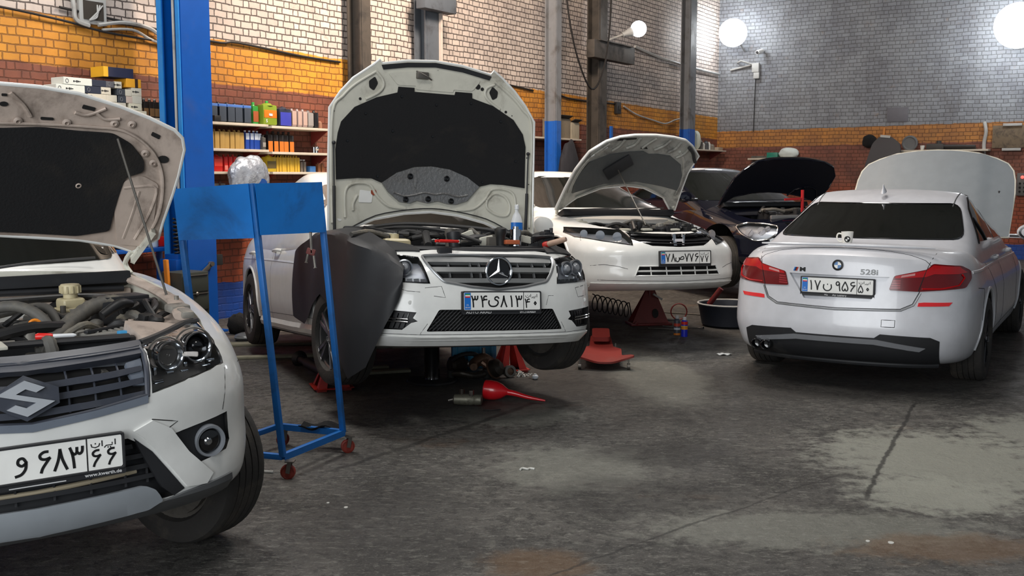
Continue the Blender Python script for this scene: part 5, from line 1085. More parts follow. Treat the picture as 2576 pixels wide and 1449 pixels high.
c.part('roof_channel', M_silver, lambda bm: [tube(bm, surf_path([(.45, sg * .56), (1.0, sg * .575), (1.6, sg * .56)], c.top.top(), .06, .0), .006, 6, 1) for sg in (1, -1)], split=True)
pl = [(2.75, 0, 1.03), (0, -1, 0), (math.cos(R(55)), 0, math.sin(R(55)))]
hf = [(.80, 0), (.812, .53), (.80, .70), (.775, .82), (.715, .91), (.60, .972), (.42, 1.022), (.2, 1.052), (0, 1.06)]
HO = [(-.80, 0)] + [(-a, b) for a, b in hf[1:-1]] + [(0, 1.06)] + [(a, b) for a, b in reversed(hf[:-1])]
ho, hm = hood(c, pl, HO, lambda u, v: -.05 * (u / .8) ** 2 - .03 * (v - .5) ** 2 + (.018 if abs(u) < .50 else .018 * max(0, 1 - (abs(u) - .50) / .06)), M_inner, mat('bonnet_shade_grey', S(122, 130, 136), .55, dirt=S(120, 124, 128), dirt_amt=.2))  # body paint greyed on the bonnet, shade put into the colour
tag(ho, 'raised bonnet with shade painted in, duller grey than the body')
c.part('insulation_mat', M_felt, lambda bm: patch(bm, rounded([(-.65, .1), (.65, .1), (.62, .8), (-.62, .8)], .1), hm, -.034, .01, .1), ho)
for sg in (1, -1):
    b = hm(.66 * sg, .55)[0]
    c.part('gas_strut', M_plast, lambda bm: cyl(bm, (2.95, -.66 * sg, .93), b, .010, 10), ho)
c.part('engine_cover', M_plast, lambda bm: box(bm, (.6, .5, .2), (3.2, 0, .78), bevel=.05, seg=3))
BMW = c
mg = empty('mug'); mg.matrix_world = POSE['bmw'] @ Matrix.Translation((-.72, .015, 1.083)); tag(mg, 'small white mug with round dark badge standing on the boot lid below the rear window', 'mug')
bm = NB(); lathe(bm, [(.030, 0), (.033, .004), (.040, .045), (.046, .105), (.043, .105), (.037, .045), (.028, .01), (0, .008)], seg=32, cap=False); lathe(bm, [(.030, 0), (0, 0)], seg=32, cap=False); mo = finish('cup', bm, mat('mug_white', S(232, 230, 222), .25), mg)
bm = NB(); tube(bm, [(0, .040, .085), (0, .068, .088), (0, .078, .06), (0, .062, .03), (0, .036, .028)], .006, 8, 5); finish('handle', bm, mat('mug_white', S(232, 230, 222)), mg)
mgm = lambda a, b: (lambda r, t: (Vector((-r * math.cos(t), -r * math.sin(t), b)), Vector((-math.cos(t), -math.sin(t), 0))))(.0335 + .0125 * (b / .105), a / .042 )
bm = NB(); patch(bm, [(.010 + .024 * math.cos(R(15 * i)), .048 + .024 * math.sin(R(15 * i))) for i in range(24)], mgm, .002, .002, .01); finish('badge_print', bm, M_ink, mg)
bm = NB(); [patch(bm, [(.010, .048)] + [(.010 + .015 * math.cos(R(90 * i + 15 * t)), .048 + .015 * math.sin(R(90 * i + 15 * t))) for t in range(7)], mgm, .003, .002, .01) for i in (0, 2)]; finish('badge_white', bm, M_plate, mg)

# ------------------------------------------------------------------ white off-roader, nearest (left edge)
c = Car('suz', 'off_road_car', 'white off-road car nearest on the left with angular chrome emblem and raised bonnet')
F_ = c.F; SL, SR = c.SL, c.SR
GR = symz([(0, .982), (.11, .986), (.405, .990), (.408, .969), (.392, .832), (.207, .806), (0, .786)])
LAMP = [(.420, .995), (.55, 1.008), (.655, 1.018), (.735, 1.016), (.742, .980), (.735, .886), (.573, .864), (.472, .846), (.408, .835), (.414, .929)]
FOG = [(.474, .675), (.562, .689), (.722, .708), (.728, .600), (.705, .568), (.571, .550)]
LOW = symz([(0, .692), (.31, .692), (.353, .668), (.395, .630), (.508, .474), (.465, .458), (0, .455)])
SK = symz([(0, .512), (.349, .520), (.385, .501), (.413, .458), (.356, .443), (.108, .432), (0, .428)])
bayo = [(-.50, .72), (-.50, -.72), (.05, -.76), (.32, -.76), (.52, -.72), (.70, -.43), (.745, -.2), (.752, 0), (.745, .2), (.70, .43), (.52, .72), (.32, .76), (.05, .76)]
cut = [c.cutter(bayo, c.T, .50, .12, 2, .10), c.cutter(GR, F_, .06, .10), c.cutter(LAMP, F_, .10, .10), c.cutter(mirror(LAMP), F_, .10, .10), c.cutter(FOG, F_, .03, .06), c.cutter(mirror(FOG), F_, .03, .06), c.cutter(LOW, F_, .05, .06)]
for x in (.02, -2.64):
    for y in (.82, -.82): cut.append(c.arch_cut(x, y, .415, .38))
c.body(cut)
for x in (.02, -2.64):
    for sg in (1, -1): c.arch_lip(x, sg, .42, .38)
c.greenhouse([[(-.80, 1.22), (-1.15, 1.52), (-1.75, 1.60), (-1.75, 1.22)], [(-1.8, 1.22), (-1.8, 1.60), (-2.7, 1.58), (-2.7, 1.22)]],
    [(-.74, 1.20), (.74, 1.20), (.64, 1.60), (-.64, 1.60)])
for sg in (1, -1): c.wheel(.02, sg * .79, .355, .355, .235, 26, 5, rim=mat('steel_rim_grey', S(108, 104, 98), .5, dirt=S(84, 74, 64), dirt_amt=.5)); c.wheel(-2.64, sg * .79, .355, .355, .235, 0, 5)
lines = [([(.70, .72), (.72, .80), (.735, .87)], F_), ([(-.70, .72), (-.72, .80), (-.735, .87)], F_), ([(.40, .745), (.50, .72), (.44, .69)], F_)]
for S_ in (SL, SR): lines += [([(.50, .86), (.36, .85)], S_), ([(.36, .86), (.40, .74)], S_), ([(-.62, 1.1), (-.66, .8), (-.58, .45)], S_), ([(-1.78, 1.1), (-1.78, .45)], S_)]
c.seams(lines, r=.0022)
# bumper body relief: raised ridge from grille corner sweeping down beside the fog lamp
c.part('bumper_ridge', M_white, lambda bm: [patch(bm, q if sg > 0 else mirror(q), F_, .009, .014, .035) for sg in (1, -1) for q in ([(.33, .715), (.40, .742), (.47, .70), (.535, .60), (.63, .500), (.60, .470), (.517, .478), (.40, .64), (.365, .685)],)], split=True)
for sg in (1, -1):
    LP = LAMP if sg > 0 else mirror(LAMP)
    hl = c.part('headlamp', M_lampd, lambda bm: patch(bm, LP, F_, -.080, .006, .06))
    c.part('lamp_lens', M_lens, lambda bm: patch(bm, LP, F_, -.002, .003, .04), hl)
    c.part('lamp_rim', M_chrome, lambda bm: tube(bm, surf_path(LP, F_, .03, -.006, True), .006, 6, 1, True), hl)
    c.part('lamp_frame', M_plast, lambda bm: tube(bm, surf_path([(sg * .42, 1.0), (sg * .55, 1.012), (sg * .66, 1.022), (sg * .74, 1.02)], F_, .03, -.004), .014, 8, 1), hl)
    for y, z, r, dd in ((.635, .955, .056, .05), (.505, .945, .052, .06)):
        P = F_(sg * y, z)[0] - Vector((dd + .02, 0, 0)); ax = (1, sg * .22, 0)
        c.part('lamp_bezel', M_chrome, lambda bm: lathe(bm, [(r * .70, 0), (r * .75, .035), (r * .95, .05), (r * 1.05, .05), (r * 1.12, .03), (r * 1.0, .0)], P, ax, 32, cap=False), hl)
        c.part('projector_glass', M_gloss if y > .6 else M_steel, lambda bm: lathe(bm, [(r * .72, .005), (r * .62, .03), (r * .35, .048), (0, .053)] if y > .6 else [(r * .7, .03), (r * .4, .01), (r * .12, .005), (r * .12, .03), (0, .035)], P, ax, 32), hl)
        c.part('lamp_ring', M_steel, lambda bm: tube(bm, [P + Vector((.02, r * 1.28 * math.cos(R(12 * i)), r * 1.28 * math.sin(R(12 * i)))) for i in range(30)], .004, 6, 1, True), hl)
    c.part('lamp_reflector', M_chrome, lambda bm: [box(bm, (.012, w_, h_), F_(sg * y, z)[0] - Vector((.045, 0, 0)), (0, 0, sg * .3), bevel=.003) for y, z, w_, h_ in ((.44, .985, .02, .012), (.50, .888, .03, .010), (.57, .905, .012, .018), (.44, .90, .012, .03), (.69, .90, .03, .012), (.70, .99, .02, .03), (.58, 1.0, .05, .010), (.45, .86, .04, .006), (.45, .868, .04, .004), (.56, .885, .03, .008), (.66, .888, .04, .006), (.70, .925, .012, .04))], hl, split=True)
    FP = FOG if sg > 0 else mirror(FOG)
    fb = c.part('fog_bezel', M_plast, lambda bm: patch(bm, rounded(FP, .012), F_, -.012, .016, .04))
    P = F_(sg * .628, .618)[0] - Vector((.02, 0, 0))
    c.part('fog_ring', mat('ring_grey', S(120, 124, 130), .35), lambda bm: lathe(bm, [(.046, .0), (.049, .032), (.058, .034), (.062, .02), (.062, .0)], P, (1, sg * .12, 0), 32, cap=False), fb)
    c.part('fog_lens', M_gloss, lambda bm: lathe(bm, [(.047, .012), (.040, .022), (.02, .028), (0, .03)], P, (1, sg * .12, 0), 32), fb)
    c.part('fog_bulb', M_chrome, lambda bm: lathe(bm, [(.018, .026), (.012, .034), (0, .036)], P + Vector((0, sg * -.008, 0)), (1, sg * .12, 0), 16), fb)
# grille with three wavy bars
M_gr = mat('grille_plastic', S(58, 62, 72), .45, dirt=S(96, 96, 98), dirt_amt=.35)
g = c.part('grille', M_gr, lambda bm: (tube(bm, surf_path(GR, F_, .03, -.004, True), .010, 8, 1, True), patch(bm, [(-.40, .972), (0, .960), (.40, .972), (.405, .990), (.11, .986), (0, .982), (-.11, .986), (-.405, .990)], F_, -.0, .03, .05)))
for z, dz in ((.935, .012), (.892, .006), (.845, .0)):
    c.part('grille_bar', M_gr, lambda bm: patch(bm, [(-.39, z + .006), (-.2, z - .004), (0, z - .014), (.2, z - .004), (.39, z + .006), (.39, z - .012), (.30, z - .022), (.2, z - .028), (0, z - .036), (-.2, z - .028), (-.30, z - .022), (-.39, z - .012)], F_, -.016, .025, .04), g)
c.part('grille_top_trim', M_gr, lambda bm: patch(bm, [(-.41, .984), (0, .978), (.41, .984), (.42, 1.004), (0, 1.0), (-.42, 1.004)], F_, .004, .012, .05), g)
c.part('grille_rib', M_gr, lambda bm: [tube(bm, surf_path([(y, .81), (y, .985)], F_, .04, -.03), .004, 6, 1) for y in (-.30, -.22, .13, .22, .31)], g, split=True)
c.part('grille_base', M_dark, lambda bm: patch(bm, GR, F_, -.052, .006, .08), g)
c.part('grille_side', mat('grille_grey_blue', S(104, 112, 124), .45), lambda bm: [patch(bm, [(sg * .34, .96), (sg * .40, .968), (sg * .395, .87), (sg * .36, .875), (sg * .345, .92)][::sg], F_, -.02, .02, .05) for sg in (1, -1)], g, split=True)
c.part('grille_lower_trim', mat('grille_grey_blue', S(104, 112, 124), .45), lambda bm: patch(bm, [(-.388, .806), (-.39, .832), (-.207, .808), (0, .790), (.207, .808), (.39, .832), (.388, .806), (.207, .784), (0, .764), (-.207, .784)], F_, .006, .014, .04))
SGL = [(-1, .28), (0, .95), (.68, .50), (.36, .28), (0, .50), (-.34, .27), (1, -.28), (0, -.95), (-.68, -.50), (-.36, -.28), (0, -.50), (.34, -.27)]
LC = F_(-.015, .878)[0] + Vector((.014, 0, 0)); lm = flat_map(LC, (0, 1, 0), (-.12, 0, 1))
em = c.part('emblem', mat('emblem_silver', S(200, 204, 210), .28, metal=.45), lambda bm: patch(bm, [(x * .088, y * .062) for x, y in SGL], lm, .012, .014, 5))
c.part('emblem_base', M_gr, lambda bm: patch(bm, [(x * .100, y * .075) for x, y in [(-1.04, .2), (0, 1.0), (1.04, .35), (1.04, -.35), (0, -1.0), (-1.04, -.2)]], lm, .001, .012, 5), em)
# lower intake, skid trim and valance
li = c.part('lower_intake', M_plast, lambda bm: (patch(bm, LOW, F_, -.035, .006, .06), [patch(bm, [(-w_, z - .008), (w_, z - .008), (w_ + .006 - .01, z + .008), (-w_ - .006 + .01, z + .008)], F_, -.006, .02, .05) for z, w_ in ((.660, .33), (.622, .385), (.585, .415), (.548, .445))], [tube(bm, surf_path([(y, .525), (y, .68)], F_, .03, -.02), .005, 6, 1) for y in (-.3, -.18, -.06, .06, .18, .30, .38)]))
c.part('intake_side', M_plast, lambda bm: [patch(bm, q if sg > 0 else mirror(q), F_, .002, .012, .04) for sg in (1, -1) for q in ([(.33, .69), (.353, .668), (.395, .630), (.508, .474), (.465, .458), (.42, .50), (.37, .60)],)], split=True)
c.part('inner_beam', mat('beam_cream', S(168, 156, 132), .6, dirt=S(96, 86, 72), dirt_amt=.4), lambda bm: tube(bm, surf_path([(-.34, .565), (0, .560), (.34, .572)], F_, .05, -.022), .009, 8, 1))
c.part('skid_trim', mat('trim_silver', S(150, 156, 162), .4, metal=.3, dirt=S(110, 110, 110), dirt_amt=.3), lambda bm: patch(bm, rounded(SK, .01), F_, .022, .03, .04))
c.part('valance', mat('valance_grey', S(92, 94, 96), .6, dirt=S(66, 62, 58), dirt_amt=.4), lambda bm: patch(bm, [(-.74, .385), (-.70, .376), (.70, .376), (.74, .385), (.72, .475), (.60, .468), (.50, .462), (.40, .447), (.108, .436), (-.108, .436), (-.40, .447), (-.50, .462), (-.60, .468), (-.72, .475)], F_, .010, .02, .05))
P0 = F_(.008, .667)[0] + Vector((.022, .008, 0))
c.plate(P0, (0, 1, 0), (-.05, 0, 1), [(-62, 'و', 78), (8, '۶', 92), (60, '۸', 92), (112, '۳', 92), (172, '۶', 76), (222, '۶', 76)], IRAN, [('www.kwerth.de', 196, 17, 1.1)])
c.part('frame_bar', M_letw, lambda bm: patch(bm, [(-.1, .5895), (.075, .5895), (.075, .5925), (-.1, .5925)], lambda a, b: flat_map(P0, (0, 1, 0), (-.05, 0, 1))(a, b - .667), .006, .002, 1))
# raised bonnet
pl = [(-.45, 0, 1.19), (0, 1, 0), (math.cos(R(62)), 0, math.sin(R(62)))]
hf = [(0, .885), (.115, .882), (.26, .876), (.412, .855), (.574, .809), (.70, .765), (.808, .719), (.845, .685), (.860, .630), (.852, .498), (.84, .403), (.815, .25), (.805, .16), (.765, .13), (.70, .085)]
HO = [(-a, b) for a, b in reversed(hf[1:])] + hf + [(.62, .115), (.467, .145), (.142, .178), (-.142, .178), (-.467, .145), (-.62, .115)]
ho, hm = hood(c, pl, HO, lambda u, v: .05 * (u / .85) ** 4 + .02 * (v / .9) ** 2 - .01, M_white, M_under, .007, .028)
LINR = [(-.70, .50), (-.70, .56), (-.64, .64), (-.56, .686), (-.42, .690), (-.27, .702), (0, .700), (.123, .692), (.27, .702), (.42, .690), (.56, .686), (.64, .640), (.70, .565), (.706, .51), (.63, .475), (.615, .40), (.60, .30), (.59, .20), (.45, .175), (.14, .205), (-.14, .205), (-.45, .175), (-.59, .2), (-.60, .40)]
c.part('insulation_mat', M_felt, lambda bm: patch(bm, rounded(LINR, .02), hm, .012, .011, .05), ho)
circ = lambda u, v, r, n=14, k=1: [(u + r * k * math.cos(2 * math.pi * i / n), v + r * math.sin(2 * math.pi * i / n)) for i in range(n)]
c.part('inner_opening', M_dark, lambda bm: [patch(bm, p, hm, .005, .004, .2) for p in (rounded([(.43, .812), (.48, .800), (.475, .785), (.425, .795)], .004), rounded([(.72, .705), (.755, .690), (.75, .672), (.715, .688)], .004), rounded([(.27, .748), (.32, .746), (.32, .735), (.27, .736)], .005), circ(.56, .735, .010), circ(.13, .80, .010, k=1.6), rounded([(.12, .845), (.14, .845), (.14, .835), (.12, .835)], .003), circ(.78, .575, .018, k=1.3))], ho, split=True)
c.part('clip', M_under, lambda bm: [lathe(bm, [(.016, 0), (.018, .006), (.008, .012), (.006, .004), (0, .003)], hm(u, v)[0] + hm(u, v)[1] * .003, hm(u, v)[1], 14) for u, v in ((.37, .728), (.56, .735), (.63, .735), (.185, .728), (.74, .555), (.44, .43), (.70, .60))], ho, split=True)
c.part('inner_rib', M_under, lambda bm: [tube(bm, [hm(*p)[0] + hm(*p)[1] * .004 for p in pts], .012, 8, 4, flat=.6) for pts in ([(-.62, .745), (-.3, .72), (0, .715), (.3, .715), (.48, .71), (.60, .70), (.70, .64), (.76, .56), (.79, .45), (.79, .3), (.75, .16)], [(.15, .85), (.2, .80), (.23, .75)], [(.48, .78), (.52, .75), (.58, .755)], [(.63, .42), (.69, .43), (.765, .43), (.75, .30), (.70, .16)], [(.70, .41), (.68, .28), (.655, .16)], [(.4, .775), (.45, .765), (.52, .80)])], ho)
c.part('inner_panel', M_under, lambda bm: patch(bm, rounded([(.625, .455), (.70, .49), (.775, .45), (.775, .25), (.74, .12), (.63, .13), (.60, .3)], .02), hm, .009, .010, .05), ho)
for sg in (1, -1):
    c.part('hinge', M_inner, lambda bm: (bar(bm, hm(.775 * sg, .22)[0] + hm(.775 * sg, .22)[1] * .03, hm(.70 * sg, .06)[0] + hm(.7 * sg, .06)[1] * .03, .012, .05, (1, 0, 0), bevel=.004), tube(bm, [hm(.70 * sg, .09)[0], (-.52, sg * .70, 1.20), (-.50, sg * .72, 1.15)], .012, 8, 3), [cyl(bm, hm(u * sg, v)[0] + hm(u * sg, v)[1] * .028, hm(u * sg, v)[0] + hm(u * sg, v)[1] * .05, .010, 10) for u, v in ((.76, .20), (.72, .12))]), split=True)
c.part('prop_rod', M_steel, lambda bm: tube(bm, [hm(.575, .675)[0] + hm(.575, .675)[1] * .03, (.02, .74, 1.02)], .0055, 8, 1))
# engine bay
c.part('scuttle_panel', M_plast, lambda bm: (box(bm, (.20, 1.40, .06), (-.52, 0, 1.12), (0, -.25, 0), bevel=.012), tube(bm, [(-.42, -.66, 1.09), (-.42, 0, 1.10), (-.42, .66, 1.09)], .014, 8, 4), tube(bm, [(-.55, -.1, 1.17), (-.62, .3, 1.21), (-.66, .6, 1.22)], .007, 6, 4)))
c.part('bulkhead', M_under, lambda bm: (box(bm, (.05, 1.40, .34), (-.46, 0, .92), bevel=.01), tube(bm, [(-.40, -.6, 1.03), (-.36, .1, 1.05), (-.40, .6, 1.02)], .02, 8, 5)))
c.part('slam_panel', mat('slam_grey', S(122, 128, 136), .5, dirt=S(80, 78, 76), dirt_amt=.4), lambda bm: (patch(bm, [(.56, -.44), (.70, -.42), (.735, -.2), (.742, 0), (.735, .2), (.70, .42), (.56, .44), (.60, .2), (.60, -.2)], lambda a, b: (Vector((a, b, .955)), Vector((0, 0, 1))), -.002, .03, .06), box(bm, (.03, .07, .02), (.66, .07, .965), bevel=.004)))
c.part('lamp_housing', M_under, lambda bm: [patch(bm, rounded([(.38, sg * .44), (.56, sg * .46), (.60, sg * .56), (.56, sg * .70), (.44, sg * .74), (.36, sg * .70)][::sg], .02), c.T, -.022, .04, .06) for sg in (1, -1)], split=True)
c.part('bonnet_stop', M_cast, lambda bm: (box(bm, (.07, .09, .035), (.22, .70, 1.06), (0, .1, .2), bevel=.015), cyl(bm, (.12, .73, 1.06), (.12, .73, 1.10), .010, 10), box(bm, (.08, .05, .03), (.32, .70, 1.05), (0, .15, 0), bevel=.010)))
c.part('inner_wing', M_under, lambda bm: [(tube(bm, [(-.48, sg * .70, 1.13), (-.2, sg * .735, 1.10), (.1, sg * .73, 1.07), (.34, sg * .68, 1.04)], .035, 10, 5, flat=.5), box(bm, (.70, .20, .03), (-.08, sg * .62, .99), (sg * .25, 0, 0), bevel=.01)) for sg in (1, -1)], split=True)
br = c.part('brake_reservoir', M_resv, lambda bm: (box(bm, (.11, .13, .07), (-.30, .40, 1.00), (0, 0, .2), bevel=.02, seg=3), box(bm, (.09, .10, .05), (-.30, .40, 1.05), (0, 0, .2), bevel=.018, seg=3), cyl(bm, (-.30, .40, 1.05), (-.30, .40, 1.10), .030, 20), cyl(bm, (-.32, .40, .90), (-.32, .40, .98), .03, 14)))
c.part('reservoir_cap', M_resv, lambda bm: (lathe(bm, [(.040, 0), (.042, .006), (.042, .034), (.038, .04), (0, .04)], (-.30, .40, 1.095), seg=24), [box(bm, (.008, .006, .03), (-.30 + .043 * math.cos(a), .40 + .043 * math.sin(a), 1.113)) for a in [math.pi * k / 6 for k in range(12)]]), br)
c.part('brake_booster', M_gloss, lambda bm: lathe(bm, [(.06, 0), (.13, .02), (.14, .05), (.14, .09), (.10, .12), (0, .12)], (-.44, .40, .93), (1, 0, 0), 32))
c.part('fuse_box', M_plast, lambda bm: (box(bm, (.16, .24, .10), (-.10, .56, 1.03), (0, 0, .15), bevel=.015), box(bm, (.13, .20, .02), (-.10, .56, 1.085), (0, 0, .15), bevel=.006), box(bm, (.02, .05, .05), (-.02, .50, 1.04), bevel=.006)))
bt = c.part('battery', mat('battery_grey', S(140, 138, 132), .55, dirt=S(80, 76, 70), dirt_amt=.4), lambda bm: (box(bm, (.17, .24, .18), (.29, .40, .90), (0, 0, .15), bevel=.010), box(bm, (.15, .22, .012), (.29, .40, .995), (0, 0, .15), bevel=.004), [box(bm, (.10, .012, .008), (.29, .34 + .03 * i, 1.003), (0, 0, .15)) for i in range(5)]))
c.part('battery_clamp', M_plast, lambda bm: (bar(bm, (.21, .52, 1.01), (.36, .30, 1.01), .02, .012, bevel=.003), tube(bm, [(.40, .34, 1.0), (.42, .33, .92), (.44, .30, .86)], .008, 8, 4)), bt)
c.part('blue_terminal', mat('clip_blue', S(70, 160, 215), .4), lambda bm: box(bm, (.03, .075, .022), (.40, .445, 1.00), (0, 0, .15), bevel=.005), bt)
c.part('intake_hose', M_hose, lambda bm: tube(bm, [(-.10, .62, 1.04), (-.06, .52, 1.07), (-.02, .42, 1.06), (.06, .32, 1.02), (.18, .22, .97), (.26, .10, .95)], .030, 14, 7, corr=.004))
c.part('radiator_hose', M_hose, lambda bm: (tube(bm, [(-.35, -.20, 1.02), (-.16, .0, 1.06), (-.04, .14, 1.08), (.06, .22, 1.02), (.12, .24, .90)], .023, 12, 6), tube(bm, [(-.30, .0, 1.00), (-.2, .18, 1.05), (-.08, .26, 1.06), (.02, .28, .98)], .018, 12, 6)))
c.part('thermostat_housing', M_cast, lambda bm: (tube(bm, [(.22, -.20, .95), (.28, -.06, .96), (.30, .06, .96)], .034, 12, 5), box(bm, (.09, .12, .07), (.24, .12, .95), (0, 0, .2), bevel=.02), cyl(bm, (.24, .12, .98), (.24, .12, 1.01), .025, 14)))
c.part('dipstick_ring', mat('ring_orange', S(236, 140, 40), .4), lambda bm: (tube(bm, [Vector((.16, .16 + .022 * math.cos(a), 1.025 + .022 * math.sin(a))) for a in [2 * math.pi * i / 16 for i in range(16)]], .006, 8, 1, True), box(bm, (.02, .045, .03), (.165, .16, 1.0), bevel=.006)))
c.part('engine_cover', M_plast, lambda bm: (box(bm, (.42, .52, .16), (-.05, -.18, .90), (0, .05, 0), bevel=.045, seg=3)))
c.part('washer_pipe', M_hosed, lambda bm: (tube(bm, [(-.38, -.3, 1.05), (-.34, .1, 1.07), (-.36, .45, 1.07), (-.28, .60, 1.06)], .016, 10, 6), tube(bm, [(-.2, .56, 1.08), (0, .60, 1.06), (.05, .52, 1.04)], .012, 8, 6), tube(bm, [(-.1, .7, 1.06), (.1, .64, 1.05), (.16, .55, 1.0), (.2, .48, .98)], .016, 10, 6, corr=.002), tube(bm, [(-.05, .66, 1.06), (.12, .60, 1.08), (.22, .62, 1.0)], .011, 8, 6, corr=.002)))
c.part('connector', M_hosed, lambda bm: (box(bm, (.05, .06, .05), (.20, .58, 1.02), (0, .2, .3), bevel=.012), lathe(bm, [(.028, -.03), (.032, 0), (.032, .03), (.02, .04), (0, .04)], (.24, .60, 1.0), (.3, .2, 1), 16), tube(bm, [(.05, .56, 1.07), (.1, .50, 1.08), (.13, .42, 1.04)], [.016, .022, .018], 12, 4)))
c.part('cooling_fan_shroud', M_plast, lambda bm: (box(bm, (.06, 1.0, .20), (.47, 0, .90), bevel=.02), tube(bm, [(.50, -.45, 1.00), (.53, 0, 1.01), (.50, .42, 1.00)], .022, 8, 4, flat=.6)))
c.part('inlet_panel', M_inner, lambda bm: box(bm, (.12, .15, .012), (.60, -.10, 1.022), (0, .03, 0), bevel=.004))
for x, y, col in ((.31, -.02, M_chrome),): c.part('filler_cap', col, lambda bm: lathe(bm, [(.03, 0), (.034, .01), (.03, .02), (0, .022)], (x, y, .985), seg=20))
clutter(c, 23, (-.34, .50, -.60, .35), .92, 1.0, 42, True); clutter(c, 29, (-.40, .2, .2, .66), .94, 1.02, 26, True); clutter(c, 31, (.34, .60, -.34, .30), .88, .94, 18, True)
SUZ = c
o = empty('screwdriver'); o.matrix_world = POSE['suz'] @ Matrix.Translation((.42, .16, 1.015)) @ Matrix.Rotation(1.25, 4, 'Z'); tag(o, 'small red and white screwdriver lying in the engine bay of the nearest car', 'screwdriver')
bm = NB(); lathe(bm, [(.010, 0), (.014, .01), (.012, .05), (.009, .06)], (-.05, 0, 0), (1, 0, 0), 12); finish('handle', bm, mat('handle_red', S(220, 36, 30)), o)
bm = NB(); lathe(bm, [(.008, 0), (.008, .07), (.003, .08)], (.01, 0, 0), (1, 0, 0), 10); finish('shaft', bm, mat('bottle_white', S(226, 228, 230)), o)

# ------------------------------------------------------------------ black saloon behind
M_blk = mat('paint_black_blue', S(16, 18, 30), .10, coat=1.0)
c = Car('black', 'saloon_car', 'black saloon car with raised black bonnet between the two white saloons', M_blk)
F_ = c.F; SL, SR = c.SL, c.SR
LAMP = [(.46, .70), (.56, .73), (.70, .74), (.80, .70), (.80, .60), (.72, .52), (.60, .54), (.52, .60)]
GR = symz([(0, .74), (.36, .74), (.32, .60), (0, .58)])
cut = [c.cutter([(-.34, .62), (-.34, -.62), (.10, -.66), (.36, -.60), (.55, -.42), (.62, 0), (.55, .42), (.36, .60), (.10, .66)], c.T, .36, .12, 1, .12), c.cutter(GR, F_, .05, .06), c.cutter(LAMP, F_, .08, .06), c.cutter(mirror(LAMP), F_, .08, .06)]
for x in (0, -2.8):
    for y in (.80, -.80): cut.append(c.arch_cut(x, y, .38, .34))
c.body(cut)
c.greenhouse([[(-.72, 1.03), (-.72, 1.18), (-1.30, 1.38), (-1.75, 1.42), (-1.75, 1.03)], [(-1.8, 1.03), (-1.8, 1.42), (-2.35, 1.38), (-2.85, 1.15), (-2.7, 1.04)]], [(-.74, 1.01), (.74, 1.01), (.58, 1.385), (-.58, 1.385)])
for sg in (1, -1): c.wheel(0, sg * .80, .33, .33, .225, 0, 5, drop=.1); c.wheel(-2.8, sg * .80, .33, .33, .225, 0, 5)
for sg in (1, -1):
    LP = LAMP if sg > 0 else mirror(LAMP)
    hl = c.part('headlamp', M_refl, lambda bm: patch(bm, LP, F_, -.04, .006, .06), label='bright silver headlamp')
    c.part('lamp_lens', M_lens, lambda bm: patch(bm, LP, F_, -.002, .003, .05), hl)
    c.part('lamp_rim', M_chrome, lambda bm: tube(bm, surf_path(rounded(LP, .03), F_, .03, -.004, True), .012, 8, 1, True), hl)
    c.part('reflector', M_chrome, lambda bm: [lathe(bm, [(r, .03), (r * .8, .01), (r * .4, 0), (0, 0)], F_(sg * y, z)[0] - Vector((.05, 0, 0)), (1, sg * .3, 0), 20) for y, z, r in ((.63, .64, .05), (.73, .62, .05), (.56, .67, .03))], hl, split=True)
    c.part('door_mirror', [M_blk, M_plast], lambda bm: (lathe(bm, [(.03, -.08), (.085, -.05), (.105, .0), (.085, .05), (.0, .07)], (-.60, sg * 1.03, 1.06), (1, 0, .1), 20, scale=(1, .75)), box(bm, (.05, .14, .04), (-.60, sg * .9, 1.02), bevel=.01, mi=1)))
    for x in (-1.6, -2.6):
        q = (SL if sg > 0 else SR)(x, .86)[0]
        c.part('door_handle', M_chrome, lambda bm: tube(bm, [q + Vector((-.09, 0, 0)), q + Vector((-.05, sg * .035, 0)), q + Vector((.07, sg * .035, .005)), q + Vector((.11, 0, 0))], .012, 8, 5))
c.part('grille', M_gloss, lambda bm: [tube(bm, surf_path([(-.33, z), (.33, z)], F_, .05, -.02), .008, 6, 1) for z in (.62, .66, .70)])
c.seams([([(-1.77, 1.0), (-1.78, .6), (-1.75, .28)], SR), ([(-.6, 1.0), (-.64, .6), (-.58, .28)], SR)], r=.003)
c.part('scuttle_panel', M_plast, lambda bm: (box(bm, (.2, 1.3, .06), (-.34, 0, .93), (0, -.3, 0), bevel=.01)))
c.part('engine_cover', M_plast, lambda bm: box(bm, (.44, .5, .16), (.12, .0, .78), (0, .1, 0), bevel=.04, seg=3))
c.part('radiator_panel', M_silver, lambda bm: box(bm, (.05, .9, .06), (.52, .0, .80), bevel=.02))
clutter(c, 41, (-.2, .48, -.50, .55), .80, .88, 16)
BLK = c
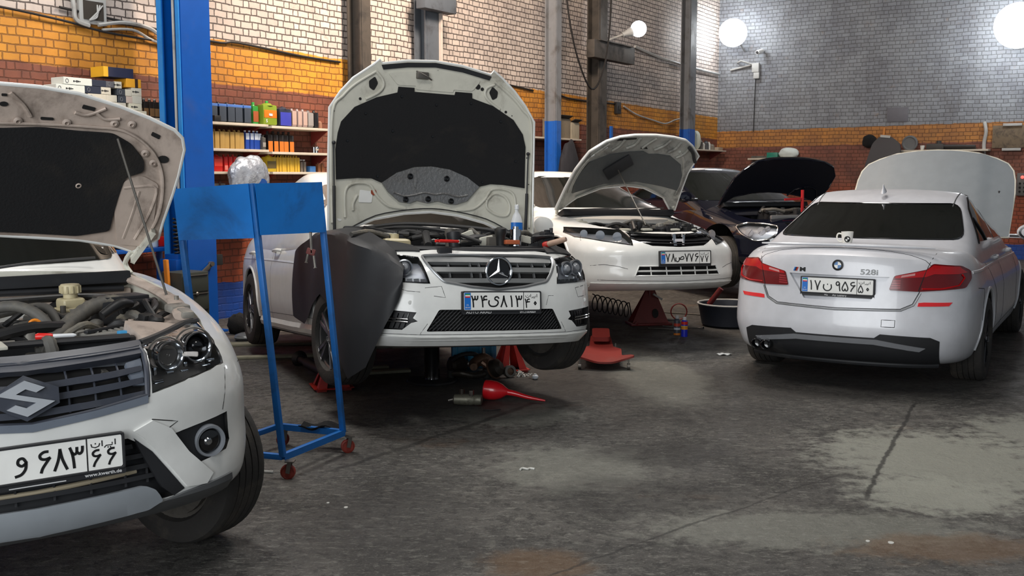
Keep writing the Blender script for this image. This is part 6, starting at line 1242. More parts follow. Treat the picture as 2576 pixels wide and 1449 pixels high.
# black bonnet of the black saloon
c = BLK
pl = [(-.32, 0, 1.0), (0, 1, 0), (math.cos(R(44)), 0, math.sin(R(44)))]
hf = [(0, .76), (.30, .755), (.55, .73), (.72, .66), (.82, .52), (.84, .30), (.80, .02)]
HO = [(-a * (.80 if b > .1 else .84), b - (.06 if a > .7 else 0)) for a, b in reversed(hf[1:])] + hf + [(.55, .10), (.25, .15), (0, .165), (-.25, .15), (-.5, .10)]
ho, hm = hood(c, pl, HO, lambda u, v: .06 * (u / .8) ** 2, M_blk, mat('underside_black', S(20, 22, 34), .5), .008, .03)
c.part('edge_trim', M_chrome, lambda bm: tube(bm, [hm(*p)[0] - hm(*p)[1] * .02 for p in ((-.52, .70), (-.30, .765), (0, .775), (.30, .770), (.60, .72), (.74, .65))], .008, 8, 4), ho)
c.part('inner_rib', M_blk, lambda bm: tube(bm, [hm(*p)[0] + hm(*p)[1] * .01 for p in ((.30, .12), (.38, .24), (.52, .30), (.66, .26), (.74, .12))], .012, 8, 4), ho)
bm = NB(); bar(bm, (.40, .10, .86), (.40, .10, 1.14), .03, .03, bevel=.005); bar(bm, (.40, -.16, 1.02), (.40, .10, 1.03), .02, .02, bevel=.004)
o = finish('prop_bar', bm, mat('bar_red', S(178, 40, 44), .4)); o.matrix_world = POSE['black']; tag(o, 'red bar standing in the engine bay of the black saloon', 'bar')

# ------------------------------------------------------------------ blue lift column at the left
M_lift = mat('lift_blue', S(0, 74, 158), .38, dirt=S(8, 56, 120), dirt_amt=.4, dirt_scale=1.5)
M_liftl = mat('lift_blue_light', S(40, 130, 205), .4, dirt=S(30, 90, 160), dirt_amt=.3)
L_ = room_empty('car_lift_column', 15.41, .60); tag(L_, 'tall bright blue car lift column between the nearest car and the saloon with the upright bonnet', 'car lift')
wq, wp, t_ = .36, .34, .012
bm = NB(); box(bm, (wq, t_, 5.2), (0, wp / 2, 2.6)); box(bm, (wq, t_, 5.2), (0, -wp / 2, 2.6)); box(bm, (t_, wp, 5.2), (-wq / 2, 0, 2.6))
box(bm, (t_, .055, 5.2), (wq / 2, wp / 2 - .028, 2.6)); box(bm, (t_, .075, 5.2), (wq / 2, -wp / 2 + .038, 2.6)); finish('post', bm, M_lift, L_, 0)
bm = NB(); box(bm, (.012, .05, 5.2), (wq / 2 + .012, wp / 2 - .028, 2.6)); box(bm, (.012, .07, 5.2), (wq / 2 + .012, -wp / 2 + .038, 2.6)); finish('flange', bm, M_liftl, L_, 0)
bm = NB(); tube(bm, [(.10, -.04, .3), (.10, -.035, 2.5), (.10, -.04, 5.2)], .014, 8, 3); tag(finish('steel_rope', bm, M_cond, L_), 'pale rope inside the column')
bm = NB(); box(bm, (.5, .44, .02), (-.02, 0, .012)); finish('base_plate', bm, M_lift, L_, 0)
bm = NB(); box(bm, (.20, .20, .62), (.13, -.03, .52), bevel=.012); box(bm, (.14, .26, .12), (.20, -.03, .72), bevel=.01); finish('carriage', bm, M_lift, L_)
bm = NB(); pts = [Vector((.17 + .032 * math.cos(a), .00 + .032 * math.sin(a), .84 + a * .0062)) for a in [i * .6 for i in range(95)]]; tube(bm, pts, .010, 6, 1); finish('coil_spring', bm, M_hosed, L_)
bm = NB(); box(bm, (.19, .02, .045), (-.02, wp / 2 + .03, .67), (0, .62, 0), bevel=.008); cyl(bm, (-.09, wp / 2, .72), (-.09, wp / 2 + .05, .72), .025, 16); finish('lock_lever', bm, M_steel, L_)
bm = NB(); box(bm, (.10, .05, .11), (-wq / 2 - .05, wp / 2 - .04, .75), bevel=.004); finish('latch_box', bm, M_dark, L_)

# ------------------------------------------------------------------ workbench, tool chest and what stands there, behind the nearest car
M_bench = mat('bench_blue', S(14, 82, 168), .45, dirt=S(20, 50, 90), dirt_amt=.4)
wb = room_empty('workbench', 15.85, .23); tag(wb, 'low blue steel workbench against the brick wall behind the nearest car', 'workbench')
bm = NB(); box(bm, (.95, .34, .04), (0, 0, .87), bevel=.006); finish('bench_top', bm, M_bench, wb)
for x in (-.44, .44):
    for y in (-.14, .14): bm = NB(); box(bm, (.05, .05, .85), (x, y, .425), bevel=.004); finish('leg', bm, M_bench, wb)
tcx = room_empty('tool_chest', 15.82, 1.0); tag(tcx, 'dark green-grey metal tool chest with two drawer lines standing left of the blue lift column', 'tool chest')
M_chest = mat('chest_green', S(54, 58, 52), .5, dirt=S(80, 78, 70), dirt_amt=.3)
bm = NB(); box(bm, (.32, .30, .62), (0, 0, .38), bevel=.008); finish('cabinet_body', bm, M_chest, tcx)
for z in (.20, .42, .60):
    bm = NB(); box(bm, (.30, .012, .16), (0, .155, z - .02), bevel=.004); d = finish('drawer', bm, M_chest, tcx)
    bm = NB(); box(bm, (.28, .012, .010), (0, .166, z + .06), bevel=.003); finish('drawer_handle', bm, M_steel, d)
bm = NB(); lathe(bm, [(.016, 0), (.02, .012), (.010, .02), (0, .02)], (0, .162, .48), (0, 1, 0), 14); finish('lock', bm, M_steel, tcx)
for x in (-.12, .12):
    for y in (-.11, .11): bm = NB(); cyl(bm, (x - .012, y, .035), (x + .012, y, .035), .034, 16); finish('castor', bm, M_dark, tcx)
bm = NB(); box(bm, (.03, .05, .82), (0, 0, .41), (0, .05, 0), bevel=.004); place(tag(finish('orange_plank', bm, mat('orange_paint', S(206, 124, 30), .6, dirt=S(120, 70, 30), dirt_amt=.4)), 'narrow orange board standing beside the dark tool chest', 'board'), 16.02, 1.0, 0)
ob = room_empty('solvent_bottle', 15.62, .26, .89); tag(ob, 'white and pale blue bottle on the blue workbench behind the nearest car', 'bottle')
bm = NB(); lathe(bm, [(.055, 0), (.06, .01), (.06, .16), (.03, .22), (.02, .24)], seg=20); finish('bottle_body', bm, mat('bottle_pale', S(196, 210, 222), .3), ob)
bm = NB(); lathe(bm, [(.022, .24), (.022, .27), (0, .27)], seg=14); finish('cap', bm, mat('cap_yellow', S(220, 190, 60), .4), ob)
bm = NB(); box(bm, (.20, .12, .10), (0, 0, .05), bevel=.015); place(tag(finish('red_case', bm, mat('case_red', S(196, 30, 30), .4)), 'small red case on the blue workbench behind the nearest car', 'case'), 15.46, .22, .89)
rb = room_empty('engine_head', 15.92, .24, .89); tag(rb, 'dark ribbed engine part standing on the blue workbench behind the nearest car', 'engine part')
bm = NB(); box(bm, (.26, .22, .40), (0, 0, .20), (0, .12, 0), bevel=.03); finish('casting', bm, M_plast, rb)
for i in range(5): bm = NB(); box(bm, (.28, .24, .018), (.02 - .01 * i, .0, .06 + .07 * i), (0, .12, 0), bevel=.006); finish('rib', bm, M_hosed, rb)

# ------------------------------------------------------------------ wall shelves with oils and parts boxes
M_shelf = mat('shelf_white', S(206, 196, 180), .55, dirt=S(130, 100, 80), dirt_amt=.4)
M_shred = mat('shelf_red', S(120, 40, 34), .6)
def shelf(q0, q1, z, lab, dep=.32, m=M_shelf):
    o = room_empty('wall_shelf', (q0 + q1) / 2, 0, z); tag(o, lab, 'shelf'); L = q1 - q0
    bm = NB(); box(bm, (L, dep, .025), (0, dep / 2 + .005, -.0125), bevel=.003); finish('board', bm, m, o)
    bm = NB(); box(bm, (L, .012, .028), (0, dep + .012, -.012), bevel=.003); finish('front_edge', bm, M_shelf, o)
    for x in (-L / 2 + .08, L / 2 - .08):
        bm = NB(); vs = [bm.verts.new(p) for p in ((x, .01, -.026), (x, dep * .9, -.026), (x, .01, -.20), (x + .012, .01, -.026), (x + .012, dep * .9, -.026), (x + .012, .01, -.20))]
        for f in ((0, 1, 2), (5, 4, 3), (0, 3, 4, 1), (1, 4, 5, 2), (2, 5, 3, 0)): bm.faces.new([vs[i] for i in f])
        finish('bracket', bm, M_shred, o, 0)
    return o
shelf(14.05, 16.95, 2.20, 'longest white-edged wall shelf carrying tall dark oil tins and parts boxes')
shelf(12.95, 14.00, 2.19, 'white-edged shelf with grey bottles ending at the dark brown column, topmost right board')
shelf(14.05, 15.6, 1.915, 'white-edged shelf carrying the gold bottles')
shelf(12.95, 14.00, 1.895, 'white-edged shelf carrying the black and orange bottles')
shelf(14.05, 15.6, 1.665, 'white-edged shelf carrying the red cans')
shelf(12.95, 14.00, 1.665, 'white-edged shelf carrying the yellow bottles')
shelf(14.05, 15.15, 1.40, 'lowest white-edged shelf carrying the crumpled plastic bag', .62)
def bottle_proto(name, w, d, h, col, cap=None, lab=None, labz=None, neck=.014, handle=False, mcol=None):
    o = empty(name); m = mat('oil_' + name + '_' + str(int(col[0] * 999)) + str(int(col[2] * 999)), col, .35)
    bm = NB(); box(bm, (w, d, h * .84), (0, 0, h * .42), bevel=min(w, d) * .18, seg=2); lathe(bm, [(w * .34, h * .80), (w * .22, h * .9), (neck, h * .92), (neck, h * .95)], (0, 0, 0), seg=14); finish('bottle_body', bm, m, o)
    if cap: bm = NB(); lathe(bm, [(neck * 1.25, h * .93), (neck * 1.25, h), (0, h)], seg=14); finish('cap', bm, cap, o)
    if lab: bm = NB(); box(bm, (w * .9, .003, (labz[1] - labz[0]) * h), (0, d / 2 + .001, h * (labz[0] + labz[1]) / 2), bevel=.001); finish('paper_label', bm, lab, o)
    return o
ORD = ['leftmost', 'second from left', 'third from left', 'fourth from left', 'fifth from left', 'sixth from left', 'seventh from left', 'eighth from left', 'rightmost']
def row(proto, n, q0, dq, p, z, lab, cat, group, rz=0):
    out = []; base = lab
    for i in range(n):
        lab = base + ', ' + (ORD[-1] if i == n - 1 else ORD[i])
        o = proto if i == 0 else copy_tree(proto); place(o, q0 - dq * i, p + .004 * ((i * 7) % 3), z, rz + .03 * ((i * 5) % 3 - 1)); tag(o, lab, cat, group); out.append(o)
    return out
m_ = lambda n, *c_: mat(n, S(*c_), .4)
row(bottle_proto('oil_tin', .108, .16, .235, S(36, 42, 50), None, m_('label_steel', 66, 74, 86), (.06, .74)), 5, 14.79, .118, .21, 2.20, 'tall dark oil tin with blue band', 'oil tin', 'dark oil tins with blue bands')
for o in [x for x in bpy.data.objects if x.name.startswith('oil_tin') and x.parent is None]:
    bm = NB(); box(bm, (.112, .164, .034), (0, 0, .185), bevel=.006); finish('blue_band', bm, m_('band_blue', 84, 124, 196), o)
def one(proto, q, p, z, lab, cat, rz=0): place(proto, q, p, z, rz); return tag(proto, lab, cat)
bm = NB(); box(bm, (.09, .08, .07), (0, 0, .035), bevel=.01); one(finish('black_box', bm, M_plast), 14.78, .30, 2.20, 'small black box on the shelf edge in front of the dark oil tins', 'box')
one(bottle_proto('oil_bottle', .085, .09, .25, S(52, 140, 60), m_('cap_green', 60, 180, 80), m_('label_redgreen', 160, 84, 50), (.12, .6)), 14.15, .2, 2.20, 'narrow green and red bottle beside the green and orange canister', 'bottle')
cn = bottle_proto('oil_canister', .215, .12, .275, S(128, 150, 46), m_('cap_green', 60, 180, 80), m_('label_orange', 226, 120, 30), (.30, .62)); one(cn, 13.96, .22, 2.20, 'big green and orange oil canister at the middle of the top shelf', 'canister')
bm = NB(); box(bm, (.05, .004, .03), (0, .064, .12), bevel=.008); finish('logo_patch', bm, M_plate, cn); bm = NB(); text_mesh(bm, '5', .05, flat_map((.06, .062, .03), (-1, 0, 0), (0, 0, 1)), (0, 0), .002, bold=.001); finish('number', bm, M_plate, cn)
one(bottle_proto('oil_canister', .19, .12, .24, S(46, 50, 66), None, m_('label_blue', 60, 66, 170), (.02, .66)), 13.71, .21, 2.20, 'dark canister with violet-blue label right of the green and orange canister', 'canister')
row(bottle_proto('oil_bottle', .075, .10, .225, S(150, 132, 130), None, m_('label_pink', 186, 160, 150), (.1, .8)), 3, 13.55, .085, .2, 2.20, 'slim grey-pink bottle of three on the top shelf', 'bottle', 'grey-pink bottles on the top shelf')
one(bottle_proto('oil_bottle', .10, .10, .215, S(118, 116, 116), None, m_('label_grey', 150, 146, 144), (.1, .8)), 13.28, .2, 2.20, 'grey bottle left of the black one on the top shelf', 'bottle')
one(bottle_proto('oil_bottle', .07, .10, .22, S(30, 30, 32), None), 13.18, .2, 2.20, 'black bottle at the right end of the top shelf', 'bottle')
bm = NB(); lathe(bm, [(.03, 0), (.034, .02), (.03, .07), (.012, .09), (0, .09)], seg=14); one(finish('small_jar', bm, m_('jar_tan', 150, 110, 90)), 13.06, .18, 2.20, 'little tan jar at the far right end of the top shelf', 'jar')
row(bottle_proto('gold_bottle', .066, .11, .225, S(178, 146, 84), None, None, None, .012), 7, 14.80, .0715, .2, 1.915, 'gold oil bottle of the row of seven', 'bottle', 'gold oil bottles')
bp = bottle_proto('blue_bottle', .055, .09, .215, S(34, 70, 160), m_('cap_white', 220, 224, 230), m_('label_white', 196, 208, 226), (.52, .86), .011)
row(bp, 4, 14.28, .060, .2, 1.915, 'blue and white oil bottle of the four', 'bottle', 'blue and white oil bottles')
one(bottle_proto('oil_bottle', .05, .05, .17, S(80, 78, 74), M_dark, m_('label_pale', 150, 146, 140), (.2, .5)), 14.07, .26, 1.915, 'small dark bottle with pale label at the end of the gold bottle shelf', 'bottle')
bo = bottle_proto('orange_bottle', .074, .10, .24, S(40, 34, 32), M_dark, m_('label_orange2', 206, 116, 44), (.02, .52), .012)
row(bo, 5, 13.94, .083, .2, 1.895, 'black oil bottle with orange label of the five', 'bottle', 'black and orange oil bottles')
bm = NB(); bmesh.ops.create_icosphere(bm, subdivisions=3, radius=.032, matrix=Matrix.Translation((0, 0, .06))); cyl(bm, (0, 0, 0), (0, 0, .04), .018, 12); cyl(bm, (.045, 0, 0), (.045, 0, .075), .02, 12); one(finish('lamp_bulb', bm, M_chrome), 13.14, .2, 1.895, 'small shiny bulb lying at the right end of the black and orange bottle shelf', 'bulb')
one(bottle_proto('red_can', .125, .09, .20, S(190, 34, 32), None, m_('label_red', 214, 70, 60), (.3, .7)), 14.71, .2, 1.665, 'widest red can at the left end of its shelf', 'can')
row(bottle_proto('red_can', .048, .09, .20, S(206, 50, 48), None, m_('label_pinkish', 226, 130, 120), (.1, .35)), 3, 14.60, .062, .2, 1.665, 'slim red can of the row of three', 'can', 'slim red cans')
one(bottle_proto('oil_bottle', .05, .05, .19, S(120, 118, 112), M_dark), 14.37, .2, 1.665, 'clear grey bottle with dark cap right of the red cans', 'bottle')
one(bottle_proto('oil_canister', .15, .10, .21, S(190, 164, 40), None, m_('label_dark', 96, 84, 50), (.2, .6)), 13.93, .2, 1.665, 'broad yellow canister left of the yellow bottle row', 'canister')
row(bottle_proto('yellow_bottle', .036, .09, .205, S(210, 172, 60), None), 9, 13.83, .0415, .2, 1.665, 'slim yellow bottle of the row of nine', 'bottle', 'slim yellow bottles')
row(bottle_proto('oil_bottle', .035, .05, .15, S(120, 112, 104), m_('cap_white', 220, 224, 230)), 2, 13.42, .05, .2, 1.665, 'tiny grey bottle beside the yellow row', 'bottle', 'tiny grey bottles')
bm = NB(); box(bm, (.10, .08, .075), (0, 0, .0375), bevel=.008); one(finish('blue_box', bm, m_('box_blue', 60, 110, 170)), 13.25, .2, 1.665, 'small blue box on the yellow bottle shelf', 'box')
row(bottle_proto('brown_jar', .045, .05, .12, S(130, 84, 56), None), 2, 13.12, .06, .2, 1.665, 'small brown jar on the yellow bottle shelf', 'jar', 'small brown jars')
row(bottle_proto('carton', .07, .10, .17, S(120, 92, 84), None, m_('label_pale', 150, 146, 140), (.2, .8)), 2, 14.75, .085, .2, 1.40, 'brownish carton on the lowest shelf', 'carton', 'brownish cartons on the lowest shelf')
# dark bottles behind the lift column
dk = bottle_proto('dark_bottle', .06, .08, .20, S(40, 34, 30), m_('cap_grey', 150, 140, 130), m_('label_bronze', 120, 90, 60), (.1, .5), .013)
row(dk, 6, 15.72, .068, .24, 2.20, 'dark bronze-labelled bottle beside the blue lift', 'bottle', 'dark bronze-labelled bottles')
bm = NB(); box(bm, (.42, .34, .03), (0, .17, -.045), bevel=.003); one(finish('red_board', bm, mat('red_gloss', S(214, 24, 30), .4)), 15.55, 0, 2.20, 'bright red board under the dark bottles left of the lift column', 'board')
# parts boxes, stacked
def pbox(w, h, d, col, q, z, lab, p=.2, rz=0, stripe=None, disc=False, txt=False, band=None):
    o = room_empty('parts_box', q, p, z, rz); tag(o, lab, 'box')
    bm = NB(); box(bm, (w, d, h), (0, 0, h / 2), bevel=.003, seg=1); finish('carton', bm, mat('carton_%d_%d' % (col[0], col[2]), S(*col), .6), o)
    if disc: bm = NB(); tube(bm, [(w / 2 - .035 + .014 * math.cos(R(20 * i)), d / 2 + .001, h / 2 + .018 * math.sin(R(20 * i))) for i in range(18)], .003, 5, 1, True); finish('printed_ring', bm, m_('print_grey', 120, 120, 124), o)
    if txt: bm = NB(); [box(bm, (.012, .002, .008 + .006 * (i % 3)), (-.02 + .016 * i, d / 2 + .001, h / 2)) for i in range(5)]; finish('printed_line', bm, M_ink, o)
    if band: bm = NB(); box(bm, (band[0], d + .002, h + .002), (band[1], 0, h / 2)); finish('printed_band', bm, mat('band_%d' % band[2][0], S(*band[2]), .5), o)
    return o
Wt = (226, 230, 222); Nv = (34, 42, 62); Cr = (206, 200, 184)
z0 = 2.20
specs = [(.30, .068, Wt, 16.50, .200, 'long white parts box at the left end of the stack, third from its top', dict(disc=True, txt=True)),
 (.30, .068, Wt, 16.42, .272, 'long white parts box with ring print, topmost of the left stack', dict(disc=True, txt=True)),
 (.26, .062, Wt, 16.47, .135, 'white parts box low in the stack just above the bonnet edge', {}),
 (.17, .068, Nv, 16.26, .204, 'dark navy parts box with white ring, right of the lower long white box', dict(disc=True)),
 (.15, .062, Nv, 16.19, .274, 'dark navy parts box right of the topmost long white box', dict()),
 (.10, .060, (90, 90, 96), 16.07, .274, 'grey parts box with pale ring between navy and cream boxes', dict(disc=True)),
 (.08, .066, Cr, 15.98, .272, 'small cream parts box below the navy and yellow carton', dict(txt=True)),
 (.11, .068, Cr, 16.12, .204, 'cream parts box with small print in the middle of the stack', dict(txt=True)),
 (.20, .066, Cr, 16.22, .136, 'broad cream parts box in the lower middle of the stack', dict(disc=True)),
 (.12, .066, Cr, 16.06, .136, 'cream parts box beside the two dark ones', {}),
 (.09, .066, (60, 64, 72), 15.95, .204, 'dark grey parts box with pale ring, upper of two', dict(disc=True)),
 (.09, .066, (60, 64, 72), 15.94, .136, 'dark grey parts box with pale ring, lower of two', dict(disc=True)),
 (.07, .066, Cr, 15.865, .204, 'narrow cream parts box left of the white carton column', {}),
 (.08, .066, (196, 178, 166), 15.86, .136, 'narrow pinkish parts box left of the white carton column', {}),
 (.115, .078, Cr, 15.77, .212, 'cream carton under the orange-yellow box', dict(txt=True)),
 (.115, .076, (200, 196, 182), 15.77, .136, 'greyish cream carton in the right column of the stack', {}),
 (.15, .068, (212, 206, 184), 15.79, .068, 'wide cream carton low at the right end of the stack', dict(txt=True)),
 (.30, .066, Cr, 16.05, .068, 'long cream carton hidden low behind the bonnet edge', {}),
 (.34, .066, Wt, 16.42, .068, 'long white carton low behind the bonnet edge', {}),
 (.62, .066, Cr, 16.20, .0, 'longest cream carton at the bottom of the stack', {}),
 (.20, .066, (212, 206, 184), 15.76, .0, 'cream carton at the bottom right of the stack', {})]
for w_, h_, col, q_, z_, lab, kw in specs: pbox(w_, h_, .20, col, q_, z0 + z_, lab, **kw)
pbox(.17, .085, .2, (232, 164, 40), 15.80, z0 + .292, 'orange-yellow parts box with two dark squares', band=(.035, -.03, (60, 40, 20)))
pbox(.34, .095, .2, (34, 38, 66), 15.97, z0 + .378, 'navy parts box with yellow end, topmost of the stack', band=(.052, .145, (236, 178, 44)), rz=0)
# crumpled clear plastic bag of bottles
def crumple(sx, sy, sz, seed, sub=4):
    bm = NB(); bmesh.ops.create_icosphere(bm, subdivisions=sub, radius=1); rn = random.Random(seed); D = [(Vector((rn.gauss(0, 1), rn.gauss(0, 1), rn.gauss(0, 1))).normalized(), rn.uniform(2, 7), rn.uniform(0, 6)) for _ in range(26)]
    for v in bm.verts:
        n = v.co.normalized(); k = 1 + sum(.035 * abs(math.sin(n.dot(d) * f + ph)) for d, f, ph in D) - .35
        v.co = Vector((n.x * sx * k, n.y * sy * k, n.z * sz * k))
    return bm
bg = room_empty('plastic_bag', 14.50, .49, 1.40); tag(bg, 'crumpled clear plastic bag of bottles with a blue label above the blue metal panels', 'bag')
bm = crumple(.23, .09, .20, 5, 5); [setattr(v, 'co', v.co + Vector((0, 0, .20))) for v in bm.verts]
finish('wrapping', bm, mat('bag_foil', S(186, 194, 206), .22, metal=.5, dirt=S(96, 102, 116), dirt_amt=.7, dirt_scale=14, bump=1.0, bump_scale=16), bg, 10)
bm = NB(); patch(bm, [(-.10 + .07 * math.cos(R(20 * i)), .14 + .05 * math.sin(R(20 * i))) for i in range(18)], lambda a, b: (Vector((a, .098, b)), Vector((0, 1, 0))), .004, .004, .2); finish('blue_label', bm, m_('label_bagblue', 24, 70, 140), bg)
# small shelf of cartons behind the column, and dark gear hanging there
shelf(6.95, 8.50, 2.25, 'small red-bracketed shelf with two grimy cartons beside the blue-footed column', .38)
for q_, w_, h_, lab, col in ((7.45, .42, .33, 'larger grimy beige carton on the small red-bracketed shelf', (140, 128, 110)), (7.08, .28, .28, 'smaller pale carton on the small red-bracketed shelf', (170, 160, 140))):
    o = room_empty('carton', q_, .2, 2.25); tag(o, lab, 'carton'); bm = NB(); box(bm, (w_, .3, h_), (0, 0, h_ / 2), bevel=.01); finish('carton_body', bm, mat('cardboard_%d' % col[0], S(*col), .8, dirt=S(80, 66, 50), dirt_amt=.5), o)
    bm = NB(); box(bm, (w_ * .9, .12, .012), (0, .16, h_ + .02), (.5, 0, 0), bevel=.003); finish('flap', bm, mat('cardboard_dark', S(60, 54, 48), .8), o)
o = room_empty('grinding_machine', 7.1, .5); tag(o, 'dark grimy upright workshop machine between two steel columns', 'machine')
bm = NB(); box(bm, (.34, .3, 1.2), (0, 0, .6), bevel=.02); finish('pedestal', bm, M_eng, o)
bm = NB(); box(bm, (.62, .34, .45), (0, 0, 1.42), bevel=.05, seg=3); lathe(bm, [(.2, -.1), (.22, 0), (.2, .1)], (-.2, .1, 1.75), (1, 0, 0), 24); finish('motor_housing', bm, M_plast, o)
bm = NB(); lathe(bm, [(.14, 0), (.16, .02), (.16, .09), (.1, .1)], (.32, .05, 1.55), (1, 0, 0), 24); box(bm, (.05, .05, .25), (.1, .2, 1.55)); finish('wheel_guard', bm, M_steel, o)
o = room_empty('hanging_coat', 8.05, .80, 1.45); tag(o, 'dark work coat hanging over the blue foot of the steel column', 'coat')
bm = crumple(.24, .09, .42, 9, 4); [setattr(v, 'co', Vector((v.co.x * (1 + .3 * (-v.co.z)), v.co.y, v.co.z)) + Vector((0, 0, .2))) for v in bm.verts]; finish('cloth', bm, mat('cloth_dark', S(40, 40, 46), .9), o)
# corner shelf and back wall shelves
shelf(.35, 2.0, 2.20, 'far corner wall shelf with small jars beside the last grey column', .35)
for i, (q_, h_, w_, col, nm, lab) in enumerate([(1.72, .30, .20, (206, 210, 196), 'cloth_bundle', 'pale cloth bundle on the far corner shelf'), (1.45, .22, .13, (90, 84, 78), 'jar', 'brown-grey jar next to the pale cloth bundle'), (1.28, .16, .09, (190, 190, 184), 'jar', 'small whitish jar on the far corner shelf'), (1.12, .20, .12, (70, 72, 76), 'tin', 'dark tin on the far corner shelf'), (.95, .18, .07, (214, 214, 208), 'tube', 'white upright tube on the far corner shelf'), (.80, .14, .13, (120, 112, 100), 'tin', 'greyish tin near the middle of the far corner shelf'), (.55, .07, .34, (168, 150, 130), 'paper_stack', 'flat tan paper stack at the end of the far corner shelf')]):
    bm = NB()
    if nm == 'paper_stack': box(bm, (w_, .22, h_), (0, 0, h_ / 2), (0, 0, .1), bevel=.01)
    elif nm == 'cloth_bundle': bm.free(); bm = crumple(w_ * .7, .10, h_ * .6, 3, 3); [setattr(v, 'co', v.co + Vector((0, 0, h_ * .62))) for v in bm.verts]
    else: lathe(bm, [(w_ / 2, 0), (w_ / 2, h_ * .75), (w_ * .3, h_ * .9), (w_ * .3, h_), (0, h_)], seg=14)
    one(finish(nm, bm, mat('ware_%d_%d' % (col[0], col[2]), S(*col), .6)), q_, .2, 2.20, lab, 'jar' if nm in ('jar', 'tube') else nm.replace('_', ' '))
def bshelf(p0, p1, z, lab, dep=.30):
    o = room_empty('wall_shelf', 0, (p0 + p1) / 2, z); tag(o, lab, 'shelf'); L = p1 - p0
    bm = NB(); box(bm, (dep, L, .04), (dep / 2 + .005, 0, -.02), bevel=.004); finish('board', bm, M_shelf, o)
    for y in (-L / 2 + .1, L / 2 - .1): bm = NB(); bar(bm, (.02, y, -.2), (dep * .8, y, -.045), .02, .02); finish('bracket', bm, M_eng, o)
bshelf(.85, 1.85, 2.03, 'short pale shelf with a green box on the back wall')
bm = NB(); box(bm, (.16, .24, .12), (0, 0, .06), bevel=.01); one(finish('green_box', bm, m_('box_green', 40, 130, 110)), .16, 1.38, 2.03, 'green box on the short shelf of the back wall', 'box')
bm = crumple(.10, .18, .10, 8, 3); [setattr(v, 'co', v.co + Vector((0, 0, .08))) for v in bm.verts]; one(finish('white_bag', bm, m_('bag_white', 216, 226, 224)), .16, 1.73, 2.05, 'white crumpled bag beside the green box on the back wall shelf', 'bag')
bm = NB(); box(bm, (.14, .4, .05), (0, 0, .025), bevel=.01); one(finish('dark_tray', bm, M_eng), .16, 1.1, 2.03, 'flat dark tray at the left of the short back wall shelf', 'tray')
bshelf(3.9, 5.75, 2.16, 'long dark shelf on the back wall above the raised silver bonnet')
for p_, w_, h_, lab, col in ((4.25, .30, .20, 'grey round fan lying on the long back wall shelf', (96, 98, 100)), (4.75, .34, .12, 'dark gearbox part on the long back wall shelf', (60, 58, 56)), (5.2, .6, .10, 'long dark pipe bundle on the long back wall shelf', (56, 54, 54)), (4.5, .1, .09, 'small white cup on the long back wall shelf', (220, 220, 214))):
    bm = NB()
    if 'fan' in lab: tube(bm, [(.0, .13 * math.cos(R(20 * i)), .14 + .13 * math.sin(R(20 * i))) for i in range(18)], .03, 8, 1, True); lathe(bm, [(.12, -.02), (.12, .02)], (0, 0, .14), (1, 0, 0), 24)
    elif 'pipe' in lab: [tube(bm, [(.04 * k, -.3, .05 + .02 * k), (.04 * k, .3, .04 + .02 * k)], .03, 8, 1) for k in (-1, 0, 1)]
    elif 'cup' in lab: lathe(bm, [(.035, 0), (.045, .09), (.04, .09), (.03, .01), (0, .01)], seg=16, cap=False)
    else: box(bm, (.18, w_, h_), (0, 0, h_ / 2), bevel=.03); lathe(bm, [(.05, 0), (.05, .06)], (0, .06, h_), (0, 0, 1), 16)
    one(finish(lab.split(' on ')[0].split(' lying')[0].split()[-1] + '_item' if False else {'g': 'fan', 'd': 'gearbox_part', 'l': 'pipe_bundle', 's': 'cup'}[lab[0]], bm, mat('ware2_%d' % col[0], S(*col), .6)), .17, p_, 2.16, lab, {'g': 'fan', 'd': 'engine part', 'l': 'pipes', 's': 'cup'}[lab[0]])
# dark panel leaning behind the silver bonnet
o = room_empty('door_panel', .55, 3.75); tag(o, 'dark upright panel leaning near the back wall, left of the raised silver bonnet', 'panel')
bm = NB(); patch(bm, rounded([(-.45, 1.2), (.42, 1.2), (.40, 2.28), (.20, 2.44), (.0, 2.46), (-.16, 2.30)], .08), lambda a, b: (Vector((.1 - (b - 1.2) * .12, a, b)), Vector((1, 0, .12)).normalized()), 0, .06, .2); finish('panel_board', bm, mat('panel_dark', S(44, 44, 52), .5), o)
bm = NB(); patch(bm, [(.0, 2.47), (.20, 2.45), (.19, 2.40), (.0, 2.42)], lambda a, b: (Vector((.13 - (b - 1.2) * .12, a, b)), Vector((1, 0, .12)).normalized()), .004, .01, .5); finish('bright_edge', bm, M_cond, o)
bm = NB(); box(bm, (.05, .05, 1.2), (0, -.3, .6)); box(bm, (.05, .05, 1.2), (0, .3, .6)); finish('stand_leg', bm, M_eng, o)
bm = crumple(.05, .12, .12, 4, 3); one(finish('glove', bm, M_felt), .1, 3.42, 2.36, 'dark cloth hung on the back wall beside the orange pipe', 'cloth')
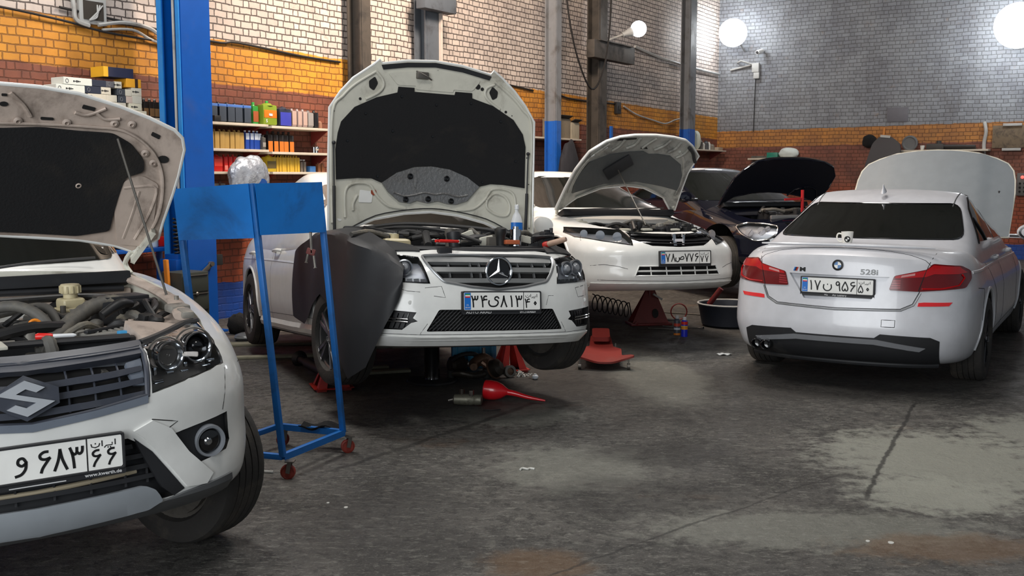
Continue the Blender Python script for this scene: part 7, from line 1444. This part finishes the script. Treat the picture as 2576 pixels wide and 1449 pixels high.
# bare plaster board and keypad at the right
o = room_empty('wall_board', .03, 6.25, 2.40); tag(o, 'mottled brown bare board on the back wall at the right edge', 'board')
bm = NB(); box(bm, (.03, .95, .44), (0, 0, 0), bevel=.004); finish('board', bm, mat('board_mottled', S(120, 104, 84), .8, dirt=S(74, 66, 58), dirt_amt=.7, dirt_scale=9), o)
for z in (.23, -.25): bm = NB(); box(bm, (.04, .34, .05), (.02, -.12, z), bevel=.004); finish('pale_strip', bm, M_cond, o)
o = room_empty('control_box', .06, 6.38, 1.47); tag(o, 'grey control box with red light on the back wall at the right edge', 'control box')
bm = NB(); box(bm, (.10, .24, .44), (0, 0, 0), bevel=.01); finish('housing', bm, mat('box_grey', S(92, 92, 92), .5, dirt=S(60, 58, 56), dirt_amt=.4), o)
bm = NB(); lathe(bm, [(.03, 0), (.03, .02), (0, .03)], (.05, -.02, .14), (1, 0, 0), 14); finish('red_light', bm, mat('led_red', S(250, 60, 50), .4, emit=(1, .1, .08, 1), es=2), o)
for i in range(3):
    for j in range(2): bm = NB(); lathe(bm, [(.02, 0), (.02, .015), (0, .018)], (.05, -.06 + .08 * j, .02 - .08 * i), (1, 0, 0), 12); finish('button', bm, M_dark, o)

# ------------------------------------------------------------------ blue rolling stand with metal panels
M_st = mat('stand_blue', S(18, 104, 182), .42, dirt=S(16, 54, 84), dirt_amt=.5)
M_pan = mat('panel_blue', S(0, 122, 214), .42, dirt=S(6, 60, 112), dirt_amt=.45, dirt_scale=2.2)
st = empty('rolling_stand', (0, 0, 0)); tag(st, 'blue rolling stand with two sheet metal panels in front of the upright-bonnet saloon', 'stand')
A = Vector((-1.225, 5.40, 0)); B = Vector((-.99, 5.93, 0)); C_ = B + Vector((-.415, .16, 0)) ; D = A + Vector((-.44, .14, 0)); sh_ = {0: Vector((-.14, .04, 0)), 1: Vector((-.115, 0, 0)), 2: Vector((-.115, 0, 0)), 3: Vector((-.14, .04, 0))}
TP = [A + sh_[0], B + sh_[1], C_ + sh_[2], D + sh_[3]]; BT = [A, B, C_, D]; zt = [1.570, 1.575, 1.555, 1.54]; zb = .115
for i in (0, 1, 2, 3): bm = NB(); bar(bm, BT[i] + Vector((0, 0, zb)), TP[i] + Vector((0, 0, zt[i])), .030, .030, (.3, 1, 0), bevel=.003); finish('leg', bm, M_st, st)
for i, j in ((0, 1), (1, 2), (2, 3), (3, 0)):
    bm = NB(); bar(bm, BT[i] + Vector((0, 0, zb)), BT[j] + Vector((0, 0, zb)), .030, .030, bevel=.003); finish('base_rail', bm, M_st, st)
    bm = NB(); bar(bm, TP[i] + Vector((0, 0, zt[i] - .03)), TP[j] + Vector((0, 0, zt[j] - .03)), .024, .024, bevel=.003); finish('top_rail', bm, M_st, st)
def panel_(i, j, off, h0, h1, ms):
    a, b = TP[i] + off, TP[j] + off; bm = NB(); n_ = (b - a).cross(Vector((0, 0, 1))).normalized()
    lean = lambda k, zz: (BT[k] - TP[k]) * ((zt[k] - zz) / zt[k])
    q_ = [a + Vector((0, 0, zt[i])), b + Vector((0, 0, zt[j])), b + lean(j, zt[j] - h1) + Vector((0, 0, zt[j] - h1)), a + lean(i, zt[i] - h0) + Vector((0, 0, zt[i] - h0))]
    v1 = [bm.verts.new(p) for p in q_]; v2 = [bm.verts.new(p + n_ * .003) for p in q_]; bm.faces.new(v1); bm.faces.new(v2[::-1])
    for k in range(4): bm.faces.new((v1[k], v1[(k + 1) % 4], v2[(k + 1) % 4], v2[k]))
    return finish('sheet_panel', bm, ms, st, 0)
panel_(3, 0, Vector((-.01, -.02, 0)), .275, .285, M_pan); panel_(0, 1, Vector((.02, -.01, 0)), .270, .285, M_pan)
for k, i in enumerate((0, 1, 2, 3)):
    cs = empty('castor', BT[i] + Vector((.03, -.02, 0)), (0, 0, .4 * k), st)
    bm = NB(); lathe(bm, [(.034, -.012), (.040, -.010), (.040, .010), (.034, .012)], (0, 0, .040), (0, 1, 0), 24, cap=False); lathe(bm, [(.034, -.008), (.034, .008)], (0, 0, .040), (0, 1, 0), 20); finish('castor_wheel', bm, mat('castor_red', S(140, 52, 40), .5, dirt=S(70, 40, 34), dirt_amt=.4), cs)
    bm = NB(); [bar(bm, (0, s * .018, .035), (.012, s * .018, .095), .004, .022) for s in (1, -1)]; box(bm, (.05, .05, .006), (.012, 0, .098)); finish('fork', bm, M_steel, cs)
o = empty('hanging_clamp', TP[1] * .35 + TP[0] * .65 + Vector((.155, .13, 0))); tag(o, 'rusty clamp hanging below the right blue panel of the rolling stand', 'clamp')
bm = NB(); bar(bm, (0, 0, 1.30), (.004, 0, 1.18), .02, .012, bevel=.003); bar(bm, (-.012, 0, 1.20), (-.028, 0, 1.13), .012, .012, bevel=.003); bar(bm, (.012, 0, 1.20), (.022, 0, 1.10), .014, .012, bevel=.003); finish('jaws', bm, M_steel, o)
bm = NB(); box(bm, (.05, .02, .035), (0, 0, 1.19), (0, .3, 0), bevel=.006); tag(finish('pivot_block', bm, mat('rust_red', S(110, 52, 48), .7), o), 'rusty red block')
# black cloth and scraps on the stand's base
bm = NB(); patch(bm, [(-.12, -.05), (-.02, -.07), (.10, -.03), (.13, .03), (.02, .05), (-.10, .02)], lambda a, b: (Vector((a, b, .135 + .012 * math.sin(a * 40) + .01 * math.sin(b * 60))), Vector((0, 0, 1))), .004, .006, .02); o = tag(finish('glove', bm, M_felt), 'black crumpled glove lying on the base rail of the blue rolling stand', 'glove'); o.location = (-1.14, 6.02, 0)

# ------------------------------------------------------------------ jack stands, jacks and loose things on the floor
def jack_stand(loc, rz, h, lab, m=M_red, base=.13):
    o = empty('jack_stand', (*loc, 0), (0, 0, rz)); tag(o, lab, 'jack stand')
    bm = NB(); b = base
    for sx in (1, -1):
        for sy in (1, -1):
            x, y = sx * b, sy * b
            vs = [bm.verts.new(p) for p in ((x, y, 0), (x - sx * .07, y, 0), (x, y - sy * .07, 0), (sx * .03, sy * .03, h * .62), (sx * .005, sy * .035, h * .62), (sx * .035, sy * .005, h * .62))]
            bm.faces.new((vs[0], vs[1], vs[4], vs[3])); bm.faces.new((vs[0], vs[3], vs[5], vs[2]))
    bmesh.ops.solidify(bm, geom=bm.faces[:], thickness=.005); finish('leg_frame', bm, m, o, 20)
    bm = NB()
    for a, c2 in (((b, b), (b, -b)), ((b, -b), (-b, -b)), ((-b, -b), (-b, b)), ((-b, b), (b, b))): bar(bm, (*a, .02), (*c2, .02), .04, .006)
    finish('foot_rim', bm, m, o)
    bm = NB(); cyl(bm, (0, 0, h * .5), (0, 0, h * .72), .036, 20); finish('sleeve', bm, m, o)
    bm = NB(); box(bm, (.028, .028, h * .5), (0, 0, h * .72), bevel=.003); box(bm, (.10, .05, .02), (0, 0, h - .01), bevel=.006); finish('ratchet_bar', bm, M_steel if m is M_red else m, o)
    bm = NB(); tube(bm, [(.03, 0, h * .66), (.09, 0, h * .64), (.12, 0, h * .58)], .007, 8, 4); finish('lever', bm, M_steel, o)
    return o
jack_stand((-1.38, 7.78), .35, .40, 'red jack stand in front of the wheel behind the blue rolling stand')
jack_stand((-.02, 8.50), .35, .46, 'red jack stand under the middle of the upright-bonnet saloon', base=.12)
M_redd = mat('jack_red_dark', S(104, 28, 28), .45, dirt=S(60, 30, 28), dirt_amt=.5)
# dark red tripod jack below the second saloon
jk = empty('floor_jack', (1.50, 11.25, 0), (0, 0, .15)); tag(jk, 'dark red triangular garage jack under the nose of the saloon with the silver lined bonnet', 'jack')
bm = NB(); vs = [bm.verts.new(p) for p in ((-.21, 0, .02), (.20, 0, .02), (.06, 0, .38), (-.04, 0, .38))]; bm.faces.new(vs); bmesh.ops.solidify(bm, geom=bm.faces[:], thickness=.008)
for v in bm.verts: v.co.y += (.10 if v.co.z < .1 else 0)
ring = NB(); finish('front_plate', bm, M_redd, jk, 20); ring.free()
bm = NB(); vs = [bm.verts.new(p) for p in ((-.21, -.10, .02), (.20, -.10, .02), (.06, -.02, .38), (-.04, -.02, .38))]; bm.faces.new(vs); bmesh.ops.solidify(bm, geom=bm.faces[:], thickness=.008); finish('back_plate', bm, M_redd, jk, 20)
bm = NB(); cyl(bm, (.01, 0, .30), (.01, 0, .46), .04, 20); cyl(bm, (.01, 0, .46), (.01, 0, .48), .055, 20); finish('ram', bm, M_redd, jk)
bm = NB(); bar(bm, (.03, -.06, .34), (.13, -.06, .28), .02, .02, bevel=.004); finish('handle_socket', bm, M_cond, jk)
bm = NB(); box(bm, (.46, .28, .025), (0, 0, .014), bevel=.006); lathe(bm, [(.02, 0), (.02, .02), (0, .025)], (-.17, -.12, .03), (0, -1, 0), 12); finish('foot', bm, M_redd, jk)
bm = NB(); patch(bm, [(.05 + .035 * math.cos(R(24 * i)), .13 + .05 * math.sin(R(24 * i))) for i in range(15)], lambda a, b: (Vector((a, -.108 + (b) * .22 - .006, b)), Vector((0, -1, 0))), .003, .003, 1); finish('plate_opening', bm, M_dark, jk)
# black air jack on a disc
aj = empty('air_jack', (-.63, 8.02, 0)); tag(aj, 'black cylindrical jack on a round base under the upright-bonnet saloon', 'jack')
bm = NB(); lathe(bm, [(.19, 0), (.20, .01), (.19, .02), (.08, .03), (.0, .03)], seg=40); finish('base_disc', bm, M_plast, aj)
bm = NB(); lathe(bm, [(.065, .03), (.062, .05), (.060, .27), (.066, .28), (.066, .30), (0, .30)], seg=32); finish('cylinder', bm, M_gloss, aj)
bm = NB(); cyl(bm, (0, 0, .30), (0, 0, .345), .03, 20); finish('ram', bm, M_steel, aj)
# blue crate
cr = empty('plastic_crate', (-.33, 8.75, 0), (0, 0, .1)); tag(cr, 'turquoise plastic crate behind the heap of engine parts under the saloon', 'crate')
bm = NB(); w_, d_, h_ = .36, .26, .24
for a, sz in (((0, -d_ / 2, h_ / 2), (w_, .012, h_)), ((0, d_ / 2, h_ / 2), (w_, .012, h_)), ((-w_ / 2, 0, h_ / 2), (.012, d_, h_)), ((w_ / 2, 0, h_ / 2), (.012, d_, h_)), ((0, 0, .01), (w_, d_, .012))): box(bm, sz, a, bevel=.003)
finish('crate_body', bm, mat('crate_blue', S(20, 130, 170), .45), cr)
bm = NB(); box(bm, (w_ + .03, .03, .03), (0, -d_ / 2 - .005, h_ - .015), bevel=.006); [box(bm, (.02, .02, h_ - .02), (x, -d_ / 2 - .008, h_ / 2), bevel=.004) for x in (-.15, -.05, .05, .15)]; finish('rim', bm, mat('crate_blue', S(20, 130, 170)), cr)
# heap of engine parts
def part_at(nm, cat, lab, loc, rz, f, m):
    o = empty(nm, loc, (0, 0, rz)); tag(o, lab, cat)
    for k, (pn, fn) in enumerate(f): bm = NB(); fn(bm); finish(pn, bm, m[k], o)
    return o
M_oily = mat('oily_iron', S(62, 56, 50), .35, metal=.5, dirt=S(30, 26, 24), dirt_amt=.6, dirt_scale=9)
M_oilb = mat('oily_bronze', S(110, 84, 66), .4, metal=.5, dirt=S(44, 34, 28), dirt_amt=.6, dirt_scale=9)
part_at('alternator', 'engine part', 'oily alternator at the left of the heap under the saloon', (-.45, 8.35, .075), .4, [('casing', lambda b: (lathe(b, [(.05, -.07), (.075, -.05), (.075, .05), (.05, .07)], (0, 0, 0), (1, .2, 0), 24), box(b, (.04, .05, .16), (0, .02, .0), bevel=.01))), ('pulley', lambda b: lathe(b, [(.02, .07), (.035, .075), (.028, .085), (.035, .095), (.02, .10)], (0, 0, 0), (1, .2, 0), 20))], [M_oily, M_steel])
part_at('steering_knuckle', 'engine part', 'bronze-brown metal casting in the middle of the heap under the saloon', (-.24, 8.22, .08), 1.0, [('casting', lambda b: (tube(b, [(-.12, 0, .02), (-.04, .05, .03), (.05, .02, .06), (.12, -.04, .02)], [.03, .045, .05, .025], 12, 5), tube(b, [(0, 0, .04), (.02, -.08, -.02), (0, -.13, -.05)], [.03, .025, .02], 10, 5))), ('bolt', lambda b: cyl(b, (.05, .02, .1), (.05, .02, .15), .014, 10))], [M_oilb, M_steel])
part_at('suspension_link', 'engine part', 'curved dark suspension arm lying in the heap under the saloon', (-.33, 8.12, .03), .2, [('arm', lambda b: tube(b, [(-.16, .0, .02), (-.08, -.05, .03), (.02, -.06, .01), (.13, 0, .02)], [.022, .026, .024, .03], 10, 5)), ('bush', lambda b: (cyl(b, (.13, 0, -.02), (.13, 0, .05), .034, 18), cyl(b, (-.16, 0, -.02), (-.16, 0, .05), .028, 18)))], [M_oily, M_dark])
part_at('gear_housing', 'engine part', 'dark round gear housing at the right of the heap under the saloon', (-.13, 8.16, .085), .7, [('housing', lambda b: lathe(b, [(.0, -.05), (.06, -.05), (.075, -.02), (.07, .03), (.03, .06), (.0, .06)], (0, 0, 0), (.3, -.8, .4), 24)), ('flange', lambda b: lathe(b, [(.085, -.03), (.085, -.018)], (0, 0, 0), (.3, -.8, .4), 24))], [M_oily, M_oilb])
part_at('rubber_hose', 'hose', 'short black looped hose on top of the heap under the saloon', (-.36, 8.30, .12), .1, [('hose', lambda b: tube(b, [(-.12, 0, 0), (-.06, -.03, .05), (.04, -.03, .06), (.12, .02, .01)], .018, 10, 6, corr=.002)), ('end_clip', lambda b: cyl(b, (.115, .016, .01), (.135, .03, .005), .022, 12))], [M_hosed, M_steel])
part_at('wheel_bearing', 'engine part', 'small grey bearing ring beside the red jack stand under the saloon', (-.02, 8.20, .05), .3, [('ring', lambda b: lathe(b, [(.03, -.02), (.05, -.02), (.05, .02), (.03, .02)], (0, 0, 0), (.2, -1, .2), 24, cap=False)), ('hub', lambda b: lathe(b, [(.0, -.01), (.03, -.01), (.03, .01), (0, .01)], (0, 0, 0), (.2, -1, .2), 20))], [M_steel, M_oilb])
fp = empty('plastic_clip'); rn = random.Random(4)
bm = NB(); lathe(bm, [(.014, 0), (.014, .004), (.006, .006), (.005, .022), (0, .024)], seg=12); finish('clip_body', bm, m_('clip_white', 206, 204, 198), fp)
for i in range(14):
    o = fp if i == 0 else copy_tree(fp); o.location = (.085 + rn.gauss(0, .035), 8.22 + rn.gauss(0, .05), .004 + (.02 if i % 3 == 0 else 0)); o.rotation_euler = (rn.uniform(-1.3, 1.3), rn.uniform(-1, 1), rn.uniform(0, 6)); tag(o, 'small whitish clip in the scatter left of the right front wheel', 'clip', 'whitish clips under the saloon')
bm = NB(); bmesh.ops.create_icosphere(bm, subdivisions=3, radius=.026); [setattr(v, 'co', Vector((v.co.x, v.co.y, v.co.z * .8 + .021))) for v in bm.verts]; lathe(bm, [(.012, .036), (.012, .046), (0, .046)], seg=12); tag(finish('plastic_ball', bm, m_('cap_round', 214, 220, 226), loc=(.185, 8.12, 0)), 'round white plastic cap in front of the right front wheel', 'cap')
# starter motor lying in front
o = empty('starter_motor', (-.315, 7.16, .045), (0, 0, -.12)); tag(o, 'greasy grey starter motor lying on the floor left of the red funnel', 'engine part')
bm = NB(); lathe(bm, [(.02, -.10), (.036, -.09), (.040, -.02), (.040, .03), (.034, .05), (.038, .06), (.036, .10), (.02, .105)], (0, 0, 0), (1, 0, 0), 24); finish('casing', bm, mat('greasy_alu', S(120, 118, 104), .45, metal=.5, dirt=S(50, 46, 40), dirt_amt=.5, dirt_scale=12), o)
bm = NB(); box(bm, (.03, .05, .07), (.03, 0, .035), bevel=.006); lathe(bm, [(.02, 0), (.02, .04), (.01, .045)], (-.04, .01, .035), (0, 0, 1), 16); finish('solenoid', bm, M_oily, o)
bm = NB(); cyl(bm, (-.10, 0, 0), (-.135, 0, -.01), .010, 10); finish('shaft', bm, M_steel, o)
# red funnel lying on its side
fu = empty('funnel', (-.155, 7.36, .072), (0, 0, -.10)); tag(fu, 'bright red plastic funnel lying on its side in front of the upright-bonnet saloon', 'funnel')
M_fun = mat('funnel_red', S(206, 24, 34), .28, coat=.4)
bm = NB(); lathe(bm, [(.064, -.045), (.070, -.04), (.072, .0), (.068, .04), (.052, .085), (.030, .115), (.022, .13)], (0, 0, 0), (1, -.12, -.06), 36, cap=False); lathe(bm, [(.066, -.043), (.05, .0), (.02, .08), (0, .09)], (0, 0, 0), (1, -.12, -.06), 30, cap=False); finish('bowl', bm, M_fun, fu)
bm = NB(); tube(bm, [(.11, -.013, -.008), (.18, -.022, -.018), (.27, -.03, -.04), (.40, -.045, -.060)], [.024, .020, .015, .006], 16, 6); finish('spout', bm, M_fun, fu)
# red creeper board with castors
ck = empty('mechanic_creeper', (.80, 8.93, 0), (0, 0, -.06)); tag(ck, 'faded red creeper board on small castors right of the front wheel', 'creeper')
bm = NB(); P_ = rounded([(-.24, -.42), (-.16, -.40), (-.07, -.45), (.07, -.45), (.16, -.40), (.25, -.42), (.22, -.30), (.15, -.22), (.16, .1), (.10, .30), (.08, .62), (-.10, .62), (-.12, .3), (-.22, .1), (-.20, -.25)], .03)
patch(bm, P_, lambda a, b: (Vector((a, b, .075 + .035 * (abs(a) / .2) ** 2 + (.06 * max(0, b - .35) / .3))), Vector((0, 0, 1))), 0, .016, .05); finish('board', bm, mat('creeper_red', S(128, 40, 34), .5, dirt=S(84, 44, 38), dirt_amt=.4, dirt_scale=2), ck)
bm = NB(); patch(bm, rounded([(-.09, .38), (.07, .38), (.07, .62), (-.09, .62)], .03), lambda a, b: (Vector((a, b, .10 + .06 * max(0, b - .35) / .3 + .03)), Vector((0, 0, 1))), .02, .04, .1); finish('head_rest', bm, mat('creeper_pad', S(120, 34, 28), .6), ck)
for x, y in ((-.21, -.38), (.20, -.38), (-.14, .40), (.12, .40)):
    bm = NB(); cyl(bm, (x - .012, y, .028), (x + .012, y, .028), .027, 16); bar(bm, (x, y, .04), (x, y, .10), .03, .012); finish('castor', bm, M_steel, ck)
# spray cans
def spray(loc, cols, lab):
    o = empty('spray_can', (*loc, 0)); tag(o, lab, 'spray can'); r = .033
    bm = NB(); lathe(bm, [(r, 0), (r, .14), (r * .9, .155), (r * .5, .17), (0, .17)], seg=24); finish('can', bm, m_('can_%d_%d' % (cols[0][0], cols[0][2]), *cols[0]), o)
    bm = NB(); lathe(bm, [(r * .55, .165), (r * .6, .19), (r * .4, .20), (0, .20)], seg=16); finish('cap', bm, m_('cap_%d_%d' % (cols[1][0], cols[1][2]), *cols[1]), o)
    for i, (z, h, cc) in enumerate(cols[2:]): bm = NB(); lathe(bm, [(r + .0012, z), (r + .0012, z + h)], seg=24, cap=False); lathe(bm, [(r - .001, z), (r + .0012, z)], seg=24, cap=False); finish('printed_band', bm, m_('print_%d_%d' % (cc[0], cc[2]), *cc), o)
spray((1.69, 10.48), [(70, 74, 84), (200, 200, 200), (.0, .02, (206, 120, 40)), (.09, .03, (196, 70, 50)), (.055, .02, (200, 206, 214))], 'grey and orange spray can left of the blue one on the floor')
spray((1.745, 10.36), [(30, 44, 190), (220, 220, 220), (.125, .03, (214, 40, 36)), (.075, .03, (226, 150, 50)), (.10, .012, (236, 196, 80))], 'blue, red and yellow spray can on the floor under the second saloon')
# tools and lines lying there
def lying(nm, cat, lab, pts, r, m, seg=8): bm = NB(); tube(bm, pts, r, seg, 5); return tag(finish(nm, bm, m), lab, cat)
lying('spanner', 'spanner', 'long shiny spanner behind the spray cans', [(1.62, 11.0, .012), (1.75, 10.95, .012), (1.95, 10.85, .014), (2.02, 10.8, .02)], [.008, .007, .007, .016], M_chrome)
lying('wrench', 'spanner', 'short pale wrench beside the dark red jack', [(1.70, 11.45, .02), (1.82, 11.42, .02)], .012, M_chrome)
lying('metal_rod', 'rod', 'thin rod lying behind the spray cans', [(1.45, 10.9, .008), (1.70, 10.8, .008), (1.78, 10.85, .01)], .006, M_steel)
lying('metal_rod', 'rod', 'long thin rod lying toward the black saloon', [(1.6, 12.3, .01), (2.6, 11.75, .01)], .008, M_steel)
bm = NB(); tube(bm, [Vector((1.88 + .09 * math.cos(R(18 * i)), 11.55, .10 + .09 * math.sin(R(18 * i)))) for i in range(20)], .008, 6, 1, True); tag(finish('rubber_ring', bm, M_redd), 'dark red ring standing behind the spray cans', 'ring')
pts = []
for i in range(150):
    t = i / 149; a = t * 2 * math.pi * 7; x = .97 + .36 * t; y = 12.4 - .75 * t; rr = .10 * (1 - .15 * t); pts.append(Vector((x + rr * .45 * math.sin(a), y, .105 + rr * math.cos(a))))
pts += [Vector((1.35, 11.55, .03)), Vector((1.40, 11.5, .10)), Vector((1.43, 11.45, .14)), Vector((1.46, 11.42, .04)), Vector((1.50, 11.38, .01))]
bm = NB(); tube(bm, pts, .007, 6, 1); tag(finish('coiled_air_hose', bm, M_cab), 'black coiled air hose on the floor between the two white saloons', 'hose')
# dark drum and tray at the right of it
o = empty('plastic_tub', (2.36, 11.15, 0)); tag(o, 'dark wide tub on the floor left of the silver saloon', 'tub')
bm = NB(); lathe(bm, [(.24, 0), (.29, .02), (.33, .22), (.34, .24), (.31, .24), (.27, .03), (0, .03)], seg=40, cap=False); lathe(bm, [(.24, 0), (0, 0)], seg=40, cap=False); finish('tub_body', bm, mat('tub_dark', S(36, 40, 50), .5), o)
bm = NB(); tube(bm, [Vector((.335 * math.cos(R(12 * i)), .335 * math.sin(R(12 * i)), .245)) for i in range(30)], .010, 8, 1, True); finish('rim', bm, M_cond, o)
bm = NB(); cyl(bm, (-.2, .1, .22), (-.08, .05, .40), .03, 12); tag(finish('brush', bm, M_redd, loc=(2.36, 11.15, 0)), 'dark red brush standing in the wide dark tub', 'brush')
# shock absorbers left of the wheel
for i, (a, b, lab) in enumerate((((-1.83, 8.75, .06), (-1.50, 8.18, .05), 'dark shock absorber lying behind the left jack stand'), ((-1.62, 8.95, .05), (-1.42, 8.5, .06), 'second dark strut lying next to the shock absorber behind the left jack stand'))):
    a, b = Vector(a), Vector(b); o = empty('shock_absorber', a); tag(o, lab, 'shock absorber'); d = b - a
    bm = NB(); cyl(bm, d * .35, d, .045 if i == 0 else .03, 20); finish('damper_tube', bm, M_plast, o)
    bm = NB(); cyl(bm, (0, 0, 0), d * .4, .032, 16, .03); lathe(bm, [(.06, 0), (.07, .02), (.04, .06)], (0, 0, 0), d, 20); finish('boot', bm, M_hosed, o)
    bm = NB(); cyl(bm, d * .98, d * 1.03, .02, 12); finish('end_cap', bm, M_steel, o)
bm = NB(); bmesh.ops.create_icosphere(bm, subdivisions=3, radius=.05, matrix=Matrix.Translation((0, 0, .05))); tag(finish('ball_joint', bm, mat('tan_rubber', S(150, 130, 110), .6), loc=(-1.40, 8.72, .02)), 'tan rubber knob beside the shock absorbers', 'knob')
# boards and scraps on the floor left of the saloon
M_pl = mat('plank_grey', S(132, 130, 112), .8, dirt=S(84, 82, 70), dirt_amt=.5)
for i, (x, y, l_, w_, rz, lab) in enumerate(((-2.35, 9.85, 1.1, .16, .16, 'pale board lying behind the blue stand, farthest from the camera'), (-2.0, 9.15, 1.3, .10, .22, 'long pale board lying left of the shock absorbers'), (-1.05, 8.40, .42, .10, .32, 'short pale board lying under the left front wheel'), (-1.2, 8.58, .32, .07, .30, 'thin pale slat lying behind the left jack stand'))):
    bm = NB(); box(bm, (l_, w_, .022), (0, 0, .012), bevel=.003); tag(finish('wood_board', bm, M_pl, loc=(x, y, 0), rot=(0, 0, rz)), lab, 'board')
bm = crumple(.10, .09, .04, 12, 3); [setattr(v, 'co', v.co + Vector((0, 0, .035))) for v in bm.verts]; tag(finish('plastic_wrap', bm, mat('wrap_grey', S(110, 114, 116), .3), loc=(-2.62, 10.1, 0)), 'grey crumpled plastic wrap on the floor beside the lift column', 'rag')
bm = crumple(.09, .07, .10, 15, 3); [setattr(v, 'co', v.co + Vector((0, 0, .09))) for v in bm.verts]; tag(finish('dark_rag', bm, M_felt, loc=(-2.82, 10.55, 0)), 'dark bundle of rags at the foot of the lift column', 'rag')
# litter
def disc(loc, r, lab, m, sy=.9): bm = NB(); lathe(bm, [(r, 0), (r, .003), (0, .003)], seg=20, scale=(1, sy)); return tag(finish('plastic_disc', bm, m, loc=(*loc, .0)), lab, 'cap')
Mlit = m_('litter_white', 206, 206, 200)
disc((1.67, 4.41), .014, 'flat white disc on the floor at the lower right', Mlit); disc((1.575, 4.43), .010, 'smaller flat white disc just left of the larger one', Mlit)
disc((-.81, 4.90), .011, 'small white round scrap on the floor, right of the pair near the front wheel', Mlit); disc((-.91, 4.97), .008, 'small white round scrap on the floor, left of the pair near the front wheel', Mlit)
bm = NB(); tube(bm, [(.045, 5.54, .006), (.06, 5.56, .008), (.085, 5.55, .006), (.10, 5.565, .006), (.125, 5.555, .005)], .006, 6, 5); tag(finish('white_scrap', bm, Mlit), 'white S-shaped scrap on the open floor', 'scrap')
bm = NB(); patch(bm, [(-.06, -.03), (-.02, -.045), (.05, -.035), (.07, .0), (.03, .035), (-.03, .03), (-.07, .01)], lambda a, b: (Vector((a, b, .008 + .006 * math.sin(a * 90) * math.cos(b * 80))), Vector((0, 0, 1))), .0, .003, .012); tag(finish('paper_scrap', bm, m_('paper_white', 216, 218, 216), loc=(1.93, 9.27, .003)), 'crumpled white paper scrap on the floor left of the silver saloon', 'scrap')
bm = NB(); tube(bm, [(-1.36, 5.50, .006), (-1.30, 5.49, .006)], .008, 6, 2); tag(finish('cigarette_end', bm, Mlit), 'small white stub on the floor left of the stand castor', 'scrap')
bm = NB(); tube(bm, [(-.20, 7.02, .004), (-.14, 7.0, .006), (-.08, 7.03, .004)], .004, 6, 4); tag(finish('wire_scrap', bm, M_cab), 'thin black wire scrap in front of the starter motor', 'scrap')
